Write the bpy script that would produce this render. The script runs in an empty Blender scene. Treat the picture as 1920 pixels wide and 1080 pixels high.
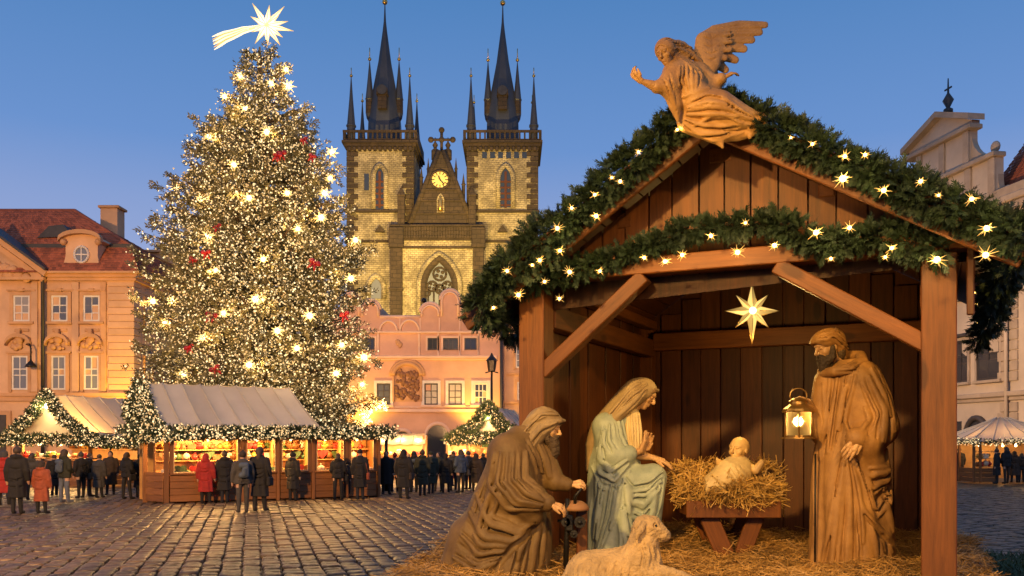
import bpy, bmesh, math, random
import numpy as np
from mathutils import Vector, Matrix, Euler
R = math.radians
rnd = random.Random(7)
rng = np.random.default_rng(7)
scene = bpy.context.scene
COL = scene.collection

# ------------------------------------------------------------------ camera
F, HX, HY, CAMZ = 1700.0, 960.0, 822.0, 1.8      # focal length and horizon in photo pixels
cam_d = bpy.data.cameras.new('camera')
cam_d.sensor_width = 36.0
cam_d.lens = 36.0 * F / 1920.0
cam_d.shift_y = (HY - 540.0) / 1920.0
cam_d.clip_end = 3000
cam_d.clip_start = 0.05
cam = bpy.data.objects.new('camera', cam_d)
cam.location = (0, 0, CAMZ)
cam.rotation_euler = (R(90), 0, 0)
COL.objects.link(cam)
scene.camera = cam

# ------------------------------------------------------------------ world, dusk sky
world = bpy.data.worlds.new('World')
scene.world = world
world.use_nodes = True
wn, wl = world.node_tree.nodes, world.node_tree.links
bg = wn['Background']
sky = wn.new('ShaderNodeTexSky')
sky.sky_type = 'NISHITA'
sky.sun_disc = False
sky.sun_elevation = R(1.5)
sky.sun_rotation = R(200)
sky.altitude = 200
sky.air_density = 1.1
sky.dust_density = 0.3
sky.ozone_density = 3.5
SKY_STRENGTH = 0.14
# a pale violet evening band low on the sky, the same all the way round
tc = wn.new('ShaderNodeTexCoord'); sep = wn.new('ShaderNodeSeparateXYZ')
wl.new(tc.outputs['Generated'], sep.inputs[0])
ramp = wn.new('ShaderNodeValToRGB')
ramp.color_ramp.elements[0].position = 0.0; ramp.color_ramp.elements[0].color = (0.44, 0.40, 0.60, 1)
ramp.color_ramp.elements[1].position = 0.44; ramp.color_ramp.elements[1].color = (0.085, 0.235, 0.54, 1)
e = ramp.color_ramp.elements.new(0.17); e.color = (0.34, 0.42, 0.70, 1)
e = ramp.color_ramp.elements.new(0.24); e.color = (0.255, 0.365, 0.675, 1)
e = ramp.color_ramp.elements.new(0.30); e.color = (0.155, 0.305, 0.65, 1)
wl.new(sep.outputs['Z'], ramp.inputs[0])
mul = wn.new('ShaderNodeVectorMath'); mul.operation = 'SCALE'; mul.inputs[3].default_value = SKY_STRENGTH
wl.new(sky.outputs[0], mul.inputs[0])
mixw = wn.new('ShaderNodeMix'); mixw.data_type = 'RGBA'; mixw.inputs[0].default_value = 0.95
wl.new(mul.outputs[0], mixw.inputs[6]); wl.new(ramp.outputs[0], mixw.inputs[7])
wl.new(mixw.outputs[2], bg.inputs[0])
bg.inputs[1].default_value = 1.0

# afterglow: very weak, very soft low sun from behind the camera
sd = bpy.data.lights.new('afterglow_sun', 'SUN'); sd.energy = 0.25; sd.angle = R(25); sd.color = (1, 0.8, 0.62)
so = bpy.data.objects.new('afterglow_sun', sd); so.rotation_euler = (R(62), 0, R(-20)); COL.objects.link(so)

scene.view_settings.view_transform = 'Standard'
scene.view_settings.look = 'None'
scene.view_settings.exposure = 0.0
scene.view_settings.gamma = 1.0
scene.view_settings.use_curve_mapping = False
scene.cycles.use_denoising = True
scene.cycles.max_bounces = 5
scene.cycles.diffuse_bounces = 3
scene.cycles.glossy_bounces = 3
scene.cycles.transmission_bounces = 4
scene.cycles.sample_clamp_indirect = 4.0
scene.cycles.caustics_reflective = False
scene.cycles.caustics_refractive = False

# ------------------------------------------------------------------ helpers
def at(px, py, d):
    return Vector(((px - HX) / F * d, d, CAMZ + (HY - py) / F * d))
def gd(py):                                   # distance of a ground point seen at that row
    return CAMZ * F / (py - HY)

def tag(o, label=None, cat=None, group=None, kind=None):
    if label: o['label'] = label
    if cat: o['category'] = cat
    if group: o['group'] = group
    if kind: o['kind'] = kind
    return o
def thing(name, label, cat, loc=(0, 0, 0), rz=0.0, group=None, kind=None):
    o = bpy.data.objects.new(name, None)
    o.empty_display_size = 0.2
    COL.objects.link(o)
    o.location = loc; o.rotation_euler = (0, 0, rz)
    return tag(o, label, cat, group, kind)
def link(name, me, parent=None, mat=None, loc=None, kind=None):
    o = bpy.data.objects.new(name, me); COL.objects.link(o)
    if parent: o.parent = parent
    if loc is not None: o.location = loc
    if mat is not None:
        if len(me.materials) == 0: me.materials.append(mat)
        elif me.materials[0] != mat:
            o.material_slots[0].link = 'OBJECT'; o.material_slots[0].material = mat
    if kind: o['kind'] = kind
    return o
def copy_tree(o, parent=None):
    c = o.copy(); COL.objects.link(c); c.parent = parent
    for ch in list(o.children): copy_tree(ch, c)
    return c
def mesh_np(name, V, Fc, smooth=False):
    """V (n,3), Fc (m,k) all faces of one size, or a list of such arrays"""
    me = bpy.data.meshes.new(name)
    if not isinstance(Fc, (list, tuple)): Fc = [Fc]
    Fc = [np.asarray(f, dtype=np.int32) for f in Fc if len(f)]
    V = np.asarray(V, dtype=np.float32)
    me.vertices.add(len(V)); me.vertices.foreach_set('co', V.ravel())
    nl = sum(f.size for f in Fc); nf = sum(len(f) for f in Fc)
    me.loops.add(nl); me.polygons.add(nf)
    me.loops.foreach_set('vertex_index', np.concatenate([f.ravel() for f in Fc]))
    starts, tot, s = [], [], 0
    for f in Fc:
        k = f.shape[1]
        starts.append(s + np.arange(len(f)) * k); tot.append(np.full(len(f), k)); s += f.size
    me.polygons.foreach_set('loop_start', np.concatenate(starts).astype(np.int32))
    me.polygons.foreach_set('loop_total', np.concatenate(tot).astype(np.int32))
    if smooth: me.polygons.foreach_set('use_smooth', np.ones(nf, dtype=bool))
    me.update(calc_edges=True); me.validate()
    return me
def scatter(TV, TF, M, P):
    """copies of a template mesh: M (n,3,3) matrices, P (n,3) positions"""
    n, k = len(P), len(TV)
    V = np.einsum('nij,kj->nki', M, TV) + P[:, None, :]
    Fc = TF[None] + (np.arange(n) * k)[:, None, None]
    return V.reshape(-1, 3), Fc.reshape(-1, TF.shape[1])
def rand_rot(n, r=rng):
    q = r.normal(size=(n, 4)); q /= np.linalg.norm(q, axis=1)[:, None]
    w, x, y, z = q.T
    return np.stack([np.stack([1-2*(y*y+z*z), 2*(x*y-z*w), 2*(x*z+y*w)], -1),
                     np.stack([2*(x*y+z*w), 1-2*(x*x+z*z), 2*(y*z-x*w)], -1),
                     np.stack([2*(x*z-y*w), 2*(y*z+x*w), 1-2*(x*x+y*y)], -1)], 1)
def frame_from(Z, roll):
    """rotation matrices whose +z column is Z (n,3), rolled about it"""
    Z = Z / np.linalg.norm(Z, axis=1)[:, None]
    A = np.where(np.abs(Z[:, 2:3]) > 0.9, np.array([[1., 0, 0]]), np.array([[0, 0, 1.]]))
    X = np.cross(A, Z); X /= np.linalg.norm(X, axis=1)[:, None]
    Y = np.cross(Z, X)
    c, s = np.cos(roll)[:, None], np.sin(roll)[:, None]
    return np.stack([X * c + Y * s, -X * s + Y * c, Z], -1)

class MB:
    """collects shapes into ONE mesh"""
    def __init__(s): s.v = []; s.f = []; s.sm = []
    def add(s, vs, fs, smooth=False):
        o = len(s.v); s.v += [tuple(v) for v in vs]
        s.f += [tuple(i + o for i in f) for f in fs]; s.sm += [smooth] * len(fs)
        return s
    def box(s, x0, x1, y0, y1, z0, z1, c=0.0):
        if x0 > x1: x0, x1 = x1, x0
        if y0 > y1: y0, y1 = y1, y0
        if z0 > z1: z0, z1 = z1, z0
        if c <= 0:
            vs = [(x, y, z) for z in (z0, z1) for y in (y0, y1) for x in (x0, x1)]
            return s.add(vs, [(0, 2, 3, 1), (4, 5, 7, 6), (0, 1, 5, 4), (2, 6, 7, 3), (0, 4, 6, 2), (1, 3, 7, 5)])
        c = min(c, (x1-x0)*.45, (y1-y0)*.45, (z1-z0)*.45)
        bm = bmesh.new()
        bmesh.ops.create_cube(bm, size=1)
        for v in bm.verts:
            v.co = ((x0+x1)/2 + v.co.x*(x1-x0), (y0+y1)/2 + v.co.y*(y1-y0), (z0+z1)/2 + v.co.z*(z1-z0))
        bmesh.ops.bevel(bm, geom=bm.edges[:], offset=c, segments=1, affect='EDGES', profile=.5)
        bm.verts.index_update()
        s.add([v.co[:] for v in bm.verts], [[v.index for v in f.verts] for f in bm.faces]); bm.free()
        return s
    def prism(s, poly, y0, y1, plane='xz'):
        n = len(poly)
        def P(a, b, y): return {'xz': (a, y, b), 'xy': (a, b, y), 'yz': (y, a, b)}[plane]
        vs = [P(a, b, y0) for a, b in poly] + [P(a, b, y1) for a, b in poly]
        fs = [tuple(range(n)), tuple(range(2*n-1, n-1, -1))]
        fs += [(i, i+n, (i+1) % n + n, (i+1) % n) for i in range(n)]
        return s.add(vs, fs)
    def tube(s, pts, radii, n=8, cap=True, smooth=True):
        pts = [Vector(p) for p in pts]
        if not hasattr(radii, '__len__'): radii = [radii] * len(pts)
        vs, fs = [], []
        up = None
        for i, p in enumerate(pts):
            t = (pts[min(i+1, len(pts)-1)] - pts[max(i-1, 0)]).normalized()
            if up is None: up = Vector((0, 0, 1)) if abs(t.z) < .9 else Vector((1, 0, 0))
            x = t.cross(up).normalized(); y = x.cross(t).normalized(); up = y
            for k in range(n):
                a = 2*math.pi*k/n
                vs.append(p + (x*math.cos(a) + y*math.sin(a)) * radii[i])
        for i in range(len(pts)-1):
            for k in range(n):
                fs.append((i*n+k, i*n+(k+1) % n, (i+1)*n+(k+1) % n, (i+1)*n+k))
        if cap:
            fs.append(tuple(range(n-1, -1, -1))); fs.append(tuple((len(pts)-1)*n+k for k in range(n)))
        return s.add(vs, fs, smooth)
    def lathe(s, prof, n=12, c=(0, 0, 0), smooth=True, a0=0.0):
        vs, fs = [], []
        for r, z in prof:
            for k in range(n):
                a = a0 + 2*math.pi*k/n
                vs.append((c[0]+r*math.cos(a), c[1]+r*math.sin(a), c[2]+z))
        for i in range(len(prof)-1):
            for k in range(n):
                fs.append((i*n+k, i*n+(k+1) % n, (i+1)*n+(k+1) % n, (i+1)*n+k))
        fs.append(tuple(range(n-1, -1, -1))); fs.append(tuple((len(prof)-1)*n+k for k in range(n)))
        return s.add(vs, fs, smooth)
    def ball(s, c, r, n=8, sq=(1, 1, 1)):
        m = max(4, n//2+1)
        prof = [(max(1e-4, math.sin(math.pi*i/m)), -math.cos(math.pi*i/m)) for i in range(m+1)]
        vs, fs = [], []
        for a_, z in prof:
            for k in range(n):
                a = 2*math.pi*k/n
                vs.append((c[0]+r*sq[0]*a_*math.cos(a), c[1]+r*sq[1]*a_*math.sin(a), c[2]+r*sq[2]*z))
        for i in range(m):
            for k in range(n):
                fs.append((i*n+k, i*n+(k+1) % n, (i+1)*n+(k+1) % n, (i+1)*n+k))
        return s.add(vs, fs, True)
    def me(s, name):
        m = bpy.data.meshes.new(name); m.from_pydata(s.v, [], s.f)
        m.polygons.foreach_set('use_smooth', s.sm)
        bm = bmesh.new(); bm.from_mesh(m)
        bmesh.ops.recalc_face_normals(bm, faces=bm.faces[:]); bm.to_mesh(m); bm.free()
        return m
    def build(s, name, mat, parent=None, kind=None):
        return link(name, s.me(name), parent, mat, kind=kind)

ORD = ['first', 'second', 'third', 'fourth', 'fifth', 'sixth', 'seventh', 'eighth', 'ninth', 'tenth', 'eleventh', 'twelfth', 'thirteenth', 'fourteenth', 'fifteenth', 'sixteenth', 'seventeenth', 'eighteenth', 'nineteenth']
def nth(i):
    if i < 19: return ORD[i]
    t, u = divmod(i+1, 10)
    return ['', '', 'twent', 'thirt', 'fort', 'fift', 'sixt'][t] + ('ieth' if u == 0 else 'y-' + ORD[u-1])

def beam(name, p0, p1, w, h, mat, parent=None, roll=0.0, c=0.008):
    """a squared timber as its own object, its length along its own z"""
    p0, p1 = Vector(p0), Vector(p1); d = p1 - p0; L = d.length
    o = MB().box(-w/2, w/2, -h/2, h/2, 0, L, c).build(name, mat, parent)
    z = d.normalized(); ref = Vector((0, 1, 0)) if abs(z.y) < .9 else Vector((1, 0, 0))
    y = (ref - z*ref.dot(z)).normalized(); x = y.cross(z)
    M = Matrix((x, y, z)).transposed().to_4x4() @ Matrix.Rotation(roll, 4, 'Z')
    M.translation = p0
    o.matrix_basis = M
    return o

# ------------------------------------------------------------------ materials
def new_mat(name):
    m = bpy.data.materials.new(name); m.use_nodes = True
    nt = m.node_tree
    return m, nt.nodes, nt.links, nt.nodes['Principled BSDF']
def mat(name, col, rough=.7, var=.25, scale=3.0, bump=.0, bscale=30.0, metal=0.0, stretch=(1, 1, 1), col2=None,
        detail=5.0, spec=.5, rnd_amt=0.12, fine=True):
    m, n, l, b = new_mat(name)
    tc = n.new('ShaderNodeTexCoord'); oi = n.new('ShaderNodeObjectInfo')
    mp = n.new('ShaderNodeMapping'); mp.inputs['Scale'].default_value = stretch
    ad = n.new('ShaderNodeVectorMath'); ad.operation = 'ADD'
    ms = n.new('ShaderNodeMath'); ms.operation = 'MULTIPLY'; ms.inputs[1].default_value = 37.0
    l.new(oi.outputs['Random'], ms.inputs[0]); l.new(ms.outputs[0], ad.inputs[1])
    l.new(tc.outputs['Object'], ad.inputs[0]); l.new(ad.outputs[0], mp.inputs['Vector'])
    nz = n.new('ShaderNodeTexNoise'); nz.inputs['Scale'].default_value = scale; nz.inputs['Detail'].default_value = detail
    nz.inputs['Roughness'].default_value = .62
    l.new(mp.outputs[0], nz.inputs['Vector'])
    cr = n.new('ShaderNodeValToRGB')
    c2 = col2 if col2 else tuple(c * (1 - var) for c in col)
    c1 = tuple(min(1, c * (1 + var * .6)) for c in col)
    cr.color_ramp.elements[0].position = .3; cr.color_ramp.elements[0].color = (*c2, 1)
    cr.color_ramp.elements[1].position = .72; cr.color_ramp.elements[1].color = (*c1, 1)
    l.new(nz.outputs[0], cr.inputs[0])
    hsv = n.new('ShaderNodeHueSaturation')
    mr = n.new('ShaderNodeMapRange'); mr.inputs[3].default_value = 1 - rnd_amt; mr.inputs[4].default_value = 1 + rnd_amt
    l.new(oi.outputs['Random'], mr.inputs[0]); l.new(mr.outputs[0], hsv.inputs['Value'])
    l.new(cr.outputs[0], hsv.inputs['Color']); l.new(hsv.outputs[0], b.inputs['Base Color'])
    b.inputs['Roughness'].default_value = rough; b.inputs['Metallic'].default_value = metal
    b.inputs['Specular IOR Level'].default_value = spec
    if bump > 0:
        n2 = n.new('ShaderNodeTexNoise'); n2.inputs['Scale'].default_value = bscale; n2.inputs['Detail'].default_value = 4
        l.new(mp.outputs[0], n2.inputs['Vector'])
        bp = n.new('ShaderNodeBump'); bp.inputs['Strength'].default_value = bump; bp.inputs['Distance'].default_value = .02
        l.new(n2.outputs[0], bp.inputs['Height']); l.new(bp.outputs[0], b.inputs['Normal'])
    return m
def glow(name, col, strength, sample=False):
    m, n, l, b = new_mat(name)
    b.inputs['Base Color'].default_value = (*[c*.5 for c in col], 1)
    b.inputs['Emission Color'].default_value = (*col, 1); b.inputs['Emission Strength'].default_value = strength
    m.cycles.emission_sampling = 'AUTO' if sample else 'NONE'
    return m
def glass(name, col=(.03, .035, .045), rough=.12):
    m, n, l, b = new_mat(name)
    tc = n.new('ShaderNodeTexCoord'); nz = n.new('ShaderNodeTexNoise'); nz.inputs['Scale'].default_value = 1.5
    l.new(tc.outputs['Object'], nz.inputs['Vector'])
    bp = n.new('ShaderNodeBump'); bp.inputs['Strength'].default_value = .08; l.new(nz.outputs[0], bp.inputs['Height'])
    l.new(bp.outputs[0], b.inputs['Normal'])
    b.inputs['Base Color'].default_value = (*col, 1); b.inputs['Roughness'].default_value = rough
    b.inputs['Specular IOR Level'].default_value = .8
    return m
def lamp(name, loc, energy, col, radius=.1, parent=None, typ='POINT', target=None, spot=None, blend=.6):
    ld = bpy.data.lights.new(name, typ); ld.energy = energy; ld.color = col
    ld.shadow_soft_size = radius
    if spot: ld.spot_size = R(spot); ld.spot_blend = blend
    o = bpy.data.objects.new(name, ld); COL.objects.link(o); o.location = loc
    if parent: o.parent = parent
    if target is not None:
        o.rotation_euler = (Vector(target) - Vector(loc)).to_track_quat('-Z', 'Y').to_euler()
    return o
WARM = (1.0, .66, .30); GOLD = (1.0, .72, .26); ORANGE = (1.0, .54, .20)

# wood with long grain along the object's own z
def wood(name, col, dark, rough=.55, rnd_amt=.22, bump=.35, spec=.35):
    m, n, l, b = new_mat(name)
    tc = n.new('ShaderNodeTexCoord'); oi = n.new('ShaderNodeObjectInfo')
    ad = n.new('ShaderNodeVectorMath'); ad.operation = 'ADD'
    ms = n.new('ShaderNodeMath'); ms.operation = 'MULTIPLY'; ms.inputs[1].default_value = 53.0
    l.new(oi.outputs['Random'], ms.inputs[0]); l.new(ms.outputs[0], ad.inputs[1]); l.new(tc.outputs['Object'], ad.inputs[0])
    mp = n.new('ShaderNodeMapping'); mp.inputs['Scale'].default_value = (14, 14, .9)
    l.new(ad.outputs[0], mp.inputs['Vector'])
    nz = n.new('ShaderNodeTexNoise'); nz.inputs['Scale'].default_value = 2.2; nz.inputs['Detail'].default_value = 8
    nz.inputs['Roughness'].default_value = .68; nz.inputs['Distortion'].default_value = .5
    l.new(mp.outputs[0], nz.inputs['Vector'])
    n2 = n.new('ShaderNodeTexNoise'); n2.inputs['Scale'].default_value = 1.7; n2.inputs['Detail'].default_value = 3
    l.new(ad.outputs[0], n2.inputs['Vector'])
    # knots
    vm = n.new('ShaderNodeMapping'); vm.inputs['Scale'].default_value = (3.2, 3.2, 1.25); l.new(ad.outputs[0], vm.inputs['Vector'])
    vo = n.new('ShaderNodeTexVoronoi'); vo.inputs['Scale'].default_value = 1.0; l.new(vm.outputs[0], vo.inputs['Vector'])
    kr = n.new('ShaderNodeMapRange'); kr.inputs[1].default_value = .05; kr.inputs[2].default_value = .16
    kr.inputs[3].default_value = .25; kr.inputs[4].default_value = 1
    l.new(vo.outputs['Distance'], kr.inputs[0])
    cr = n.new('ShaderNodeValToRGB')
    cr.color_ramp.elements[0].position = .32; cr.color_ramp.elements[0].color = (*dark, 1)
    cr.color_ramp.elements[1].position = .68; cr.color_ramp.elements[1].color = (*col, 1)
    mx = n.new('ShaderNodeMath'); mx.operation = 'MULTIPLY_ADD'; mx.inputs[1].default_value = .35
    l.new(n2.outputs[0], mx.inputs[0])
    mx2 = n.new('ShaderNodeMath'); mx2.operation = 'MULTIPLY'; mx2.inputs[1].default_value = .68
    l.new(nz.outputs[0], mx2.inputs[0]); l.new(mx2.outputs[0], mx.inputs[2])
    mk = n.new('ShaderNodeMath'); mk.operation = 'MULTIPLY'
    l.new(mx.outputs[0], mk.inputs[0]); l.new(kr.outputs[0], mk.inputs[1]); l.new(mk.outputs[0], cr.inputs[0])
    hsv = n.new('ShaderNodeHueSaturation')
    mr = n.new('ShaderNodeMapRange'); mr.inputs[3].default_value = 1 - rnd_amt; mr.inputs[4].default_value = 1 + rnd_amt
    l.new(oi.outputs['Random'], mr.inputs[0]); l.new(mr.outputs[0], hsv.inputs['Value'])
    l.new(cr.outputs[0], hsv.inputs['Color']); l.new(hsv.outputs[0], b.inputs['Base Color'])
    b.inputs['Roughness'].default_value = rough; b.inputs['Specular IOR Level'].default_value = spec
    bp = n.new('ShaderNodeBump'); bp.inputs['Strength'].default_value = bump; bp.inputs['Distance'].default_value = .006
    l.new(nz.outputs[0], bp.inputs['Height']); l.new(bp.outputs[0], b.inputs['Normal'])
    return m

def stone_wall(name, col, dark, bw=.9, bh=.42, mortar=.02, bump=.5, axis='xz', stain=.5):
    """coursed masonry too far away to tell its blocks apart"""
    m, n, l, b = new_mat(name)
    tc = n.new('ShaderNodeTexCoord')
    sp = n.new('ShaderNodeSeparateXYZ'); l.new(tc.outputs['Object'], sp.inputs[0])
    ab = n.new('ShaderNodeMath'); ab.operation = 'ADD'; l.new(sp.outputs[0], ab.inputs[0]); l.new(sp.outputs[1], ab.inputs[1])
    cb = n.new('ShaderNodeCombineXYZ'); l.new(ab.outputs[0], cb.inputs[0]); l.new(sp.outputs[2], cb.inputs[1])
    wob = n.new('ShaderNodeTexNoise'); wob.inputs['Scale'].default_value = .8; l.new(tc.outputs['Object'], wob.inputs['Vector'])
    wa = n.new('ShaderNodeVectorMath'); wa.operation = 'MULTIPLY_ADD'; wa.inputs[1].default_value = (.25, .25, 0)
    l.new(wob.outputs['Color'], wa.inputs[0]); l.new(cb.outputs[0], wa.inputs[2])
    br = n.new('ShaderNodeTexBrick'); br.inputs['Scale'].default_value = 1
    br.inputs['Brick Width'].default_value = bw; br.inputs['Row Height'].default_value = bh
    br.inputs['Mortar Size'].default_value = mortar; br.inputs['Mortar Smooth'].default_value = .4; br.inputs['Bias'].default_value = -.35
    br.inputs['Color1'].default_value = (*col, 1); br.inputs['Color2'].default_value = (*[c*.70 for c in col], 1)
    br.inputs['Mortar'].default_value = (*dark, 1)
    l.new(wa.outputs[0], br.inputs['Vector'])
    nz = n.new('ShaderNodeTexNoise'); nz.inputs['Scale'].default_value = .55; nz.inputs['Detail'].default_value = 8; nz.inputs['Roughness'].default_value = .75
    l.new(tc.outputs['Object'], nz.inputs['Vector'])
    cr = n.new('ShaderNodeValToRGB'); cr.color_ramp.elements[0].position = .45; cr.color_ramp.elements[1].position = .60
    cr.color_ramp.elements[0].color = (1, 1, 1, 1); cr.color_ramp.elements[1].color = (0, 0, 0, 1)
    l.new(nz.outputs[0], cr.inputs[0])
    fm = n.new('ShaderNodeMath'); fm.operation = 'MULTIPLY'; fm.inputs[1].default_value = stain; l.new(cr.outputs[0], fm.inputs[0])
    mx = n.new('ShaderNodeMix'); mx.data_type = 'RGBA'; l.new(fm.outputs[0], mx.inputs[0])
    l.new(br.outputs[0], mx.inputs[6]); mx.inputs[7].default_value = (*dark, 1)
    l.new(mx.outputs[2], b.inputs['Base Color']); b.inputs['Roughness'].default_value = .9
    bp = n.new('ShaderNodeBump'); bp.inputs['Strength'].default_value = bump; bp.inputs['Distance'].default_value = .08
    ms = n.new('ShaderNodeMath'); ms.operation = 'ADD'
    n3 = n.new('ShaderNodeTexNoise'); n3.inputs['Scale'].default_value = 6; n3.inputs['Detail'].default_value = 5; l.new(tc.outputs['Object'], n3.inputs['Vector'])
    l.new(n3.outputs[0], ms.inputs[0])
    inv = n.new('ShaderNodeMath'); inv.operation = 'MULTIPLY'; inv.inputs[1].default_value = -1.0; l.new(br.outputs['Fac'], inv.inputs[0]); l.new(inv.outputs[0], ms.inputs[1])
    l.new(ms.outputs[0], bp.inputs['Height']); l.new(bp.outputs[0], b.inputs['Normal'])
    return m

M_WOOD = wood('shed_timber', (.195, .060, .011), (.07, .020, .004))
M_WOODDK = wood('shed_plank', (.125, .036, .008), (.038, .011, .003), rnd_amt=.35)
M_KIOSK = wood('kiosk_wood', (.26, .11, .035), (.12, .05, .016))
M_IRON = mat('dark_iron', (.03, .026, .023), .45, .4, 8, .2, 60, metal=.7)
M_GLASS = glass('window_glass', (.16, .17, .19), .2)
M_GLASSD = glass('dark_glass')
M_WHITEF = mat('white_window_frame', (.62, .58, .52), .6, .15, 4)
M_CANVAS = mat('white_canvas', (.62, .60, .56), .75, .22, 1.3, .12, 5)
M_FIR = mat('fir_green', (.020, .038, .014), .65, .5, 6, rnd_amt=.1)
M_FIRD = mat('tree_fir', (.14, .125, .06), .65, .5, 3)
M_BARK = mat('bark', (.09, .055, .03), .9, .4, 6, .4, 30)
# ================================================================== ground and cobbles
def cobble_material(name, sheet):
    m, n, l, b = new_mat(name)
    tc = n.new('ShaderNodeTexCoord'); geo = n.new('ShaderNodeNewGeometry'); oi = n.new('ShaderNodeObjectInfo')
    nz = n.new('ShaderNodeTexNoise'); nz.inputs['Scale'].default_value = 9; nz.inputs['Detail'].default_value = 7; nz.inputs['Roughness'].default_value = .7
    l.new(geo.outputs['Position'], nz.inputs['Vector'])
    cr = n.new('ShaderNodeValToRGB')
    cr.color_ramp.elements[0].position = .3; cr.color_ramp.elements[0].color = (.030, .021, .013, 1)
    cr.color_ramp.elements[1].position = .72; cr.color_ramp.elements[1].color = (.155, .098, .050, 1)
    l.new(nz.outputs[0], cr.inputs[0])
    ad = n.new('ShaderNodeMath'); ad.operation = 'ADD'
    l.new(geo.outputs['Random Per Island'], ad.inputs[0]); l.new(oi.outputs['Random'], ad.inputs[1])
    fr = n.new('ShaderNodeMath'); fr.operation = 'FRACT'; l.new(ad.outputs[0], fr.inputs[0])
    mr = n.new('ShaderNodeMapRange'); mr.inputs[3].default_value = .6; mr.inputs[4].default_value = 1.35
    l.new(fr.outputs[0], mr.inputs[0])
    hs = n.new('ShaderNodeHueSaturation'); l.new(cr.outputs[0], hs.inputs['Color'])
    bp = n.new('ShaderNodeBump'); bp.inputs['Strength'].default_value = .55; bp.inputs['Distance'].default_value = .015
    if sheet:
        mp = n.new('ShaderNodeMapping'); mp.inputs['Rotation'].default_value = (0, 0, R(-16)); l.new(geo.outputs['Position'], mp.inputs['Vector'])
        br = n.new('ShaderNodeTexBrick'); br.inputs['Scale'].default_value = 1; br.inputs['Brick Width'].default_value = .30
        br.inputs['Row Height'].default_value = .27; br.inputs['Mortar Size'].default_value = .02; br.inputs['Mortar Smooth'].default_value = .5
        br.inputs['Color1'].default_value = (1.3, 1.3, 1.3, 1); br.inputs['Color2'].default_value = (.6, .6, .6, 1); br.inputs['Mortar'].default_value = (.25, .25, .25, 1)
        l.new(mp.outputs[0], br.inputs['Vector']); l.new(br.outputs[0], hs.inputs['Value'])
        h = n.new('ShaderNodeMath'); h.operation = 'SUBTRACT'; l.new(nz.outputs[0], h.inputs[0]); l.new(br.outputs['Fac'], h.inputs[1])
        l.new(h.outputs[0], bp.inputs['Height'])
    else:
        l.new(mr.outputs[0], hs.inputs['Value']); l.new(nz.outputs[0], bp.inputs['Height'])
    l.new(bp.outputs[0], b.inputs['Normal']); l.new(hs.outputs[0], b.inputs['Base Color'])
    rr = n.new('ShaderNodeMapRange'); rr.inputs[3].default_value = .62; rr.inputs[4].default_value = .30
    l.new(nz.outputs[0], rr.inputs[0]); l.new(rr.outputs[0], b.inputs['Roughness'])
    b.inputs['Specular IOR Level'].default_value = .45
    return m
M_STONE = cobble_material('cobble_stone', False)
M_SHEET = cobble_material('cobble_sheet', True)

gb = MB()
for x0, x1, y0, y1 in ((-1500, 1500, -300, 2200),):
    gb.add([(x0, y0, -.045), (x1, y0, -.045), (x1, y1, -.045), (x0, y1, -.045)], [(0, 1, 2, 3)])
ground = gb.build('ground', M_SHEET)
tag(ground, 'wide cobbled town square of worn brown setts shining in the lamplight', kind='structure')

CA, CB = Vector((.961, .276)), Vector((-.276, .961))
sw, sl = .27, .30
cells = []
for i in range(-105, 130):
    off = (i * .37) % 1.0 + rnd.uniform(-.12, .12)
    for j in range(20, 130):
        p = CA * (i * sw) + CB * ((j + off) * sl)
        d = p.y
        if not 10.6 < d < 33: continue
        px = HX + F * p.x / d; py = HY + F * CAMZ / d
        if py > 1125: continue
        if (-200 < px < 1770) or (1770 <= px < 2120 and py < 1060): cells.append((d, p.x, p.y, not (-60 < px < 900)))
cells.sort(key=lambda c: (c[3], c[0])); cells = [c[:3] for c in cells]
# a rounded sett: three rings of eight
ring = [(-.5, -.38), (-.40, -.5), (.40, -.5), (.5, -.38), (.5, .38), (.40, .5), (-.40, .5), (-.5, .38)]
TV = np.array([(x*1.0, y*1.0, -.05) for x, y in ring] + [(x*.985, y*.985, -.006) for x, y in ring] +
              [(x*.87, y*.87, .009) for x, y in ring] + [(x*.5, y*.5, .014) for x, y in ring], dtype=float)
TQ = np.array([(r*8+k, r*8+(k+1) % 8, (r+1)*8+(k+1) % 8, (r+1)*8+k) for r in range(3) for k in range(8)])
TT = np.array([[24, 25, 26, 27, 28, 29, 30, 31]])
def sett_xf(n):
    a = math.atan2(CA.y, CA.x) + rng.normal(0, .05, n)
    sx = sw * (.94 + rng.normal(0, .06, n)); sy = sl * (.92 + rng.normal(0, .09, n))
    tx, ty = rng.normal(0, .025, n), rng.normal(0, .02, n)
    M = np.zeros((n, 3, 3)); c, s = np.cos(a), np.sin(a)
    M[:, 0, 0] = c*sx; M[:, 0, 1] = -s*sy; M[:, 1, 0] = s*sx; M[:, 1, 1] = c*sy
    M[:, 2, 2] = 1; M[:, 2, 0] = tx*sx; M[:, 2, 1] = ty*sy
    return M
Mx = sett_xf(len(cells)); zz = rng.normal(0, .008, len(cells))
near, far = cells[:300], cells[300:]
sett_meshes = []
for k in range(6):
    tv = TV.copy(); tv[:, :2] *= 1 + rng.normal(0, .03, (32, 2)); tv[16:, 2] += rng.normal(0, .006, 16)
    sett_meshes.append(mesh_np('cobblestone', tv, [TQ, TT], True))
for i, (d, x, y) in enumerate(near):
    o = link('cobblestone', sett_meshes[i % 6], ground, M_STONE)
    m4 = Matrix(Mx[i].tolist()).to_4x4(); m4.translation = (x, y, zz[i]); o.matrix_basis = m4
n = len(far)
P = np.array([(x, y, 0) for d, x, y in far]); P[:, 2] = zz[300:]
V = np.einsum('nij,nkj->nki', Mx[300:], TV[None] * (1 + np.concatenate([rng.normal(0, .03, (n, 32, 2)), np.zeros((n, 32, 1))], 2))) + P[:, None]
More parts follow.
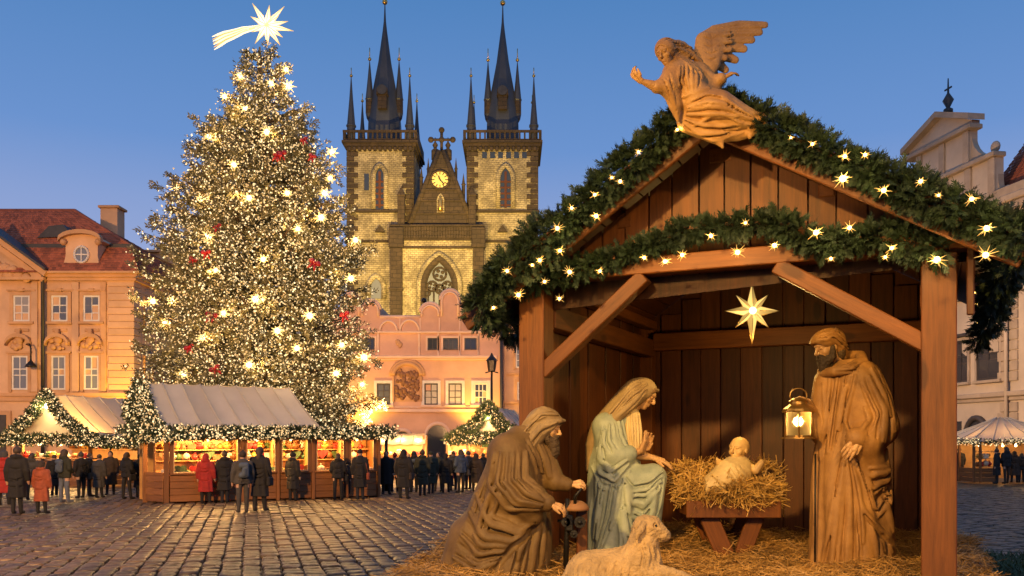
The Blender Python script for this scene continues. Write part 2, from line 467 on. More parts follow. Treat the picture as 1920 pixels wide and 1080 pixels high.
off = (np.arange(n) * 32)[:, None, None]
link('cobblestones', mesh_np('cobblestones', V.reshape(-1, 3), [(TQ[None] + off).reshape(-1, 4), (TT[None] + off).reshape(-1, 8)], True),
     ground, M_STONE, kind='stuff')

# grass patch at the lower right
gn = 9000
gx = rng.uniform(5.3, 10.5, gn); gy = 13.9 + .25*np.sin(gx*2.1) - rng.random(gn)**1.0 * 3.4
keep = rng.random(gn) < 1.0
P = np.stack([gx, gy, np.zeros(gn) - .03], 1)
bl = np.array([(-.012, 0, 0), (.012, 0, 0), (.009, .02, .5), (-.009, .02, .5), (0, .09, 1.0)])
th = rng.random(gn) * 2*np.pi; h = rng.uniform(.06, .17, gn)
M = np.zeros((gn, 3, 3)); M[:, 0, 0] = np.cos(th); M[:, 0, 1] = -np.sin(th); M[:, 1, 0] = np.sin(th); M[:, 1, 1] = np.cos(th)
M[:, 2, 2] = h; M[:, 0, 2] = rng.normal(0, .05, gn); M[:, 1, 2] = rng.normal(0, .05, gn)
V, F1 = scatter(bl, np.array([[0, 1, 2, 3]]), M, P); _, F2 = scatter(bl, np.array([[3, 2, 4]]), M, P)
M_GRASS = mat('grass', (.035, .06, .015), .7, .5, 5)
gr = link('grass', mesh_np('grass', V, [F1, F2]), None, M_GRASS)
tag(gr, 'tufty dark green grass verge beside the right shed post', 'grass', kind='stuff')
gs = MB().add([(5.2, 10.3, -.02), (10.6, 10.3, -.02), (10.6, 13.7, -.02), (5.2, 13.7, -.02)], [(0, 1, 2, 3)]).build('soil', mat('soil', (.03, .026, .014), .9))
tag(gs, 'dark bare soil bed under the grass verge', kind='structure')
# ================================================================== nativity shed on its straw-covered stage
Z0 = .75
SW, SD = 3.145, 3.36                      # width and depth of the shed
UC = SW/2; APEX = 4.30; SLOPE = .57
SHR = R(-25); SHO = Vector((.21, 7.83, 0))
su, sv = Vector((math.cos(SHR), math.sin(SHR), 0)), Vector((-math.sin(SHR), math.cos(SHR), 0))
def sh(u, v, z): return SHO + su*u + sv*v + Vector((0, 0, z))
SLOPE_L = .67
def roofz(u): return APEX - (SLOPE if u > UC else SLOPE_L)*abs(u-UC)
def on_plane(px, py, v):
    """point of the shed plane at that v which lies behind a photo pixel"""
    dr = Vector(((px-HX)/F, 1, (HY-py)/F)); o = SHO + sv*v
    t = (o - Vector((0, 0, CAMZ))).dot(sv) / dr.dot(sv)
    return Vector((0, 0, CAMZ)) + dr*t

stage_poly = [(-1.22, 5.0), (3.2, 4.7), (3.46, 6.4), (4.95, 9.75), (1.55, 11.35), (-.62, 9.7)]
stage = thing('wooden_stage', 'low wooden stage under the straw that carries the nativity shed', 'stage')
MB().prism(stage_poly, .08, .70, 'xy').build('deck', M_WOODDK, stage)
for i in range(6):
    a, b2 = Vector((*stage_poly[i], 0)), Vector((*stage_poly[(i+1) % 6], 0))
    for zq in (.12, .32, .52):
        beam('plank', a + Vector((0, 0, zq)), b2 + Vector((0, 0, zq)), .17, .03, M_WOOD, stage)

shed = thing('nativity_shed', 'open fronted dark timber nativity shed with plank gable and braces', 'shed', SHO, SHR)
def sb(name, p0, p1, w, h, m=M_WOOD, roll=0.0): return beam(name, p0, p1, w, h, m, shed, roll)
PT = .23
for u, v in ((0, 0), (SW, 0), (0, SD-.02), (SW, SD-.02)):
    sb('post', (u, v, Z0-.06), (u, v, 3.11), PT if v == 0 else .16, PT if v == 0 else .16)
sb('tie_beam', (-.42, -.02, 3.20), (SW+.42, -.02, 3.20), .14, .16)
sb('brace', (.08, -.03, 2.36), (.98, -.03, 3.12), .12, .13)
sb('brace', (SW-.06, -.03, 2.46), (2.02, -.03, 3.12), .12, .13)
# side plates, back beam, ridge, purlins
sb('wall_plate', (.06, .13, 2.86), (.06, SD-.12, 2.86), .20, .13)
sb('wall_plate', (SW-.06, .13, 2.86), (SW-.06, SD-.12, 2.86), .20, .13)
sb('back_beam', (.12, SD-.14, 2.93), (SW-.12, SD-.14, 2.93), .2, .12)
sb('ridge_beam', (UC, .06, APEX-.24), (UC, SD-.04, APEX-.24), .12, .18)
for s in (-1, 1):
    for q in (.8, 1.5):
        sb('purlin', (UC+s*q, .06, roofz(UC+s*q)-.16), (UC+s*q, SD-.04, roofz(UC+s*q)-.16), .1, .12)
# gable boards in the front
u = -.42; k = 0
while u < SW+.40:
    w = rnd.uniform(.19, .225); a, b2 = u, min(u+w-.014, SW+.42)
    za, zb = roofz(a)-.075, roofz(b2)-.075
    if min(za, zb) > 3.16:
        pr = [(a-(a+b2)/2, 3.13), (b2-(a+b2)/2, 3.13), (b2-(a+b2)/2, zb)]
        if a < UC < b2: pr.append((UC-(a+b2)/2, APEX-.075))
        pr.append((a-(a+b2)/2, za))
        o = MB().prism(pr, -.012, .013).build('plank', M_WOOD, shed); o.location = ((a+b2)/2, .075 + (.008 if k % 2 else 0), 0)
    u += w; k += 1
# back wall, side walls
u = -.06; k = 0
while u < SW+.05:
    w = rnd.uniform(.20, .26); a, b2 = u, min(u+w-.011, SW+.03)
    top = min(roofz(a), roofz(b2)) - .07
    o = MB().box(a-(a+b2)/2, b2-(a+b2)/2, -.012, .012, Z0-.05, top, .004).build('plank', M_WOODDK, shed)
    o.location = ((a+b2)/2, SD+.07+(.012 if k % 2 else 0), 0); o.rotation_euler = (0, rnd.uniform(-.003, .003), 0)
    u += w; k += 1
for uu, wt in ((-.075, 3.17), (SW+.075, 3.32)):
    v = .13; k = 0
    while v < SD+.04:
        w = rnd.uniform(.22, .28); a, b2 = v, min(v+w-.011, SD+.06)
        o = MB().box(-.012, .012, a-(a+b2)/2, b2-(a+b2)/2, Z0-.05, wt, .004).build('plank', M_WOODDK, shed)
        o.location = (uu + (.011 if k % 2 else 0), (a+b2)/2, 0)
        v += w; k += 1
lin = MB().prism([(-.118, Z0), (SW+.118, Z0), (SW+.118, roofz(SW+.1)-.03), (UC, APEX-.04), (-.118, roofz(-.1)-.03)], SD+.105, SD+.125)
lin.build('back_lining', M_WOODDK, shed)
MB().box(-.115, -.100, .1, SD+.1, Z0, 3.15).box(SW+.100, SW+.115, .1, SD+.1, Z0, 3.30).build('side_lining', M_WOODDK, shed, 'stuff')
for s in (-1, 1):
    e_ = UC + s*2.1
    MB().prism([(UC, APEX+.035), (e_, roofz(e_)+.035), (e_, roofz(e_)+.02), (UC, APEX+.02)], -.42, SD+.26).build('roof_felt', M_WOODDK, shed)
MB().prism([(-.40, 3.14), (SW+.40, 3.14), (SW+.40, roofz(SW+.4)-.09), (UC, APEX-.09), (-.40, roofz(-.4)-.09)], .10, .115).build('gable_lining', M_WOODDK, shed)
# roof boards
for s in (-1, 1):
    ang = math.atan(SLOPE if s > 0 else SLOPE_L); nb = 12; q = .02
    for k in range(nb):
        w = .2; um = UC + s*(q + w/2)*math.cos(ang); zm = APEX - (q + w/2)*math.sin(ang)
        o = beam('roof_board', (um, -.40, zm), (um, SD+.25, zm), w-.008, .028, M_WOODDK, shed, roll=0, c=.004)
        o.matrix_basis = o.matrix_basis @ Matrix.Rotation(math.pi/2 + s*ang, 4, 'Z')
        q += w
    e = UC + s*2.08
    sb('bargeboard', (UC + s*.06, -.36, APEX-.16), (e, -.36, roofz(e)-.13), .15, .05)
sb('eave_strip', (-.25, -.42, 3.22), (-.34, -.42, 2.95), .05, .04)
sb('eave_strip', (SW+.20, -.10, 3.28), (SW+.20, -.10, 2.66), .05, .04, M_WOODDK)

# ------------------------------------------------------------------ straw
M_STRAW = mat('straw', (.46, .245, .065), .6, .45, 2.5, rnd_amt=.1, spec=.5)
def straw_mesh(P, L, tilt, r=rng, w=.0045, bend=.12):
    """thin bent strips lying at points P"""
    n = len(P)
    tv = np.array([(-1, -.5, 0), (-1, .5, 0), (0, .5, bend), (0, -.5, bend), (1, -.5, 0), (1, .5, 0)], float)
    a = r.random(n)*2*np.pi; t = r.normal(0, tilt, n); ro = r.normal(0, .9, n)
    X = np.stack([np.cos(a)*np.cos(t), np.sin(a)*np.cos(t), np.sin(t)], 1)
    Y = np.stack([-np.sin(a), np.cos(a), np.zeros(n)], 1); Zv = np.cross(X, Y)
    Y2 = Y*np.cos(ro)[:, None] + Zv*np.sin(ro)[:, None]; Z2 = np.cross(X, Y2)
    ww = w * r.uniform(.6, 1.5, n)
    M = np.stack([X*L[:, None], Y2*ww[:, None], Z2*L[:, None]], -1)
    return scatter(tv, np.array([[0, 3, 2, 1], [3, 4, 5, 2]]), M, P)
def straw_h(x, y):
    h = .035*np.sin(x*2.3+1)*np.cos(y*1.7) + .025*np.sin(x*5.1+y*3.3) + .02*np.cos(y*6.1-x*2)
    h += .16*np.exp(-(((x-1.7)/.8)**2 + ((y-9.2)/.5)**2)) + .13*np.exp(-(((x-2.45)/.8)**2+((y-8.7)/.45)**2))
    h += .10*np.exp(-(((x-.05)/.35)**2 + ((y-8.6)/.5)**2)) 
    return Z0 + .0 + h*.8
def in_poly(x, y, poly):
    ins = np.zeros(len(x), bool); n = len(poly)
    for i in range(n):
        (x1, y1), (x2, y2) = poly[i], poly[(i+1) % n]
        c = ((y1 > y) != (y2 > y)) & (x < (x2-x1)*(y-y1)/(y2-y1+1e-9)+x1); ins ^= c
    return ins
# matted bed
bx, by = np.meshgrid(np.arange(-1.3, 5.1, .05), np.arange(4.7, 11.4, .05))
bz = straw_h(bx, by) - .03 + rng.normal(0, .008, bx.shape)
nx, ny = bx.shape[1], bx.shape[0]
idx = np.arange(nx*ny).reshape(ny, nx)
Fq = np.stack([idx[:-1, :-1], idx[:-1, 1:], idx[1:, 1:], idx[1:, :-1]], -1).reshape(-1, 4)
cx = bx[:-1, :-1].ravel()+.025; cy = by[:-1, :-1].ravel()+.025
Fq = Fq[in_poly(cx, cy, stage_poly)]
Vb = np.stack([bx.ravel(), by.ravel(), bz.ravel()], 1)
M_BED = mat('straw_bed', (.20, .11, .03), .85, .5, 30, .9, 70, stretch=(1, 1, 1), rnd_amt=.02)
N = 34000
sx_ = rng.uniform(-1.35, 4.9, N*2); sy_ = 4.9 + 6.3*rng.random(N*2)**1.35
ok = in_poly(sx_ + rng.normal(0, .03, N*2), sy_ + rng.normal(0, .04, N*2), stage_poly)
sx_, sy_ = sx_[ok][:N], sy_[ok][:N]
P = np.stack([sx_, sy_, straw_h(sx_, sy_) + rng.uniform(-.02, .035, len(sx_))], 1)
Vs, Fs = straw_mesh(P, rng.uniform(.035, .11, len(P)), .33)
so_ = link('straw', mesh_np('straw', np.concatenate([Vb, Vs]), [Fq, Fs + len(Vb)]), None, M_STRAW, kind='stuff')
so_.data.materials.append(M_BED)
mi = np.zeros(len(Fq)+len(Fs), np.int32); mi[:len(Fq)] = 1
so_.data.polygons.foreach_set('material_index', mi)
tag(so_, 'loose golden straw strewn over the stage around the figures', 'straw')

# ------------------------------------------------------------------ fir garlands
def twig():
    v, f = [], []
    def blade(p, d, L, w, nrm):
        s = np.cross(d, nrm); o = len(v)
        v.extend([p - s*w*.5, p + s*w*.5, p + d*L*.6 + s*w*.6, p + d*L*.6 - s*w*.6, p + d*L*1.0 + s*w*.15, p + d*L - s*w*.15]); f.append((o, o+1, o+2, o+3)); f.append((o+3, o+2, o+4, o+5))
    nrm = np.array([0., 1, 0])
    for k in range(7):
        z = .008 + k*.016
        for s in (-1, 1):
            t = rng.uniform(.55, .95); yv = rng.normal(0, .35)
            d = np.array([s*math.sin(t), yv*.6, math.cos(t)]); d /= np.linalg.norm(d)
            blade(np.array([0, 0, z]), d, rng.uniform(.035, .055)*(1-.06*k), .0085, nrm)
    blade(np.array([0, 0, 0.]), np.array([0, 0, 1.]), .15, .006, nrm)
    return np.array(v), np.array(f)
TWV, TWF = twig()
def garland(path, rad, n, name, label, group, lean=0.6, droop=0.0):
    pts = [Vector(p) for p in path]
    ln = [0]
    for a, b2 in zip(pts, pts[1:]): ln.append(ln[-1] + (b2-a).length)
    t = rng.random(n)
    pos, tan, rr = np.zeros((n, 3)), np.zeros((n, 3)), np.zeros(n)
    cl = np.array(ln)/ln[-1]; A = np.array([p[:] for p in pts])
    for c in range(3): pos[:, c] = np.interp(t, cl, A[:, c])
    seg = np.clip(np.searchsorted(cl, t)-1, 0, len(pts)-2)
    dd = A[1:]-A[:-1]; dd /= np.linalg.norm(dd, axis=1)[:, None]; tan = dd[seg]
    rr = np.interp(t, np.linspace(0, 1, len(rad)), rad)
    rr *= 1 + .22*np.sin(t*ln[-1]*7.3 + ln[-1]) + .13*np.sin(t*ln[-1]*17)
    D = rng.normal(size=(n, 3)); D -= tan*(D*tan).sum(1)[:, None]; D /= np.linalg.norm(D, axis=1)[:, None]
    q = rng.random(n)**.5
    pos = pos + D*(rr*q*.8)[:, None]; pos[:, 2] -= droop*rr
    Zd = D + tan*rng.normal(0, lean, n)[:, None] + np.array([0, 0, -.15]) + rng.normal(0, .25, (n, 3))
    M = frame_from(Zd, rng.random(n)*6.28) * rng.uniform(.5, .98, n)[:, None, None]
    V, Fc = scatter(TWV, TWF, M, pos)
    o = link(name, mesh_np(name, V, Fc), None, M_FIR)
    tag(o, label, 'garland', group)
    return o
G = 'fir garlands on the nativity shed'
vf = -.44
rl = [sh(UC-.04, vf, APEX+.03), sh(UC-1.0, vf, roofz(UC-1.0)-.0), sh(-.18, vf, roofz(-.18)-.03), sh(-.36, vf+.02, 2.87)]
garland(rl, (.09, .11, .11, .12, .16, .17, .10), 3300, 'fir_garland', 'fir garland with lights climbing the left slope of the shed roof', G)
rr_ = [sh(UC+.04, vf, APEX+.03), sh(UC+1.0, vf, roofz(UC+1.0)-.0), sh(SW+.3, vf, roofz(SW+.3)-.02), sh(SW+.52, vf, 3.14)]
garland(rr_, (.09, .10, .09, .085, .10, .13, .11), 2900, 'fir_garland', 'fir garland with lights running down the right slope of the shed roof', G)
tb = [sh(-.1, -.17, 3.10), sh(.35, -.17, 3.17), sh(.9, -.17, 3.30), sh(UC-.2, -.17, 3.44), sh(UC+.5, -.17, 3.42), sh(2.35, -.17, 3.22), sh(2.75, -.17, 3.26), sh(SW+.05, -.2, 3.12)]
garland(tb, (.11, .07, .045, .045, .05, .055, .07, .085, .10, .10), 2500, 'fir_garland', 'fir garland swagged across the plank gable above the shed opening', G)
er = [sh(SW+.50, vf, 3.12), sh(SW+.42, .3, 3.00), sh(SW+.40, 1.0, 2.85), sh(SW+.36, 1.4, 2.74), sh(SW+.30, 1.6, 2.60)]
garland(er, (.13, .11, .09, .08, .07), 900, 'fir_garland', 'fir garland hanging along the right eave beside the end post', G)
el = [sh(-.36, vf+.05, 2.86), sh(-.40, .5, 2.80), sh(-.42, 1.3, 2.74), sh(-.42, 2.0, 2.72)]
garland(el, (.12, .12, .11, .1), 1000, 'fir_garland', 'fir garland drooping along the left eave in front of the pink house', G)

# bulbs in the garlands, with lens starbursts modelled as glowing rays
M_BULB = glow('garland_bulb', (1, .62, .16), 16)
M_STARBURST = glow('garland_bulb_starburst', (1, .58, .14), 1.3)
bl_cores, bl_bursts = [], []
for q in range(3):
    bl_cores.append(MB().ball((0, 0, 0), .014, 8).me('bulb'))
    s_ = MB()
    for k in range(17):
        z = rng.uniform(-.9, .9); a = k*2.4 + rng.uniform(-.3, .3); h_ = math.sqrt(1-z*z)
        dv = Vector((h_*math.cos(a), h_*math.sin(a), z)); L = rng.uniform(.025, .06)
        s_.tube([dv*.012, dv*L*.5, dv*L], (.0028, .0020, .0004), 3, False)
    bl_bursts.append(s_.me('starburst_ray'))
LGT = [  # photo pixel, size, which plane (roof edge or tie beam), where
 (1045,428,1.1,'a'),(1050,470,.9,'a'),(1118,405,1.1,'a'),(1115,365,.8,'a'),(1072,390,.8,'a'),(1163,340,.9,'a'),(1147,333,.6,'a'),(1197,285,.7,'a'),(1270,243,.7,'a'),
 (951,508,.9,'a'),(1012,488,.9,'a'),(998,497,.7,'a'),(1021,528,.8,'a'),(972,553,1.1,'a'),(925,577,.8,'a'),(1049,560,.8,'a'),(1068,510,1.1,'a'),
 (1580,335,1.6,'b'),(1657,357,1.1,'b'),(1584,293,.9,'b'),(1622,290,.8,'b'),(1523,270,.7,'b'),(1483,258,.5,'b'),(1726,340,.9,'b'),(1760,366,.6,'b'),(1822,373,1.0,'b'),
 (1850,428,1.3,'b'),(1848,478,1.4,'b'),
 (1125,508,.8,'t'),(1208,483,.9,'t'),(1247,490,1.1,'t'),(1279,478,1.0,'t'),(1333,442,1.0,'t'),(1383,473,1.3,'t'),(1398,418,.7,'t'),(1452,460,1.1,'t'),(1530,436,1.3,'t'),(1593,427,1.0,'t'),
 (1558,485,.8,'t'),(1672,465,.9,'t'),(1660,482,.7,'t'),(1757,487,1.6,'t'),
 (1845,545,.9,'e'),(1826,548,.7,'e'),(1832,570,.7,'e'),(1852,590,.5,'e'),(1833,607,.6,'e')]
where = {'a': ('little bulb with starburst rays in the garland on the left roof slope', vf-.26, 'bulbs of the left roof garland'),
         'b': ('little bulb with starburst rays in the garland on the right roof slope', vf-.26, 'bulbs of the right roof garland'),
         't': ('little bulb with starburst rays in the garland above the shed opening', -.36, 'bulbs of the gable garland'),
         'e': ('little bulb with starburst rays hanging at the right eave garland', .35, 'bulbs of the right eave garland')}
cnt_ = {k: sorted(a[0] for a in LGT if a[3] == k) for k in 'abte'}
for i, (px, py, s_, w) in enumerate(LGT):
    lab, pv, grp = where[w]; lab = lab.replace('little', nth(cnt_[w].index(px)) + ' from the left,', 1)
    if w == 'e':
        lx, ly = (px-HX)/F, (HY-py)/F; dd = 7.75; p = Vector((lx*dd, dd, CAMZ+ly*dd))
    else: p = on_plane(px, py, pv)
    t = thing('garland_light', lab, 'light', p, rnd.uniform(0, 6), grp); t.scale = (s_, s_, s_)
    link('bulb', bl_cores[i % 3], t, M_BULB); link('starburst_ray', bl_bursts[i % 3], t, M_STARBURST)
    lamp('bulb_glow', (0, -.02, 0), 1.1*s_*s_, GOLD, .02, t)
# ================================================================== sculpting: distance fields turned into meshes
def vlen(x, y, z): return np.sqrt(x*x + y*y + z*z)
class Sculpt:
    """soft blending of tapered limbs, ellipsoids and lofts in metres; the surface is meshed with surface nets"""
    def __init__(s, lo, hi, h):
        s.lo = np.array(lo, float); s.h = h
        s.n = np.ceil((np.array(hi) - s.lo)/h).astype(int) + 1
        s.F = np.full(s.n, 1.0, np.float32)
        s.ax = [s.lo[i] + h*np.arange(s.n[i]) for i in range(3)]
    def blk(s, lo, hi):
        sl = []
        for i in range(3):
            a = max(0, int((lo[i]-s.lo[i])/s.h)-1); b = min(s.n[i], int((hi[i]-s.lo[i])/s.h)+3)
            if b - a < 1: return None, None
            sl.append(slice(a, b))
        g = (s.ax[0][sl[0]][:, None, None], s.ax[1][sl[1]][None, :, None], s.ax[2][sl[2]][None, None, :])
        return tuple(sl), g
    def comb(s, sl, d, k, sub=False):
        A = s.F[sl]; d = d.astype(np.float32)
        if sub:
            d = -d
            if k <= 0: s.F[sl] = np.maximum(A, d); return
            hh = np.clip(.5 - .5*(A-d)/k, 0, 1); s.F[sl] = A*(1-hh) + d*hh + k*hh*(1-hh)
        else:
            if k <= 0: s.F[sl] = np.minimum(A, d); return
            hh = np.clip(.5 + .5*(A-d)/k, 0, 1); s.F[sl] = A*(1-hh) + d*hh - k*hh*(1-hh)
    def cap(s, pts, rad, k=.02, sub=False, sq=(1, 1, 1)):
        pts = [np.array(p, float) for p in pts]
        if not hasattr(rad, '__len__'): rad = [rad]*len(pts)
        sq = np.array(sq, float)
        m = max(rad) / min(sq) + k + 2*s.h
        allp = np.array(pts); sl, g = s.blk(allp.min(0)-m, allp.max(0)+m)
        if sl is None: return s
        best = None
        gx, gy, gz = g[0]*sq[0], g[1]*sq[1], g[2]*sq[2]
        segs = list(zip(pts, pts[1:], rad, rad[1:])) if len(pts) > 1 else [(pts[0], pts[0], rad[0], rad[0])]
        for a, b, ra, rb in segs:
            a, b = a*sq, b*sq; ab = b-a; L2 = max(ab @ ab, 1e-12)
            t = np.clip(((gx-a[0])*ab[0] + (gy-a[1])*ab[1] + (gz-a[2])*ab[2])/L2, 0, 1)
            d = vlen(gx-a[0]-t*ab[0], gy-a[1]-t*ab[1], gz-a[2]-t*ab[2]) - (ra + t*(rb-ra))
            best = d if best is None else np.minimum(best, d)
        s.comb(sl, best/max(sq), k, sub); return s
    def ell(s, c, r, k=.02, sub=False, M=None):
        c = np.array(c, float); r = np.array(r, float); m = max(r) + k + 2*s.h
        sl, g = s.blk(c-m, c+m)
        if sl is None: return s
        x, y, z = g[0]-c[0], g[1]-c[1], g[2]-c[2]
        if M is not None:                       # columns of M are the ellipsoid's own axes
            X = x*M[0][0] + y*M[1][0] + z*M[2][0]; Y = x*M[0][1] + y*M[1][1] + z*M[2][1]; Z = x*M[0][2] + y*M[1][2] + z*M[2][2]
            x, y, z = X, Y, Z
        k0 = vlen(x/r[0], y/r[1], z/r[2]); k1 = vlen(x/r[0]**2, y/r[1]**2, z/r[2]**2)
        s.comb(sl, k0*(k0-1)/np.maximum(k1, 1e-6), k, sub); return s
    def loft(s, rows, k=.02, folds=None, sub=False):
        """rows (z, x0, x1, yc, ry) -> soft elliptical body; folds (count, amplitude, twist, phase)"""
        rows = sorted(rows); A = np.array(rows, float)
        z = s.ax[2]; I = lambda c: np.interp(z, A[:, 0], A[:, c])
        def sm(v):
            w = max(1, int(.03/s.h)); kk = np.ones(2*w+1)/(2*w+1)
            return np.convolve(np.pad(v, w, mode='edge'), kk, 'valid')
        x0, x1, yc, ry = [sm(I(c))[None, None, :] for c in (1, 2, 3, 4)]
        cx, rx = (x0+x1)/2, (x1-x0)/2
        gx, gy, gz = s.ax[0][:, None, None], s.ax[1][None, :, None], z[None, None, :]
        ux, uy = (gx-cx)/rx, (gy-yc)/ry
        rho = np.sqrt(ux*ux + uy*uy)
        if folds:
            th = np.arctan2(uy, ux)
            for cnt, amp, tw, ph in folds:
                fz = np.clip((A[-1, 0]-gz)/(A[-1, 0]-A[0, 0]), 0, 1)
                wv = np.sin(th*cnt + tw*gz + ph + .6*np.sin(th*3+gz*4))
                rho = rho - amp*fz**.7*(np.abs(wv)**.7*np.sign(wv))
        d = (rho-1)*np.minimum(rx, ry)
        d = np.maximum(d, np.maximum(A[0, 0]-gz, gz-A[-1, 0]))
        s.comb((slice(None),)*3, d, k, sub); return s
    def depth1(s, i, kk, back):
        if not (0 <= i < s.n[0] and 0 <= kk < s.n[2]): return None
        f = s.F0[i, :, kk]; col = f < 0
        if not col.any(): return None
        j = int(np.argmax(col)) if not back else s.n[1]-1-int(np.argmax(col[::-1]))
        o = j-1 if not back else j+1
        if not 0 <= o < s.n[1]: return s.ax[1][j]
        t = f[o]/(f[o]-f[j]+1e-9)
        return s.ax[1][o] + (s.ax[1][j]-s.ax[1][o])*t
    def depth(s, x, z, back=False):
        fx, fz = (x-s.lo[0])/s.h, (z-s.lo[2])/s.h; i, k = int(math.floor(fx)), int(math.floor(fz)); fx -= i; fz -= k
        tot, w = 0, 0
        for di, dk, ww in ((0, 0, (1-fx)*(1-fz)), (1, 0, fx*(1-fz)), (0, 1, (1-fx)*fz), (1, 1, fx*fz)):
            y = s.depth1(i+di, k+dk, back)
            if y is not None: tot += y*ww; w += ww
        return tot/w if w > .3 else None
    def snap(s): s.F0 = s.F.copy(); return s
    def stroke(s, pts, r, sub=False, push=.15, back=False, k=None, taper=True):
        """a fold: a tapered roll of cloth laid over the front (or back) along local x,z points"""
        pts = np.array(pts, float)
        if len(pts) < 2: return s
        P = np.concatenate([2*pts[:1]-pts[1:2], pts, 2*pts[-1:]-pts[-2:-1]])
        out = []
        for i in range(len(pts)-1):
            p0, p1, p2, p3 = P[i:i+4]; nn = max(2, int(np.linalg.norm(p2-p1)/(s.h*2.5)))
            for t in np.arange(nn)/nn:
                out.append(.5*((2*p1) + (p2-p0)*t + (2*p0-5*p1+4*p2-p3)*t*t + (3*p1-p0-3*p2+p3)*t**3))
        out.append(pts[-1]); q, rr = [], []
        for i, (x, z) in enumerate(out):
            y = s.depth(x, z, back)
            t = i/(len(out)-1)
            w = (.35 + .65*math.sin(math.pi*min(1, max(0, .08+.84*t)))) if taper else 1
            if y is None: continue
            q.append((x, y + (push*r if not back else -push*r), z)); rr.append(r*w)
        if len(q) < 2: return s
        ys = np.array([a[1] for a in q]); w = 3
        ys = np.convolve(np.pad(ys, w, mode='edge'), np.ones(2*w+1)/(2*w+1), 'valid')
        q = [(a[0], y, a[2]) for a, y in zip(q, ys)]
        step = max(1, len(q)//40); q2 = q[::step]; r2 = rr[::step]
        if (len(q)-1) % step: q2.append(q[-1]); r2.append(rr[-1])
        s.cap(q2, r2, k if k is not None else r*.5, sub); return s
    def fan(s, A, B, n, r, sub=False, jit=.38, push=.12, back=False, grooves=True, rn=random.Random(3)):
        """n folds morphing from guide curve A to guide curve B, with creases between them"""
        A = np.array(A, float); B = np.array(B, float)
        def rs(c, m=7):
            t = np.linspace(0, 1, len(c)); u = np.linspace(0, 1, m)
            return np.stack([np.interp(u, t, c[:, 0]), np.interp(u, t, c[:, 1])], 1)
        A, B = rs(A), rs(B)
        for i in range(n):
            t = (i + rn.uniform(-jit, jit))/max(1, n-1) if n > 1 else 0
            C = A*(1-t) + B*t
            a0, a1 = rn.choice([(0, 7), (0, 7), (0, 5), (2, 7), (1, 6)])
            s.stroke(C[a0:a1], r*rn.uniform(.55, 1.35), sub, push, back)
            if grooves and i < n-1:
                t2 = (i+.5)/max(1, n-1); C2 = A*(1-t2) + B*t2
                s.stroke(C2[0:7], r*.66, True, .12, back, k=r*.5)
        return s
    def net(s):
        F = s.F; n = s.n
        F[0], F[-1] = np.maximum(F[0], s.h), np.maximum(F[-1], s.h)
        F[:, 0], F[:, -1] = np.maximum(F[:, 0], s.h), np.maximum(F[:, -1], s.h)
        F[:, :, 0], F[:, :, -1] = np.maximum(F[:, :, 0], s.h), np.maximum(F[:, :, -1], s.h)
        S = F < 0
        c = [(i, j, k) for i in (0, 1) for j in (0, 1) for k in (0, 1)]
        cnt = sum(S[i:n[0]-1+i, j:n[1]-1+j, k:n[2]-1+k].astype(np.int8) for i, j, k in c)
        act = (cnt > 0) & (cnt < 8)
        I, J, K = np.nonzero(act)
        vid = np.full(act.shape, -1, np.int32); vid[I, J, K] = np.arange(len(I))
        acc = np.zeros((len(I), 3)); num = np.zeros(len(I))
        for a in c:
            for ax in range(3):
                if a[ax]: continue
                b = list(a); b[ax] = 1
                fa = F[I+a[0], J+a[1], K+a[2]]; fb = F[I+b[0], J+b[1], K+b[2]]
                m = (fa < 0) != (fb < 0)
                t = np.where(m, fa/(fa-fb+1e-12), 0)
                for q in range(3):
                    acc[:, q] += np.where(m, a[q] + (t if q == ax else 0), 0)
                num += m
        V = (np.stack([I, J, K], 1) + acc/num[:, None])*s.h + s.lo
        Q = []
        for ax in range(3):
            sl0 = [slice(None)]*3; sl1 = [slice(None)]*3
            sl0[ax] = slice(0, -1); sl1[ax] = slice(1, None)
            A, B = S[tuple(sl0)], S[tuple(sl1)]
            e = np.argwhere(A != B); o1, o2 = [(1, 2), (2, 0), (0, 1)][ax]
            e = e[(e[:, o1] > 0) & (e[:, o2] > 0)]
            fl = A[tuple(e.T)]
            def g(d1, d2):
                x = e.copy(); x[:, o1] -= d1; x[:, o2] -= d2
                x = np.minimum(x, np.array(vid.shape)-1); return vid[tuple(x.T)]
            q = np.stack([g(1, 1), g(0, 1), g(0, 0), g(1, 0)], 1)
            q[~fl] = q[~fl][:, ::-1]
            Q.append(q)
        Q = np.concatenate(Q); Q = Q[(Q >= 0).all(1)]
        return V, Q
def merge_nets(nets):
    Vs, Qs, o = [], [], 0
    for V, Q in nets: Vs.append(V); Qs.append(Q+o); o += len(V)
    return np.concatenate(Vs), np.concatenate(Qs)
def net_obj(name, sculpts, m, parent):
    V, Q = merge_nets([x.net() for x in sculpts])
    return link(name, mesh_np(name, V, Q, True), parent, m)

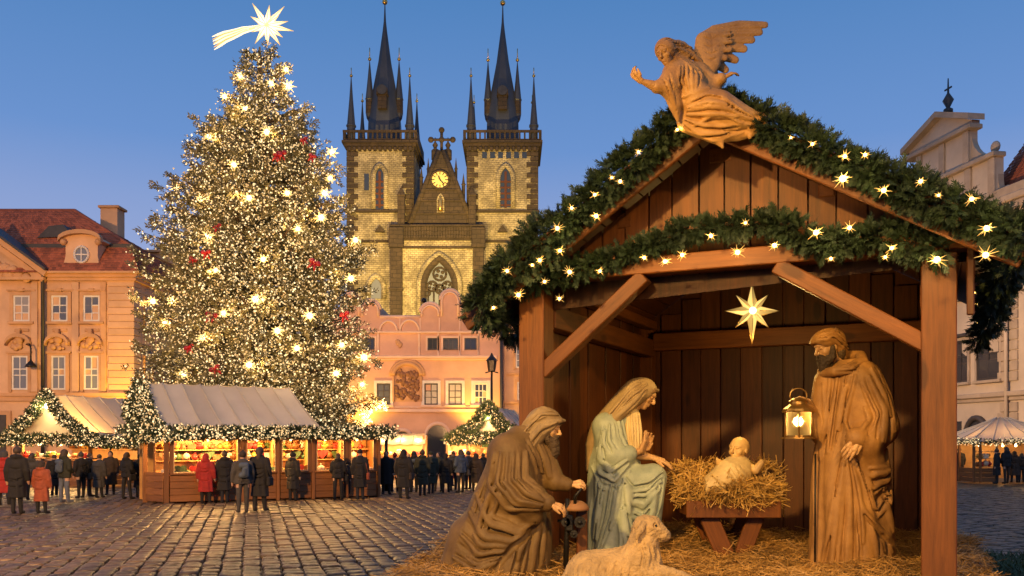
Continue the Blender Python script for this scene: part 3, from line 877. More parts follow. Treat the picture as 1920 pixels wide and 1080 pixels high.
def basis(fwd, up):
    f = np.array(fwd, float); f /= np.linalg.norm(f); u = np.array(up, float); u -= f*(u @ f); u /= np.linalg.norm(u)
    return f, u, np.cross(f, u)
def add_head(sc, c, H, fwd, up=(0, 0, 1), neck=None, ears=True, female=False, child=False):
    """a head of height H with a face; c is its middle, fwd where it looks"""
    f, u, sd = basis(fwd, up); c = np.array(c, float)
    P = lambda a, b, q=0: c + f*(a*H) + u*(b*H) + sd*(q*H)
    M = np.stack([f, sd, u], 1)
    jw = .2 if female or child else .22
    sc.ell(P(-.05, .13), (.40*H, .32*H, .36*H), .0, M=M)
    sc.ell(P(.09, -.17), (.25*H, jw*H, .30*H), .08*H, M=M)
    sc.ell(P(.20, -.38), (.10*H, .10*H, .08*H), .07*H, M=M)
    for q in (-1, 1):
        sc.cap([P(.24, .12, q*.20), P(.325, .145, q*.06)], (.045*H, .05*H), .06*H)
        sc.ell(P(.21, -.09, q*.17), (.09*H, .09*H, .09*H), .07*H, M=M)
        sc.ell(P(.365, .045, q*.135), (.05*H, .075*H, .045*H), .03*H, True, M=M)
        sc.ell(P(.295, .04, q*.135), (.055*H, .06*H, .035*H), .01*H, M=M)
        if ears: sc.ell(P(-.03, -.02, q*.31), (.075*H, .03*H, .11*H), .02*H, M=M)
    sc.cap([P(.335, .09), P(.40, -.02), P(.435, -.09)], (.035*H, .045*H, .055*H if not child else .06*H), .03*H)
    sc.ell(P(.385, -.115), (.05*H, .075*H, .035*H), .02*H, M=M)
    sc.ell(P(.335, -.215), (.035*H, .085*H, .022*H), .012*H, M=M)
    sc.ell(P(.325, -.265), (.035*H, .07*H, .025*H), .012*H, M=M)
    sc.cap([P(.36, -.240, -.08), P(.36, -.240, .08)], .008*H, .008*H, True)
    if neck is not None: sc.cap([P(-.10, -.25), neck], (.17*H, .19*H), .08*H)
    return P
def add_hand(sc, wrist, d, n, L, curl=.5, side=1, spread=.12, thumb=.6, fore=None, fr=None):
    """palm, four bent fingers and a thumb; d points to the fingers, n out of the back of the hand"""
    d, n, t = basis(d, n); w = np.array(wrist, float); t = t*side
    kn = w + d*(.48*L)
    sc.cap([w + t*.07*L, kn + t*.13*L], (.12*L, .10*L), .03*L)
    sc.cap([w - t*.07*L, kn - t*.15*L], (.12*L, .09*L), .05*L)
    for i, (o, ln, r) in enumerate(((.19, .46, .060), (.065, .52, .062), (-.065, .48, .058), (-.19, .38, .052))):
        b = kn + t*o*L; ang = spread*(o*4); dd = d*math.cos(ang) + t*math.sin(ang); pts = [b - d*.08*L]; p = b; a = .15
        pts.append(p)
        for sgm, fr_ in enumerate((.44, .32, .24)):
            a += curl*(.5 if sgm == 0 else .75)
            v = dd*math.cos(a) - n*math.sin(a); p = p + v*(ln*L*fr_); pts.append(p)
        sc.cap(pts, (r*L, r*1.08*L, r*L, r*.9*L, r*.74*L), .012*L)
    tb = w + t*.16*L + d*.14*L; v = t*.75 + d*.75 - n*thumb*.5; v /= np.linalg.norm(v); v2 = d*.9 + t*.15 - n*thumb*.6; v2 /= np.linalg.norm(v2)
    sc.cap([tb - t*.08*L, tb + v*.14*L, tb + v*.14*L + v2*.20*L, tb + v*.14*L + v2*.33*L], (.09*L, .075*L, .065*L, .05*L), .03*L)
    if fore is not None: sc.cap([fore, w], (fr if fr else .2*L, .13*L), .03*L)
# ================================================================== the carved figures
def carved(name, col, dark, rough=.62, bump=.2):
    return mat(name, col, rough, .3, 5.0, bump, 75, col2=dark, rnd_amt=.0, detail=8, spec=.35)
M_OCHRE = carved('ochre_paint', (.33, .165, .048), (.20, .092, .025))
M_BROWN = carved('brown_paint', (.15, .085, .028), (.08, .043, .014))
M_BLUE = carved('pale_blue_paint', (.36, .385, .30), (.21, .25, .21), .5)
M_CREAM = carved('cream_paint', (.60, .45, .22), (.46, .32, .14), .5)
M_VEIL = carved('veil_paint', (.38, .27, .14), (.25, .16, .075))
M_SKIN = carved('skin_paint', (.50, .29, .13), (.38, .20, .08), .45, .12)
M_HAIR = carved('dark_beard_paint', (.075, .045, .022), (.035, .02, .01), .7, .5)
M_ANGEL = carved('gilded_stone', (.42, .23, .075), (.25, .12, .036), .5, .3)
M_WOOL = mat('wool_plaster', (.42, .27, .12), .8, .4, 7, .9, 45, rnd_amt=0)

class Fig:
    def __init__(s, d, px0, py0): s.S = d/F; s.px0 = px0; s.py0 = py0; s.loc = at(px0, py0, d)
    def __call__(s, px, py, y=0.0): return ((px-s.px0)*s.S, y, (s.py0-py)*s.S)
    def c2(s, pts): return [((a-s.px0)*s.S, (s.py0-b)*s.S) for a, b in pts]
    def rows(s, rows): return [((s.py0-py)*s.S, (xl-s.px0)*s.S, (xr-s.px0)*s.S, yc, ry) for py, xl, xr, yc, ry in rows]
    def grid(s, x0, x1, y0, y1, p0, p1, h):
        return Sculpt(((x0-s.px0)*s.S, y0, (s.py0-p1)*s.S), ((x1-s.px0)*s.S, y1, (s.py0-p0)*s.S), h)
    def fans(s, sc, lst):
        for A, B, n, r in lst: sc.fan(s.c2(A), s.c2(B), n, r*s.S)
    def lines(s, sc, lst, **k):
        for A, r in lst: sc.stroke(s.c2(A), r*s.S, **k)

def rough(sc, amp, f, seed=0):
    X, Y, Z = sc.ax[0][:, None, None], sc.ax[1][None, :, None], sc.ax[2][None, None, :]
    w = np.sin(X*f+1.3*np.sin(Y*f*.7+seed))*np.sin(Y*f*1.1+1.1*np.sin(Z*f*.8))*np.sin(Z*f*.93+1.2*np.sin(X*f*.6))
    w = w + .5*np.sin(X*f*2.3+seed)*np.sin(Y*f*2.1+2)*np.sin(Z*f*2.2+seed*2)
    near = np.abs(sc.F) < .08
    sc.F = np.where(near, sc.F + (amp*w).astype(np.float32), sc.F)

# ------------------------------------------------------------------ standing man with the lantern
q = Fig(7.6, 1597, 1058)
man = thing('statue', 'standing bearded man statue in long ochre robe and turban holding the lantern', 'statue', q.loc)
sc = q.grid(1490, 1695, -.45, .36, 655, 1066, .0078)
sc.loft(q.rows([(1066,1516,1681,.02,.27),(1040,1518,1677,.02,.26),(980,1520,1673,.02,.25),(900,1525,1667,.02,.24),(840,1531,1661,.02,.225),(780,1538,1653,.02,.21),
                (740,1542,1647,.02,.20),(708,1547,1637,.03,.18),(690,1554,1626,.03,.15),(676,1564,1612,.04,.11)]), .0, [(8, .05, 1.2, .3), (13, .02, -2, 1)])
u = q.S
sc.cap([q(1608,716,-.07), q(1630,800,-.15), q(1602,826,-.24), q(1580,822,-.30)], [40*u, 40*u, 29*u, 20*u], .06)
sc.cap([q(1606,838,-.22), q(1634,885,-.17)], [24*u, 17*u], .06)
sc.cap([q(1558,716,.06), q(1536,805,0), q(1519,783,-.03), q(1507,760,-.05)], [27*u, 24*u, 17*u, 12*u], .03)
sc.snap()
q.fans(sc, [
 ([(1622,702),(1645,760),(1650,835)], [(1588,722),(1608,785),(1588,815)], 5, 5),
 ([(1583,842),(1608,875),(1642,872),(1655,842)], [(1592,868),(1625,965),(1656,935),(1664,880)], 6, 5.5),
 ([(1562,850),(1545,940),(1530,1050)], [(1590,930),(1598,990),(1600,1056)], 6, 6),
 ([(1553,705),(1545,765),(1534,860)], [(1586,708),(1576,762),(1566,815)], 5, 4.5),
 ([(1655,880),(1664,950),(1672,1000)], [(1632,915),(1648,960),(1660,992)], 4, 5),
 ([(1606,960),(1618,1010),(1622,1056)], [(1640,990),(1652,1020),(1664,1056)], 4, 6),
 ([(1630,690),(1648,740),(1656,800)], [(1612,695),(1630,740),(1640,780)], 3, 4.5)])
q.lines(sc, [([(1571,843),(1588,900),(1597,948),(1630,986),(1674,1010)], 6), ([(1576,860),(1576,960),(1577,1056)], 6),
             ([(1540,720),(1538,800),(1527,880),(1522,980)], 5)])
q.lines(sc, [([(1575,850),(1582,900),(1590,960),(1592,1050)], 4), ([(1600,960),(1632,998),(1670,1022)], 4)], sub=True, push=-.2)
net_obj('robe', [sc], M_OCHRE, man)
sc = q.grid(1536, 1632, -.26, .24, 655, 712, .009)           # rolled collar of the cloak
sc.cap([q(1545,700,-.02), q(1556,698,-.13), q(1582,694,-.17), q(1608,680,-.10), q(1615,668,.02), q(1600,664,.14), q(1565,680,.14), q(1546,696,.06)], [9*u, 10*u, 11*u, 11*u, 11*u, 10*u, 9*u, 9*u], .02)
sc.snap(); q.lines(sc, [([(1550,700),(1580,700),(1608,686)], 3), ([(1556,692),(1582,688),(1606,676)], 3)], sub=True, push=-.2)
net_obj('collar', [sc], M_OCHRE, man)
hd = q.grid(1505, 1600, -.20, .20, 605, 700, .0055)
H = 62*u; hc = q(1552, 652, 0); fw = (-.93, -.22, -.27)
P = add_head(hd, hc, H, fw, (-.2, 0, .98), q(1578, 690, .03))
h1 = q.grid(1480, 1535, -.16, .06, 722, 775, .004)
add_hand(h1, q(1512,752,-.05), (-.95, -.05, .30), (.15, -.25, .95), .15, 1.15, 1, fore=q(1522,775,-.04), fr=9*u)
h2 = q.grid(1535, 1600, -.48, -.2, 795, 875, .0045)
add_hand(h2, q(1580,822,-.34), (-.62, -.12, -.78), (-.35, -.93, .1), .20, .35, -1, fore=q(1598,822,-.3), fr=10*u)
net_obj('head', [hd], M_SKIN, man); net_obj('hand', [h1], M_SKIN, man); net_obj('hand', [h2], M_SKIN, man)
tb = q.grid(1505, 1612, -.22, .24, 600, 690, .0065)
f_, u_, s_ = basis(fw, (-.2, 0, .98)); Mh = np.stack([f_, s_, u_], 1)
cc = np.array(hc) + u_*.25*H - f_*.06*H
tb.ell(cc, (.50*H, .43*H, .33*H), .0, M=Mh)
tb.ell(np.array(hc) + u_*.1*H - f_*.30*H, (.28*H, .38*H, .42*H), .03, M=Mh)
ringp = [np.array(hc) + u_*(.26*H + .03*H*math.cos(a)) + f_*(.44*H*math.cos(a) - .03*H) + s_*(.40*H*math.sin(a)) for a in np.linspace(0, 2*math.pi, 17)]
tb.cap(ringp, .075*H, .012)
ringp = [np.array(hc) + u_*(.37*H) + f_*(.40*H*math.cos(a) - .06*H) + s_*(.36*H*math.sin(a)) for a in np.linspace(0, 2*math.pi, 17)]
tb.cap(ringp, .06*H, .012)
tb.cap([np.array(hc) - f_*.4*H + u_*.05*H, np.array(hc) - f_*.5*H - u_*.25*H], (.2*H, .12*H), .03)
tb.ell(P(.38, -.12), (.25*H, .30*H, .32*H), .02, True, M=Mh)
tb.snap(); q.fans(tb, [([(1522,625),(1555,612),(1588,640)], [(1520,640),(1552,640),(1590,660)], 4, 3)])
net_obj('turban', [tb], M_OCHRE, man)
bd = q.grid(1508, 1592, -.18, .16, 630, 722, .006)
bd.cap([P(.26, -.30), P(.30, -.55), P(.24, -.82)], (.19*H, .17*H, .07*H), .02)
for sgn in (-1, 1):
    bd.cap([P(.02, -.02, .29*sgn), P(.08, -.28, .24*sgn), P(.25, -.42, .08*sgn)], (.08*H, .12*H, .12*H), .03)
    bd.cap([P(.39, -.17, .03*sgn), P(.36, -.24, .14*sgn)], (.035*H, .03*H), .01)
    bd.cap([P(.33, .155, .06*sgn), P(.25, .13, .2*sgn)], (.028*H, .02*H), .0)
bd.ell(P(-.30, -.15), (.2*H, .28*H, .35*H), .02, M=Mh)
bd.ell(P(.42, -.24), (.10*H, .08*H, .035*H), .01, True, M=Mh)
rough(bd, .006, 150)
net_obj('beard', [bd], M_HAIR, man)
stf = MB().tube([q(1519, 1050, -.12), q(1520, 850, -.12)], .008, 6).build('staff', M_IRON, man)

# lantern in his hand
lq = at(1497, 823, 7.5)
lan = thing('lantern', 'brass candle lantern held up by the standing man', 'lantern', lq)
M_BRASS = mat('brass', (.42, .24, .07), .38, .4, 9, .2, 40, metal=.85)
s = 7.5/F
MB().lathe([(34*s, 0), (34*s, .012), (26*s, .016), (26*s, .03), (8*s, .032)], 12, smooth=False).build('base', M_BRASS, lan)
MB().lathe([(30*s, 50*s), (31*s, 52*s), (29*s, 56*s), (18*s, 64*s), (16*s, 65*s), (16*s, 70*s), (19*s, 71*s), (10*s, 76*s), (3*s, 78*s)], 12, smooth=False).build('roof', M_BRASS, lan)
for k in range(6):
    a = 2*math.pi*(k+.25)/6
    MB().tube([(27*s*math.cos(a), 27*s*math.sin(a), .02), (27*s*math.cos(a), 27*s*math.sin(a), 52*s)], .007, 6).build('bar', M_BRASS, lan)
rg = MB().tube([(16*s*math.cos(a), 0, 76*s + 14*s*math.sin(a) + 5*s) for a in np.linspace(-.5, math.pi+.5, 12)], .006, 6).build('ring', M_BRASS, lan)
m, n_, l_, b_ = new_mat('lantern_glass'); b_.inputs['Base Color'].default_value = (1, .72, .3, 1); b_.inputs['Roughness'].default_value = .45
b_.inputs['Transmission Weight'].default_value = 1.0; b_.inputs['IOR'].default_value = 1.1; M_LGLASS = m
MB().lathe([(24*s, .03), (24*s, 50*s)], 12).build('pane', M_LGLASS, lan)
cd = MB().lathe([(9*s, .03), (9*s, 22*s), (7*s, 23*s), (1*s, 23*s)], 10).build('candle', M_CREAM, lan)
MB().lathe([(.5*s, 24*s), (4*s, 29*s), (3.4*s, 34*s), (1.2*s, 41*s), (.2*s, 45*s)], 8).build('flame', glow('flame', (1, .6, .13), 30), lan)
lamp('candle_light', (0, 0, 32*s), 34.0, (1, .6, .2), .03, lan)

# ------------------------------------------------------------------ kneeling woman
q = Fig(8.5, 1165, 1024); u = q.S
wom = thing('statue', 'kneeling woman statue in pale blue robe and long tan veil', 'statue', q.loc)
sc = q.grid(1088, 1262, -.42, .36, 752, 1032, .0078)
sc.loft(q.rows([(1032,1096,1212,0,.31),(1000,1097,1212,0,.30),(960,1099,1214,0,.29),(920,1101,1214,0,.27),(885,1104,1206,.02,.24),(850,1108,1196,.03,.20),
                (815,1115,1191,.03,.165),(792,1125,1191,.03,.14),(775,1143,1196,.04,.11),(764,1164,1202,.04,.075)]), 0, [(8, .05, 1.5, 0), (13, .02, -2, 1)])
sc.cap([q(1150,908,-.08), q(1218,893,-.15)], [35*u, 24*u], .06)
sc.cap([q(1220,896,-.15), q(1205,1010,-.14)], [24*u, 26*u], .05)
sc.cap([q(1136,800,-.05), q(1147,852,-.13), q(1174,850,-.18)], [27*u, 27*u, 16*u], .05)
sc.cap([q(1160,858,-.15), q(1146,905,-.13)], [20*u, 19*u], .05)
sc.snap()
q.fans(sc, [
 ([(1132,792),(1122,845),(1138,872),(1166,858)], [(1108,872),(1122,912),(1152,918),(1176,880)], 6, 5),
 ([(1162,886),(1182,906),(1210,898),(1234,882)], [(1166,912),(1172,962),(1195,975),(1226,935)], 7, 5),
 ([(1112,895),(1106,960),(1103,1028)], [(1158,912),(1148,965),(1122,1028)], 6, 5.5),
 ([(1168,940),(1176,985),(1198,1008)], [(1152,960),(1154,1000),(1150,1028)], 4, 5),
 ([(1150,786),(1154,820),(1166,840)], [(1172,780),(1176,805),(1180,828)], 4, 3.5),
 ([(1238,893),(1230,945),(1212,1000)], [(1222,905),(1212,955),(1194,1008)], 3, 4),
 ([(1126,800),(1120,835),(1124,860)], [(1145,795),(1146,820),(1158,838)], 4, 3.5)])
net_obj('robe', [sc], M_BLUE, wom)
tn = q.grid(1160, 1215, -.22, .12, 755, 850, .008)
tn.cap([q(1184,778,-.02), q(1184,810,-.05), q(1186,838,-.07)], [15*u, 19*u, 17*u], .02); tn.snap()
q.fans(tn, [([(1176,775),(1175,810),(1178,838)], [(1198,775),(1200,810),(1200,838)], 5, 2.6)])
net_obj('tunic', [tn], M_CREAM, wom)
H = 54*u; hc = q(1208, 741, 0); fw = (.82, -.28, -.50); up = (.5, 0, .85)
hd = q.grid(1165, 1248, -.2, .2, 695, 800, .006)
P = add_head(hd, hc, H, fw, up, q(1180, 785, .0), ears=False, female=True)
h1 = q.grid(1165, 1240, -.3, -.02, 790, 875, .0048)
add_hand(h1, q(1197,845,-.17), (.45, -.05, .88), (.75, -.5, -.4), .20, .35, 1, spread=.05, fore=q(1170,852,-.17), fr=9*u)
add_hand(h1, q(1199,846,-.12), (.48, .05, .86), (.3, .9, -.1), .20, .35, -1, spread=.05)
h2 = q.grid(1185, 1275, -.22, .08, 840, 895, .0048)
add_hand(h2, q(1222,858,-.07), (.93, -.12, -.30), (.28, -.25, .92), .21, .22, 1, spread=.08, fore=q(1192,852,-.06), fr=10*u)
net_obj('head', [hd], M_SKIN, wom); net_obj('hand', [h1], M_SKIN, wom); net_obj('hand', [h2], M_SKIN, wom)
f_, u_, s_ = basis(fw, up); Mh = np.stack([f_, s_, u_], 1)
vl = q.grid(1094, 1245, -.24, .3, 692, 895, .0085)
vl.ell(np.array(hc) - f_*.10*H + u_*.13*H, (.47*H, .42*H, .45*H), 0, M=Mh)
vl.cap([q(1190,735,.02), q(1160,768,.05), q(1128,800,.07), q(1113,835,.09), q(1106,880,.10)], [24*u, 24*u, 19*u, 15*u, 7*u], .06, sq=(1, .62, 1))
for sgn in (-1, 1):
    vl.cap([np.array(hc) + s_*.33*H*sgn - u_*.05*H - f_*.05*H, np.array(q(1178,768, 0)) + s_*.42*H*sgn, np.array(q(1160,790,.0)) + s_*.45*H*sgn], [.14*H, .15*H, .10*H], .05)
vl.ell(P(.42, -.14), (.30*H, .31*H, .46*H), .02, True, M=Mh)
vl.snap()
q.fans(vl, [([(1215,705),(1180,722),(1130,790),(1108,850)], [(1205,742),(1182,768),(1150,790),(1120,818)], 7, 3.6)])
net_obj('veil', [vl], M_VEIL, wom)
hr = q.grid(1185, 1245, -.2, .2, 700, 775, .006)
for sgn in (-1, 1):
    hr.cap([P(.30, .36, 0), P(.26, .30, .18*sgn), P(.14, .05, .31*sgn), P(.02, -.2, .30*sgn)], (.07*H, .075*H, .07*H, .06*H), .01)
rough(hr, .004, 160)
net_obj('hair', [hr], mat('brown_hair', (.20, .11, .045), .6, .4, 20, .4, 80), wom)

# ------------------------------------------------------------------ kneeling old man
q = Fig(7.2, 940, 1068); u = q.S
old = thing('statue', 'kneeling old man statue in brown robe and beige head cloth', 'statue', q.loc)
sc = q.grid(812, 1075, -.46, .42, 785, 1076, .0078)
sc.loft(q.rows([(1076,842,1030,.05,.35),(1050,848,1031,.05,.34),(1000,860,1031,.05,.32),(960,874,1029,.04,.30),(920,890,1024,.03,.28),(885,905,1022,.02,.25),
                (855,918,1026,.02,.22),(828,932,1024,.02,.185),(810,948,1016,.02,.14),(798,966,1006,.02,.09)]), 0, [(9, .045, 1.3, .5), (14, .018, -2, 1)])
sc.cap([q(880,1010,.05), q(852,1060,.03), q(836,1072,.02)], [42*u, 28*u, 14*u], .08)
sc.cap([q(955,852,-.11), q(962,915,-.20), q(998,930,-.28), q(1022,938,-.31)], [42*u, 40*u, 27*u, 16*u], .06)
sc.cap([q(980,932,-.25), q(998,962,-.24)], [26*u, 19*u], .05)
sc.cap([q(1012,858,0), q(1040,902,-.05), q(1062,908,-.06)], [30*u, 19*u, 13*u], .05)
sc.snap()
q.fans(sc, [
 ([(902,905),(925,962),(975,985),(1000,970)], [(850,1045),(890,1064),(940,1045),(984,1000)], 8, 7),
 ([(930,850),(924,905),(955,945),(1008,948)], [(985,845),(986,890),(1004,905),(1020,925)], 6, 5.5),
 ([(988,985),(965,1025),(950,1072)], [(1030,970),(1030,1015),(1030,1072)], 6, 6.5),
 ([(980,822),(996,860),(1008,900)], [(1018,835),(1028,862),(1034,892)], 5, 4.5),
 ([(925,860),(905,910),(890,960)], [(945,900),(925,950),(905,1000)], 4, 5)])
q.lines(sc, [([(1000,972),(985,1000),(960,1020),(925,1066)], 6)], sub=True, push=-.2)
net_obj('robe', [sc], M_BROWN, old)
H = 62*u; hc = q(1025, 803, -.02); fw = (.94, -.25, -.2); up = (.15, 0, .98)
hd = q.grid(970, 1072, -.22, .2, 760, 860, .0055)
P = add_head(hd, hc, H, fw, up, q(1000, 840, 0))
h1 = q.grid(1005, 1075, -.45, -.2, 915, 975, .0045)
add_hand(h1, q(1029,939,-.33), (.9, -.1, -.28), (.2, -.45, .88), .165, .65, 1, fore=q(1010,937,-.31), fr=9*u)
h2 = q.grid(1050, 1110, -.2, .06, 880, 935, .0045)
add_hand(h2, q(1070,908,-.07), (.86, -.05, .2), (0, -.5, .86), .155, 1.1, 1, fore=q(1050,906,-.06), fr=9*u)
net_obj('head', [hd], M_SKIN, old); net_obj('hand', [h1], M_SKIN, old); net_obj('hand', [h2], M_SKIN, old)
f_, u_, s_ = basis(fw, up); Mh = np.stack([f_, s_, u_], 1)
vl = q.grid(945, 1075, -.28, .26, 752, 865, .0075)
vl.ell(np.array(hc) - f_*.10*H + u_*.17*H, (.54*H, .44*H, .46*H), 0, M=Mh)
vl.cap([np.array(hc) - f_*.3*H - u_*.1*H, q(990,832,.0), q(972,845,.0)], [.42*H, .44*H, .3*H], .05, sq=(1, .85, 1))
for sgn in (-1, 1):
    vl.cap([np.array(hc) + s_*.34*H*sgn + u_*.12*H + f_*.05*H, np.array(hc) + s_*.38*H*sgn - u_*.35*H - f_*.1*H, np.array(q(1000,845,0)) + s_*.42*H*sgn], [.12*H, .15*H, .10*H], .04)
vl.cap([P(.40, .30, -.2), P(.47, .31, 0), P(.40, .30, .2)], .07*H, .03)
vl.ell(P(.50, -.16), (.36*H, .33*H, .43*H), .02, True, M=Mh)
vl.snap()
q.fans(vl, [([(1048,772),(1015,768),(985,795),(962,840)], [(1040,800),(1015,815),(1000,835),(985,858)], 6, 4)])
q.lines(vl, [([(1052,782),(1030,784),(1004,796),(990,812)], 4)], sub=True, push=-.2)
net_obj('head_cloth', [vl], carved('tan_head_cloth', (.27, .18, .085), (.16, .10, .045)), old)
bd = q.grid(1005, 1075, -.22, .16, 785, 885, .006)
bd.cap([P(.27, -.32), P(.36, -.65), P(.30, -1.0), P(.22, -1.2)], (.19*H, .18*H, .12*H, .04*H), .02)
for sgn in (-1, 1):
    bd.cap([P(.06, -.05, .27*sgn), P(.12, -.30, .22*sgn), P(.26, -.45, .08*sgn)], (.07*H, .12*H, .12*H), .03)
    bd.cap([P(.40, -.17, .03*sgn), P(.36, -.26, .15*sgn)], (.04*H, .03*H), .01)
    bd.cap([P(.34, .155, .06*sgn), P(.25, .13, .2*sgn)], (.03*H, .02*H), .0)
bd.ell(P(.42, -.24), (.10*H, .08*H, .035*H), .01, True, M=Mh)
rough(bd, .006, 150)
net_obj('beard', [bd], M_HAIR, old)

# grinding stand in front of him
g0 = at(1072, 1075, 7.05); g0.z = Z0
gs_ = thing('grinding_stand', 'iron grinding wheel on a wooden post beside the kneeling old man', 'tool', g0)
G2 = lambda px, py, y=0: ((px-1072)*7.05/F, y, at(0, py, 7.05).z - Z0)
beam('post', G2(1093, 1060, .12), G2(1093, 958, .12), .085, .07, M_WOOD, gs_)
MB().lathe([(.105, 0), (.108, .02), (.09, .05), (.05, .075), (.01, .08)], 14, c=G2(1080, 958, .06)).build('cap', mat('clay', (.27, .125, .05), .7), gs_)
MB().tube([G2(1060, 1092, 0), G2(1063, 990, 0), G2(1064, 935, 0)], (.024, .02, .017), 8).build('iron_leg', M_IRON, gs_)
for (a, b2, r) in ((1086, 978, .045), (1075, 1000, .03), (1060, 978, .035)):
    w = MB(); c = Vector(G2(a, b2, -.03))
    w.tube([c + Vector((0, -.03, 0)), c + Vector((0, .03, 0))], r, 14, smooth=False); w.tube([c + Vector((0, -.045, 0)), c + Vector((0, .045, 0))], r*.4, 8)
    w.build('wheel', M_IRON, gs_)
MB().tube([G2(1045, 976, -.02), G2(1098, 978, -.02)], .012, 8).build('axle', M_IRON, gs_)
MB().tube([G2(1078, 955, 0), G2(1078, 930, -.02), G2(1090, 915, -.04)], (.012, .014, .01), 8).build('crank', M_IRON, gs_)
MB().box(*[a for a in (-.055, .01)], -.06, .05, G2(0, 995)[2], G2(0, 965)[2], .01).build('gear_box', M_IRON, gs_)

# ------------------------------------------------------------------ manger, hay and child
q = Fig(8.45, 1362, 1030); u = q.S; q.loc.z = Z0
Z = lambda py: at(0, py, 8.45).z - Z0
mg = thing('manger', 'small wooden manger on crossed plank legs filled with hay', 'manger', q.loc)
X = lambda px: (px-1362)*u
o = MB().box(X(1276), X(1448), -.02, .02, Z(966), Z(935), .006).build('front_board', M_WOOD, mg); o.location = (0, -.27, 0)
o = MB().box(X(1276), X(1448), -.02, .02, Z(966), Z(935), .006).build('back_board', M_WOOD, mg); o.location = (0, .27, 0)
for xx in (1284, 1440):
    o = MB().box(-.02, .02, -.248, .248, Z(964), Z(937), .006).build('end_board', M_WOOD, mg); o.location = (X(xx), 0, 0)
MB().box(X(1290), X(1434), -.245, .245, Z(965)+.004, Z(962), .004).build('bottom_board', M_WOOD, mg)
for y in (-.17, .17):
    beam('leg', (X(1320), y, Z(964)), (X(1352), y, -.02), .17, .05, M_WOOD, mg)
    beam('leg', (X(1412), y+.052, Z(964)), (X(1385), y+.052, -.02), .15, .05, M_WOOD, mg)
hn = 5200
a = rng.random(hn)*2*np.pi; rr = rng.random(hn)**.6
hxp = X(1363) + rr*np.cos(a)*102*u; hyp = rr*np.sin(a)*.40
top = Z(914) + .10*rr**2 - .12*(rr > .8)*(rr-.8)*5*.6
hz_ = top + rng.normal(0, .03, hn) + np.where(hyp > 0, .16*rr, -.05*(1-rr))
hz_ -= np.where(rr > .82, rng.random(hn)*.16, 0)
out = np.stack([np.cos(a)*.9, np.sin(a)*.9, rng.normal(-.1, .45, hn)], 1) + rng.normal(0, .55, (hn, 3))
L = rng.uniform(.05, .115, hn)
M = frame_from(out, rng.random(hn)*6.28)
tv = np.array([(-.5, 0, -1), (.5, 0, -1), (.5, .14, 0), (-.5, .14, 0), (.5, 0, 1), (-.5, 0, 1)], float)
M = M * np.stack([np.full(hn, .0075), L, L], 1)[:, None, :]
V, Fc = scatter(tv, np.array([[0, 1, 2, 3], [3, 2, 4, 5]]), M, np.stack([hxp, hyp, hz_], 1))
hay = link('hay', mesh_np('hay', V, Fc), None, mat('hay', (.54, .31, .075), .6, .4, 3, rnd_amt=0), q.loc, 'stuff')
tag(hay, 'bristling nest of yellow hay heaped in the manger', 'hay')
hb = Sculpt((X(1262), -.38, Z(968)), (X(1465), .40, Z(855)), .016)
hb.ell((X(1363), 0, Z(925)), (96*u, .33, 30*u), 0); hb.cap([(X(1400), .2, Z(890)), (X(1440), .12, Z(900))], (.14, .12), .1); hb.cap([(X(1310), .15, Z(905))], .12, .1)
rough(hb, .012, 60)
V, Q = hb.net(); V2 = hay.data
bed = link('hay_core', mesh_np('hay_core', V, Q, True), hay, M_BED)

q2 = Fig(8.30, 1362, 1030); u = q2.S; q2.loc.z = at(0, 1030, 8.35).z
by = thing('statue', 'swaddled baby statue lying in the hay of the manger', 'statue', q2.loc)
hd = q2.grid(1340, 1440, -.2, .2, 808, 905, .006)
H = 52*u
P = add_head(hd, q2(1386, 843, .02), H, (-.72, -.66, .12), (.12, .1, .98), q2(1378, 876, .02), child=True)
hd.cap([q2(1398,872,.02), q2(1415,880,-.04), q2(1425,866,-.05)], [9*u, 8*u, 6*u], .02)
hd.cap([q2(1366,872,.02), q2(1350,868,-.02), q2(1340,862,-.04)], [9*u, 7*u, 6*u], .02)
net_obj('body', [hd], carved('baby_skin', (.62, .40, .16), (.5, .3, .11), .45, .1), by)
sw_ = q2.grid(1315, 1430, -.22, .22, 855, 935, .0075)
sw_.cap([q2(1383,878,.02), q2(1366,890,-.03), q2(1336,905,-.09)], [28*u, 31*u, 22*u], .03)
sw_.cap([q2(1336,905,-.09), q2(1318,911,-.13)], [20*u, 13*u], .03)
sw_.snap()
q2.fans(sw_, [([(1350,880),(1365,905),(1390,925)], [(1385,868),(1400,885),(1408,905)], 5, 3), ([(1326,912),(1345,925),(1365,930)], [(1345,895),(1360,905),(1380,925)], 3, 3)])
net_obj('swaddling', [sw_], M_CREAM, by)

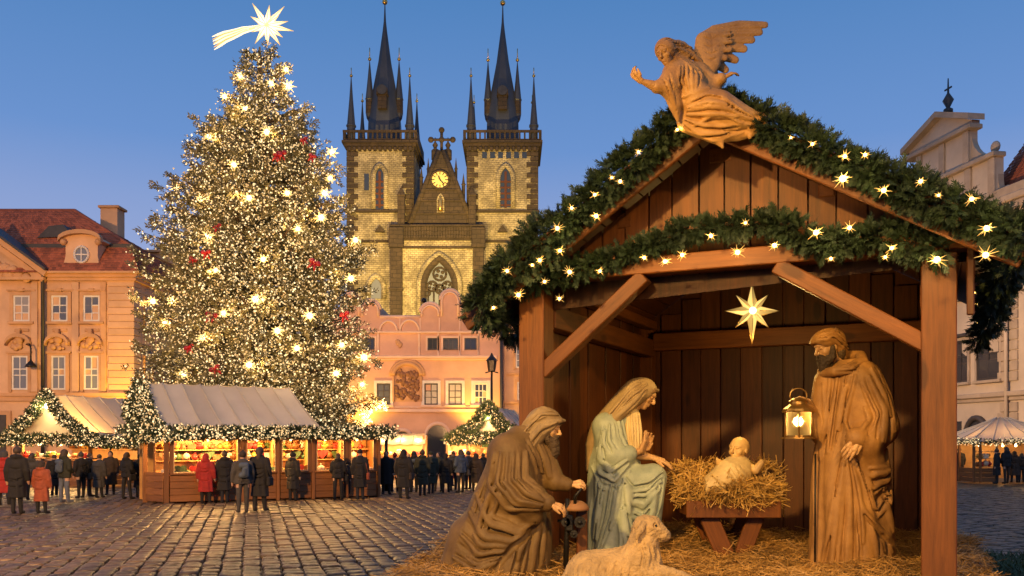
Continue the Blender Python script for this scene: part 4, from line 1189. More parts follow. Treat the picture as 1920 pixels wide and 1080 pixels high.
# ------------------------------------------------------------------ lamb
q = Fig(6.1, 1150, 1112); u = q.S
lb = thing('lamb_statue', 'pale lamb statue lying in the straw with its head raised', 'statue', q.loc)
sc = q.grid(1045, 1310, -.32, .30, 955, 1114, .0075)
sc.cap([q(1108,1078,.02), q(1150,1072,.0), q(1195,1066,-.02)], [46*u, 44*u, 45*u], .03)
sc.ell(q(1098,1088,0), (38*u, .19, 36*u), .06)
sc.cap([q(1200,1050,-.03), q(1206,1010,-.06), q(1210,990,-.07)], [37*u, 28*u, 22*u], .05)
sc.cap([q(1205,985,-.07), q(1218,985,-.08), q(1240,999,-.09)], [21*u, 20*u, 12.5*u], .03)
sc.cap([q(1236,1003,-.09), q(1245,1005,-.09)], [10*u, 7*u], .02)
sc.cap([q(1234,1008,-.09), q(1248,1011,-.09)], [2.2*u, 2.2*u], .004, True)
for sg in (-1, 1):
    sc.ell((q(1222,0)[0], -.08 + sg*.062, q(0,982)[2]), (.016, .014, .014), .006, True)
    sc.ell((q(1223,0)[0], -.08 + sg*.058, q(0,982)[2]), (.010, .010, .010), .0)
    sc.cap([(q(1202,0)[0], -.07 + sg*.07, q(0,980)[2]), (q(1192,0)[0], -.07 + sg*.105, q(0,992)[2]), (q(1184,0)[0], -.07 + sg*.115, q(0,1006)[2])], [.02, .024, .010], .012)
sc.cap([q(1215,1070,-.14), q(1250,1068,-.17), q(1292,1082,-.19)], [20*u, 12*u, 8*u], .03)
sc.cap([q(1200,1095,-.16), q(1240,1100,-.2), q(1215,1106,-.22)], [18*u, 10*u, 9*u], .02)
sc.cap([q(1105,1095,-.14), q(1140,1104,-.2), q(1175,1106,-.2)], [26*u, 14*u, 9*u], .03)
sc.cap([q(1062,1085,.0), q(1055,1104,-.02)], [11*u, 7*u], .02)
rough(sc, .0045, 70); sc.snap()
for k in range(9):
    x0 = 1085 + k*14
    sc.stroke(q.c2([(x0, 1040+abs(k-4)*1.2), (x0-8, 1068), (x0-4, 1096)]), 3.2*u, True, -.3)
q.fans(sc, [([(1188,1010),(1195,1035),(1190,1060)], [(1225,1018),(1228,1040),(1222,1062)], 5, 3)])
net_obj('fleece', [sc], M_WOOL, lb)
for sg in (-1, 1):
    MB().ball((q(1224,0)[0], -.08 + sg*.062, q(0,982)[2]), .0085, 8).build('eye', mat('lamb_eye', (.01, .008, .006), .2), lb)

# ------------------------------------------------------------------ angel on the gable
q = Fig(6.58, 1310, 272); u = q.S
an = thing('angel_statue', 'golden winged angel statue flying over the top of the shed gable', 'statue', q.loc)
sc = q.grid(1215, 1448, -.30, .30, 108, 284, .0085)
sc.cap([q(1272,138,0), q(1290,165,-.02), q(1306,192,-.02)], [26*u, 29*u, 28*u], .02, sq=(1, .85, 1))
sc.cap([q(1262,140,-.04), q(1310,132,.06)], [20*u, 22*u], .04)
sc.cap([q(1306,195,-.01), q(1345,206,-.05), q(1385,222,-.03), q(1422,230,.0)], [34*u, 31*u, 24*u, 17*u], .03)
sc.cap([q(1296,222,.03), q(1335,243,.02), q(1385,247,.03), q(1415,246,.02)], [26*u, 21*u, 15*u, 8*u], .03)
sc.cap([q(1345,255,.02), q(1355,276,.0)], [12*u, 3*u], .04)
sc.cap([q(1408,228,.0), q(1428,215,.01), q(1445,205,.02)], [17*u, 11*u, 4*u], .02)
sc.cap([q(1405,240,.0), q(1404,260,-.03)], [12*u, 4*u], .03)
sc.cap([q(1258,150,-.08), q(1244,172,-.12), q(1226,177,-.14)], [20*u, 18*u, 12*u], .04)
sc.cap([q(1252,175,-.1), q(1262,205,-.08), q(1268,232,-.06)], [16*u, 12*u, 3*u], .04)
sc.cap([q(1318,138,.06), q(1340,152,.04), q(1352,148,.0)], [19*u, 15*u, 11*u], .03)
sc.cap([q(1330,165,.04), q(1358,185,.05), q(1362,200,.05)], [18*u, 12*u, 6*u], .04)
sc.snap()
q.fans(sc, [
 ([(1268,140),(1262,165),(1275,195)], [(1305,125),(1312,150),(1305,175)], 6, 3.6),
 ([(1284,205),(1320,190),(1352,196),(1365,210)], [(1282,240),(1310,262),(1345,262),(1385,252)], 7, 4.4),
 ([(1345,195),(1375,215),(1405,228)], [(1350,262),(1385,255),(1412,248)], 4, 4),
 ([(1250,155),(1255,185),(1266,222)], [(1232,168),(1246,192),(1262,215)], 4, 3.2),
 ([(1408,222),(1422,212),(1438,206)], [(1398,240),(1412,250),(1425,240)], 3, 3),
 ([(1270,118),(1290,140),(1302,168)], [(1290,112),(1310,138),(1316,160)], 4, 3)])
q.lines(sc, [([(1276,192),(1300,186),(1322,178)], 5), ([(1300,240),(1340,225),(1385,240)], 4)])
net_obj('robe', [sc], M_ANGEL, an)
H = 50*u; hc = q(1246, 107, -.06); fw = (-.62, -.70, -.36); up = (-.32, -.1, .94)
hd = q.grid(1215, 1285, -.26, .12, 72, 150, .006)
P = add_head(hd, hc, H, fw, up, q(1268, 138, 0), female=True, ears=False)
h1 = q.grid(1172, 1240, -.3, -.02, 140, 200, .005)
add_hand(h1, q(1196,168,-.16), (-.75, -.1, .62), (-.5, -.5, -.65), .13, .75, 1, fore=q(1228,178,-.14), fr=11*u)
h2 = q.grid(1340, 1390, -.16, .12, 118, 172, .005)
add_hand(h2, q(1358,146,-.01), (.85, -.1, .45), (-.2, -.4, .88), .12, .6, -1, fore=q(1345,151,.02), fr=10*u)
net_obj('head', [hd], M_ANGEL, an); net_obj('hand', [h1], M_ANGEL, an); net_obj('hand', [h2], M_ANGEL, an)
hr = q.grid(1212, 1335, -.26, .2, 68, 150, .007)
f_, u_, s_ = basis(fw, up); Mh = np.stack([f_, s_, u_], 1)
hr.ell(np.array(hc) - f_*.09*H + u_*.15*H, (.45*H, .40*H, .42*H), 0, M=Mh)
hr.ell(P(.44, -.1), (.32*H, .30*H, .44*H), .01, True, M=Mh)
for a_, b_, c_, r_ in (((1258,92),(1280,86),(1302,92),9), ((1262,100),(1290,98),(1318,112),9), ((1262,112),(1285,112),(1312,128),8), ((1255,86),(1272,80),(1292,82),6), ((1262,118),(1264,132),(1258,142),6)):
    hr.cap([q(*a_, -.04), q(*b_, .0), q(*c_, .05)], [r_*u, r_*u*.9, r_*u*.5], .015)
hr.snap()
q.fans(hr, [([(1228,100),(1245,84),(1268,86),(1298,88)], [(1262,110),(1275,105),(1292,108),(1315,122)], 7, 2.4)])
net_obj('hair', [hr], M_ANGEL, an)
wg = q.grid(1305, 1452, -.06, .22, 18, 150, .006)
wg.cap([q(1330,128,.07), q(1322,95,.09), q(1326,65,.10), q(1345,48,.10), q(1385,35,.10)], [14*u, 17*u, 17*u, 12*u, 7*u], .02, sq=(1, 1.6, 1))
wg.cap([q(1335,110,.07), q(1345,80,.09), q(1352,66,.1)], [20*u, 20*u, 14*u], .02, sq=(1, 2.2, 1))
for i, (ax_, ay_, bx_, by_, r_) in enumerate(((1345,46,1441,36,9.5), (1350,56,1431,49,10), (1350,66,1417,63,10), (1350,78,1402,79,11), (1346,92,1386,99,11), (1340,105,1368,117,10.5), (1334,115,1352,131,9))):
    mx_, my_ = (ax_+bx_)/2, (ay_+by_)/2 - 5
    wg.cap([q(ax_, ay_, .09), q(mx_, my_, .10+.006*i), q(bx_, by_, .09+.008*i)], [r_*u, r_*u*1.05, r_*u*.7], .004, sq=(1, 2.6, 1))
for i, (ax_, ay_, bx_, by_) in enumerate(((1328,60,1372,54), (1326,72,1374,68), (1326,84,1372,84), (1326,96,1364,100))):
    wg.cap([q(ax_, ay_, .07), q(bx_, by_, .075)], [9*u, 6*u], .004, sq=(1, 2.4, 1))
wg.snap()
q.lines(wg, [([(1322,62),(1336,68),(1350,60)], 1.8), ([(1320,76),(1334,82),(1352,74)], 1.8), ([(1322,90),(1336,96),(1352,88)], 1.8), ([(1326,104),(1338,108),(1350,100)], 1.8), ([(1336,56),(1340,75),(1338,98)], 1.6), ([(1350,46),(1400,36),(1436,35)], 1.6), ([(1352,56),(1390,50),(1425,49)], 1.6), ([(1355,68),(1412,63)], 1.6), ([(1352,80),(1394,79)], 1.6)], sub=True, push=-.2)
net_obj('wing', [wg], M_ANGEL, an)

# ------------------------------------------------------------------ hanging star
s = 8.9/F
st = thing('hanging_star', 'glowing eight pointed star hanging under the shed roof', 'star', at(1410, 583, 8.9))
m, n_, l_, b_ = new_mat('star_glass')
b_.inputs['Base Color'].default_value = (.05, .032, .01, 1)
gn_ = n_.new('ShaderNodeNewGeometry'); dt = n_.new('ShaderNodeVectorMath'); dt.operation = 'LENGTH'; tc_ = n_.new('ShaderNodeTexCoord')
l_.new(tc_.outputs['Object'], dt.inputs[0])
mr_ = n_.new('ShaderNodeMapRange'); mr_.inputs[1].default_value = .03; mr_.inputs[2].default_value = .26; mr_.inputs[3].default_value = 1.6; mr_.inputs[4].default_value = .9
l_.new(dt.outputs['Value'], mr_.inputs[0]); l_.new(mr_.outputs[0], b_.inputs['Emission Strength'])
b_.inputs['Emission Color'].default_value = (1, .62, .17, 1); m.cycles.emission_sampling = 'NONE'; M_STAR = m; M_STAR_SHADE = m.copy(); M_STAR_SHADE.name = 'star_glass_shaded'
M_STAR_SHADE.node_tree.nodes['Map Range'].inputs[3].default_value = .75; M_STAR_SHADE.node_tree.nodes['Map Range'].inputs[4].default_value = .22  # facet shading put into the glow: dimmer copy for alternate facets
for k in range(8):
    a = math.pi/2 + k*math.pi/4
    L = (54 if k == 0 else 62 if k == 4 else 52 if k % 2 == 0 else 44)*s
    dx, dz = math.cos(a), math.sin(a); w = .05 if k % 2 == 0 else .042
    mid = Vector((dx, 0, dz))*L*.24; sd_ = Vector((-dz, 0, dx))*w
    rb = MB()
    c0, tip = Vector((0, 0, 0)), Vector((dx, 0, dz))*L
    for sy in (-1, 1):
        fr = mid + Vector((0, sy*.035, 0)); fc = Vector((0, sy*.03, 0))
        rb.add([fc, mid+sd_, fr, mid-sd_, tip], [(0, 1, 2), (0, 2, 3), (1, 4, 2), (2, 4, 3)])
    ro = rb.build('ray', M_STAR, st); ro.data.materials.append(M_STAR_SHADE)
    ro.data.polygons.foreach_set('material_index', np.array([0, 1, 0, 1, 0, 1, 0, 1], np.int32))
    fe = MB()
    for q_ in (mid+sd_, mid-sd_, mid+Vector((0, -.035, 0))): fe.tube([q_, tip], (.003, .002), 4)
    fe.tube([mid+sd_, (0, -.03, 0)], .003, 4); fe.tube([mid-sd_, (0, -.03, 0)], .003, 4)
    fe.build('edging', M_BRASS, st)
MB().ball((0, -.03, 0), .035, 12).build('bulb', glow('star_bulb', (1, .85, .5), 5), st)
MB().tube([(0, 0, 54*s), (0, 0, 1.02)], .003, 4).build('wire', M_IRON, st)
lamp('star_light', (0, -.25, -.40), 38, (1, .62, .17), .1, st)
# ================================================================== buildings round the square
class Fac:
    """a facade plane at distance d facing the camera; photo pixels give metres on it"""
    def __init__(s, d, px0): s.d = d; s.S = d/F; s.px0 = px0; s.loc = Vector(((px0-HX)*s.S, d, 0))
    def x(s, px): return (px-s.px0)*s.S
    def z(s, py): return CAMZ + (HY-py)*s.S
GLS = [M_GLASS, M_GLASS, glass('window_glass_dim', (.09, .095, .11), .15), glass('window_glass_curtain', (.26, .24, .21), .3)]
def window(root, x0, x1, z0, z1, cols, rows, fm, gm=None, fw=.09, mw=.05, T=None, sur=None, sw=.16, sill=None, dep=.10, split=None):
    """a sash window: frame with glazing bars, one glass sheet per light as sub-parts, surround and sill"""
    gm = gm or M_GLASS
    gq = gm if gm is not M_GLASS else rnd.choice(GLS)
    f = MB()
    f.box(x0, x0+fw, -.05, .03, z0, z1); f.box(x1-fw, x1, -.05, .03, z0, z1)
    f.box(x0+fw, x1-fw, -.05, .03, z1-fw, z1); f.box(x0+fw, x1-fw, -.05, .03, z0, z0+fw)
    xs = [x0+fw + (x1-x0-2*fw)*i/cols for i in range(cols+1)]
    zs = [z0+fw + (z1-z0-2*fw)*i/rows for i in range(rows+1)] if not split else [z0+fw + (z1-z0-2*fw)*t for t in split]
    for a in xs[1:-1]: f.box(a-mw/2, a+mw/2, -.044, .02, z0+fw, z1-fw)
    for b in zs[1:-1]: f.box(x0+fw, x1-fw, -.040, .02, b-mw/2, b+mw/2)
    o = f.build('window', fm, root)
    if T: o.matrix_basis = T
    for i in range(len(xs)-1):
        for k in range(len(zs)-1):
            p = MB().box(xs[i]+.002, xs[i+1]-.002, -.018+rnd.uniform(0, .006), .012, zs[k]+.002, zs[k+1]-.002).build('pane', gq, o)
            p.rotation_euler = (rnd.uniform(-.004, .004), 0, rnd.uniform(-.004, .004))
    if sur:
        s = MB(); y = -dep
        s.box(x0-sw, x0-.004, y, .02, z0-sw*.6, z1+sw); s.box(x1+.004, x1+sw, y, .02, z0-sw*.6, z1+sw)
        s.box(x0-.004, x1+.004, y+.003, .02, z1+.004, z1+sw)
        so2 = s.build('surround', sur, root)
        if T: so2.matrix_basis = T
    if sill:
        so2 = MB().box(x0-sw*1.3, x1+sw*1.3, -.22, .02, z0-.16, z0-.005, .02).build('sill', sill, root)
        if T: so2.matrix_basis = T
    return o
def tiles(quad, rows, cols, name, m, parent, lift=.05, jit=.012):
    """overlapping roof tiles over a slope given eave-left, eave-right, ridge-left, ridge-right"""
    a, b, c, d = [np.array(v, float) for v in quad]
    nrm = np.cross(b-a, c-a); nrm /= np.linalg.norm(nrm)
    if nrm[2] < 0: nrm = -nrm
    V, Q = [], []
    for r in range(rows):
        t0, t1 = r/rows, min(1, (r+1.25)/rows)
        for k in range(cols):
            o = .5*(r % 2)/cols
            s0, s1 = max(0, min(1, k/cols + o)), max(0, min(1, (k+.96)/cols + o))
            if s1 - s0 < .1/cols: continue
            P = lambda s, t: (a*(1-s)+b*s)*(1-t) + (c*(1-s)+d*s)*t
            l = lift + rnd.uniform(0, jit); n0 = len(V)
            V += [P(s0, t0)+nrm*l, P(s1, t0)+nrm*l, P(s1, t1)+nrm*.01, P(s0, t1)+nrm*.01, P(s0, t0)-nrm*.02, P(s1, t0)-nrm*.02]
            Q += [(n0, n0+1, n0+2, n0+3), (n0+4, n0+5, n0+1, n0)]
    return link(name, mesh_np(name, np.array(V), np.array(Q)), parent, m, kind='stuff')
def tile_mat(name, col):
    m, n, l, b = new_mat(name)
    g = n.new('ShaderNodeNewGeometry'); nz = n.new('ShaderNodeTexNoise'); nz.inputs['Scale'].default_value = 1.1; nz.inputs['Detail'].default_value = 6
    l.new(g.outputs['Position'], nz.inputs['Vector'])
    ad = n.new('ShaderNodeMath'); ad.operation = 'MULTIPLY_ADD'; ad.inputs[1].default_value = .55
    l.new(g.outputs['Random Per Island'], ad.inputs[0]); l.new(nz.outputs[0], ad.inputs[2])
    cr = n.new('ShaderNodeValToRGB'); cr.color_ramp.elements[0].position = .3; cr.color_ramp.elements[1].position = 1.0
    cr.color_ramp.elements[0].color = (*[c*.35 for c in col], 1); cr.color_ramp.elements[1].color = (*[c*1.3 for c in col], 1)
    l.new(ad.outputs[0], cr.inputs[0]); l.new(cr.outputs[0], b.inputs['Base Color']); b.inputs['Roughness'].default_value = .75
    return m
M_TILE = tile_mat('red_roof_tiles', (.26, .075, .035))
M_PEACH = mat('peach_plaster', (.60, .37, .21), .85, .26, .45, .12, 20, rnd_amt=0, detail=9)
M_PEACHT = mat('peach_stucco_trim', (.52, .29, .14), .8, .22, .9, .12, 20, rnd_amt=.05)
M_PINK = mat('salmon_plaster', (.63, .37, .24), .85, .24, .4, .12, 20, rnd_amt=0, detail=9)
M_PINKT = mat('pale_salmon_trim', (.70, .48, .34), .8, .15, .9, rnd_amt=.04)
M_GREYP = mat('grey_cream_plaster', (.52, .42, .31), .85, .2, .5, .15, 20, rnd_amt=0, detail=9)
M_GREYT = mat('sandstone_trim', (.40, .31, .22), .85, .25, 1.2, .2, 20, rnd_amt=.06)
M_LEAD = mat('dark_sheet_metal', (.05, .045, .042), .5, .3, 2, metal=.3)
M_DKWIN = mat('dark_window_frame', (.05, .04, .035), .6, .3, 4)
M_CHURCH = stone_wall('church_stone', (.46, .38, .25), (.065, .048, .032), .42, .21, .015, .7, stain=.62)
M_CHDARK = stone_wall('blackened_church_stone', (.070, .046, .030), (.026, .018, .013), .9, .45, .03, .6, stain=.6)
M_SLATE = mat('slate', (.040, .042, .052), .5, .4, .8, .3, 6, stretch=(1, 1, .4), rnd_amt=.05)
M_GILT = mat('gilt', (.75, .45, .12), .3, .2, 5, metal=.9)

# ------------------------------------------------------------------ peach palace at the left
f = Fac(52, 250); X, Zf = f.x, f.z
pal = thing('palace', 'peach baroque palace with red mansard roof and white sash windows', 'building', f.loc)
zt = Zf(521)
MB().box(X(-90), 0, 0, 11, 0, zt).build('wall', M_PEACH, pal)
c = MB()
for a, b, y in ((Zf(521), Zf(515), -.35), (Zf(527), Zf(521.3), -.22), (Zf(515)+.003, Zf(511), -.55)):
    c.box(X(92), -y, y, 11-y, a, b)
c.build('cornice', M_PEACHT, pal)
c = MB()
c.box(X(-90), .2, -.2, 11.2, Zf(743), Zf(737)); c.box(X(-90), .12, -.12, 11.1, Zf(752), Zf(743.3))
c.build('string_course', M_PEACHT, pal)
MB().prism([(X(-150), Zf(521)), (X(-30), Zf(432)), (X(92), Zf(521))], -.25, 1.2).build('pediment', M_PEACH, pal)
c = MB()
for (ax, ay), (bx, by) in (((-30, 432), (92, 521)), ((-30, 432), (-150, 521))):
    p0, p1 = Vector((X(ax), 0, Zf(ay))), Vector((X(bx), 0, Zf(by))); nn = Vector((-(p1-p0).z, 0, (p1-p0).x)).normalized()
    if nn.z < 0: nn = -nn
    for off, w, y in ((0, .35, -.65), (-.36, .3, -.45)):
        pr = [p0+nn*off, p1+nn*off, p1+nn*(off+w), p0+nn*(off+w)]
        c.prism([(v.x, v.z) for v in pr], y, 1.2)
c.box(X(-150), X(90), -.5, 1, Zf(527), Zf(521.5))
c.build('pediment_cornice', M_PEACHT, pal)
p0, p1 = Vector((X(-30), 0, Zf(432)+.36)), Vector((X(97), 0, Zf(521)+.28))
c = MB().prism([(p0.x, p0.z), (p1.x, p1.z), (p1.x, p1.z+.16), (p0.x, p0.z+.16)], -.8, 1.6).build('flashing', M_LEAD, pal)
c = MB()
for k in range(34):
    px = rnd.uniform(-20, 55); py = rnd.uniform(max(497, 440+ (px+30)*.73+22), 517)
    c.ball((X(px), -.27, Zf(py)), rnd.uniform(.12, .34), 8, (1, .55, rnd.uniform(.6, 1.3)))
c.build('relief', M_PEACHT, pal)
for px0, px1 in ((60, 72), (128+8, 157-8), (190, 200)):
    MB().box(X(px0), X(px1), -.12, .02, Zf(735), Zf(529), .02).build('pilaster', M_PEACH if px0 != 190 else M_PEACHT, pal)
z = Zf(733); k = 0
while z < Zf(533):
    h = .40
    MB().box(X(204)-(.05 if k % 2 else 0), .07, -.07, .9, z, z+h-.035, .02).build('quoin', M_PEACH, pal); z += h; k += 1
for (a, b) in ((26, 57), (97, 128), (157, 188), (-44, -13)):
    window(pal, X(a), X(b), Zf(603), Zf(554), 2, 3, M_WHITEF, None, .10, .06, sur=M_PEACHT, sw=.2, sill=M_PEACHT, split=(0, .30, .64, 1))
    MB().box(X(a+2), X(b-2), -.06, .02, Zf(622), Zf(616), .02).build('panel', M_PEACHT, pal)
    m0 = (X(a)+X(b))/2
    c = MB(); c.box(m0-.16, m0+.16, -.2, .02, Zf(554)+.21, Zf(541), .02)
    c.prism([(X(a)-.35, Zf(546)), (X(b)+.35, Zf(546)), (X(b)+.35, Zf(543)), (X(a)-.35, Zf(543))], -.16, .02)
    c.build('window_head', M_PEACHT, pal)
for (a, b) in ((23, 53), (97, 124), (158, 186), (-47, -17)):
    window(pal, X(a), X(b), Zf(731), Zf(667), 2, 3, M_WHITEF, None, .10, .06, sur=M_PEACHT, sw=.2, split=(0, .42, .62, 1))
    m0 = (X(a)+X(b))/2; r0 = (X(b)-X(a))/2+.28
    c = MB()
    arc = [(m0+r0*math.sin(t), Zf(648)+.62*math.cos(t)) for t in np.linspace(-1.35, 1.35, 13)]
    for (x0, z0), (x1, z1) in zip(arc, arc[1:]): c.prism([(x0, z0-.16), (x1, z1-.16), (x1, z1+.06), (x0, z0+.06)], -.38, .02)
    for j in range(15): c.ball((m0+rnd.uniform(-.5, .5), -.08, Zf(650)+rnd.uniform(-.1, .42)), rnd.uniform(.08, .2), 8, (1, .9, 1))
    c.ball((m0, -.12, Zf(648)+.35), .24, 10, (1.1, .7, 1.1)); c.box(m0-.12, m0+.12, -.3, .02, Zf(648)+.66, Zf(648)+.95, .03)
    c.box(X(a)-.3, X(b)+.3, -.16, .02, Zf(663), Zf(659)); c.build('window_hood', M_PEACHT, pal)
T = Matrix.Translation((0, 0, 0)) @ Matrix.Rotation(R(90), 4, 'Z')
for y0 in (1.6, 4.4, 7.4):
    window(pal, y0, y0+1.1, Zf(603), Zf(554), 2, 3, M_WHITEF, None, .10, .06, T=T, sur=M_PEACHT, sill=M_PEACHT)
    window(pal, y0, y0+1.0, Zf(731), Zf(667), 2, 3, M_WHITEF, None, .10, .06, T=T, sur=M_PEACHT)
MB().tube([(X(85), -.3, 0), (X(85), -.3, Zf(527)), (X(92), -.55, Zf(510))], .10, 8).build('drainpipe', M_LEAD, pal)
MB().box(X(-20), X(22), -.12, .02, 0, Zf(770), .03).build('door_surround', M_PEACHT, pal)
MB().box(X(-12), X(14), -.16, .02, 0, Zf(778)).build('door', M_DKWIN, pal)
# mansard roof
ze, zb = Zf(513), 13.1; xe = .55; yb = 1.35; zr, yr = 16.25, 5.5
e0, e1 = (X(-150), -.5, ze), (xe, -.5, ze)
b0, b1 = (X(-150), yb, zb), (xe-1.25, yb, zb)
r0_, r1_ = (X(-150), yr, zr), (-6.0, yr, zr)
eb, bb, = (xe, 11.5, ze), (xe-1.25, 10, zb)
rf = MB()
V = [e0, e1, b0, b1, r0_, r1_, eb, bb, (X(-150), 10, zb), (X(-150), 11.5, ze)]
rf.add(V, [(0, 1, 3, 2), (2, 3, 5, 4), (1, 6, 7, 3), (3, 7, 5), (6, 9, 8, 7), (7, 8, 4, 5)])
roof = rf.build('roof', M_LEAD, pal)
tiles((e0, e1, b0, b1), 11, 58, 'roof_tiles', M_TILE, roof)
tiles((b0, b1, r0_, r1_), 17, 58, 'roof_tiles', M_TILE, roof)
tiles((e1, eb, b1, bb), 11, 36, 'roof_tiles', M_TILE, roof)
tiles((b1, bb, r1_, r1_), 17, 26, 'roof_tiles', M_TILE, roof)
MB().box(X(-150), xe-1.1, yb-.18, yb+.1, zb-.12, zb+.12).build('roof_curb', M_LEAD, roof)
MB().tube([r0_, r1_, b1], .12, 6).build('ridge_tiles', M_TILE, roof)
# stone dormer with its oval window
fd = Fac(52.2, 250); dx, dz = fd.x, fd.z
side = [(110, 510), (114, 503), (119, 492), (122, 480), (122, 456), (116, 450), (120, 444), (133, 440), (152, 436), (172, 440), (185, 446), (190, 452), (182, 456), (182, 480), (184, 494), (184, 510)]
dm = MB().prism([(dx(a), dz(b)) for a, b in side], .1, 2.2).build('dormer', M_PEACH, pal)
arc = [(dx(152)+1.22*math.sin(t), dz(452)+.5*math.cos(t)) for t in np.linspace(-1.5, 1.5, 15)]
c = MB()
for (x0, z0), (x1, z1) in zip(arc, arc[1:]): c.prism([(x0, z0-.14), (x1, z1-.14), (x1, z1+.09), (x0, z0+.09)], -.25, .12)
for sx in (-1, 1): c.ball((dx(152)+sx*1.0, -.0, dz(455)), .2, 10)
c.build('dormer_cornice', M_PEACHT, dm)
ov = MB(); el = [(dx(152)+.40*math.cos(t), dz(478)+.46*math.sin(t)) for t in np.linspace(0, 2*math.pi, 21)]
for (x0, z0), (x1, z1) in zip(el, el[1:]): ov.tube([(x0, .06, z0), (x1, .06, z1)], .075, 5)
ov.box(dx(152)-.03, dx(152)+.03, .03, .08, dz(478)-.42, dz(478)+.42); ov.box(dx(152)-.36, dx(152)+.36, .032, .078, dz(478)-.03, dz(478)+.03)
ov.build('oval_window', M_WHITEF, dm)
MB().prism([(a, b) for a, b in el[:-1]], .07, .12).build('pane', M_GLASS, dm)
# eyebrow vent and chimney
MB().prism([(X(35), 0), (X(58), .7), (X(85), .8), (X(105), .1)], 2.0, 4.4).build('roof_vent', M_LEAD, pal).location = (0, 0, 13.75)
fc = Fac(58, 250); cx0 = fc.x(188) + fc.loc.x - f.loc.x; cx1 = fc.x(220) + fc.loc.x - f.loc.x
ch = MB().box(cx0, cx1, 6, 7.1, 12.6, fc.z(390), .02).build('chimney', M_PEACH, pal)
MB().box(cx0-.12, cx1+.14, 5.88, 7.22, fc.z(390)+.003, fc.z(385), .03).build('chimney_cap', M_PEACHT, ch)

wl_ = thing('wall_lamp', 'black hooked lamp arm on the front of the peach palace', 'lamp', (f.loc.x, 52, 0))
MB().tube([(X(52), -.12, Zf(646)), (X(66), -.6, Zf(647)), (X(70), -.7, Zf(655)), (X(70), -.7, Zf(680))], .045, 6).build('arm', M_IRON, wl_)
MB().lathe([(.32, 0), (.28, .1), (.08, .34), (.03, .4)], 10, c=(X(70), -.7, Zf(690))).build('shade', M_IRON, wl_)

# pale house squeezed in behind the palace
f2 = Fac(68, 300)
ph = thing('house', 'pale pink house wall showing between the palace and the lit fir', 'building', f2.loc)
MB().box(f2.x(215), f2.x(345), 0, 8, 0, f2.z(474)).build('wall', M_PEACH, ph)
MB().box(f2.x(213), f2.x(347), -.4, 8.3, f2.z(474)+.002, f2.z(470)).build('cornice', M_PEACHT, ph)
for (a, b) in ((268, 282), (290, 304), (312, 326)):
    for (p, q_) in ((600, 555), (690, 640), (760, 715)):
        window(ph, f2.x(a), f2.x(b), f2.z(p), f2.z(q_), 2, 2, M_WHITEF, sur=M_PEACHT)

# ------------------------------------------------------------------ salmon house with the scalloped gables
f = Fac(60, 800); X, Zf = f.x, f.z
sal = thing('gabled_house', 'salmon pink house with scalloped arch gables and white framed windows', 'building', f.loc)
def arch(x0, x1, base, top, n=11):
    m0, r = (x0+x1)/2, (x1-x0)/2
    return [(m0 - r*math.cos(t), base - (base-top)*math.sin(t)) for t in np.linspace(0, math.pi, n)]
prof = [(600, 830)] + [(600, 593)] + arch(640, 676, 575, 548) + arch(676.5, 712, 580, 562) + [(712.5, 594), (787.5, 594)] + arch(788, 825, 584, 568) + arch(825.5, 862, 562, 543) + arch(862.5, 899, 584, 568) + [(899.5, 594), (944, 594), (944, 830)]
prof = [(X(a), Zf(b) if b != 830 else 0) for a, b in prof]
MB().prism(prof, 0, 6).build('wall', M_PINK, sal)
def moulding(name, pts, r, m, parent=sal, y=-.05):
    return MB().tube([(X(a), y, Zf(b)) for a, b in pts], r, 6).build(name, m, parent)
for (x0, x1, b, t) in ((788, 825, 584, 568), (825.5, 862, 562, 543), (862.5, 899, 584, 568), (676.5, 712, 580, 562), (640, 676, 575, 548)):
    moulding('gable_coping', arch(x0, x1, b, t), .13, M_PINKT, y=.1)
    moulding('gable_moulding', [(x0+3, 593)] + arch(x0+3, x1-3, b+3, t+5) + [(x1-3, 593)], .07, M_PINKT)
for (x0, x1, b, t) in ((712, 745, 622, 602), (750, 786, 622, 600)):
    moulding('gable_moulding', arch(x0, x1, b, t), .08, M_PINKT)
moulding('coping', [(712, 594), (788, 594)], .12, M_PINKT, y=.05); moulding('coping', [(899, 594), (944, 594)], .12, M_PINKT, y=.05)
for y0, y1, dpt in ((672, 667, -.28), (675.5, 672.2, -.15), (625, 621, -.15), (773, 767, -.25), (765, 762, -.1)):
    MB().box(X(640), X(932) if y0 < 700 else X(905), dpt, .02, Zf(y0), Zf(y1), .02).build('string_course', M_PINKT, sal)
for a in (709, 786, 822, 862, 897): MB().box(X(a-2), X(a+2), -.1, .02, Zf(667)+.005, Zf(625)-.005, .02).build('pilaster', M_PINKT, sal)
for a in (750, 788, 824, 862): MB().box(X(a-1.2), X(a+1.2), -.07, .02, Zf(620), Zf(596)).build('pilaster', M_PINKT, sal)
for (a, b) in ((802, 820), (831, 859), (871, 894), (685, 703)):
    window(sal, X(a), X(b), Zf(656), Zf(634), 2 if b-a < 25 else 3, 1, M_DKWIN, M_GLASSD, .07, .05, sur=M_PINKT, sw=.12)
for i, (a, b) in enumerate(((707, 732), (796, 821), (841, 866), (889, 914))):
    window(sal, X(a), X(b), Zf(759), Zf(719), 2 if i != 3 else 3, 3, M_DKWIN if i != 3 else M_WHITEF, M_GLASS if i != 3 else M_GLASSD, .08, .05, sur=M_WHITEF, sw=.19, sill=M_PINKT)
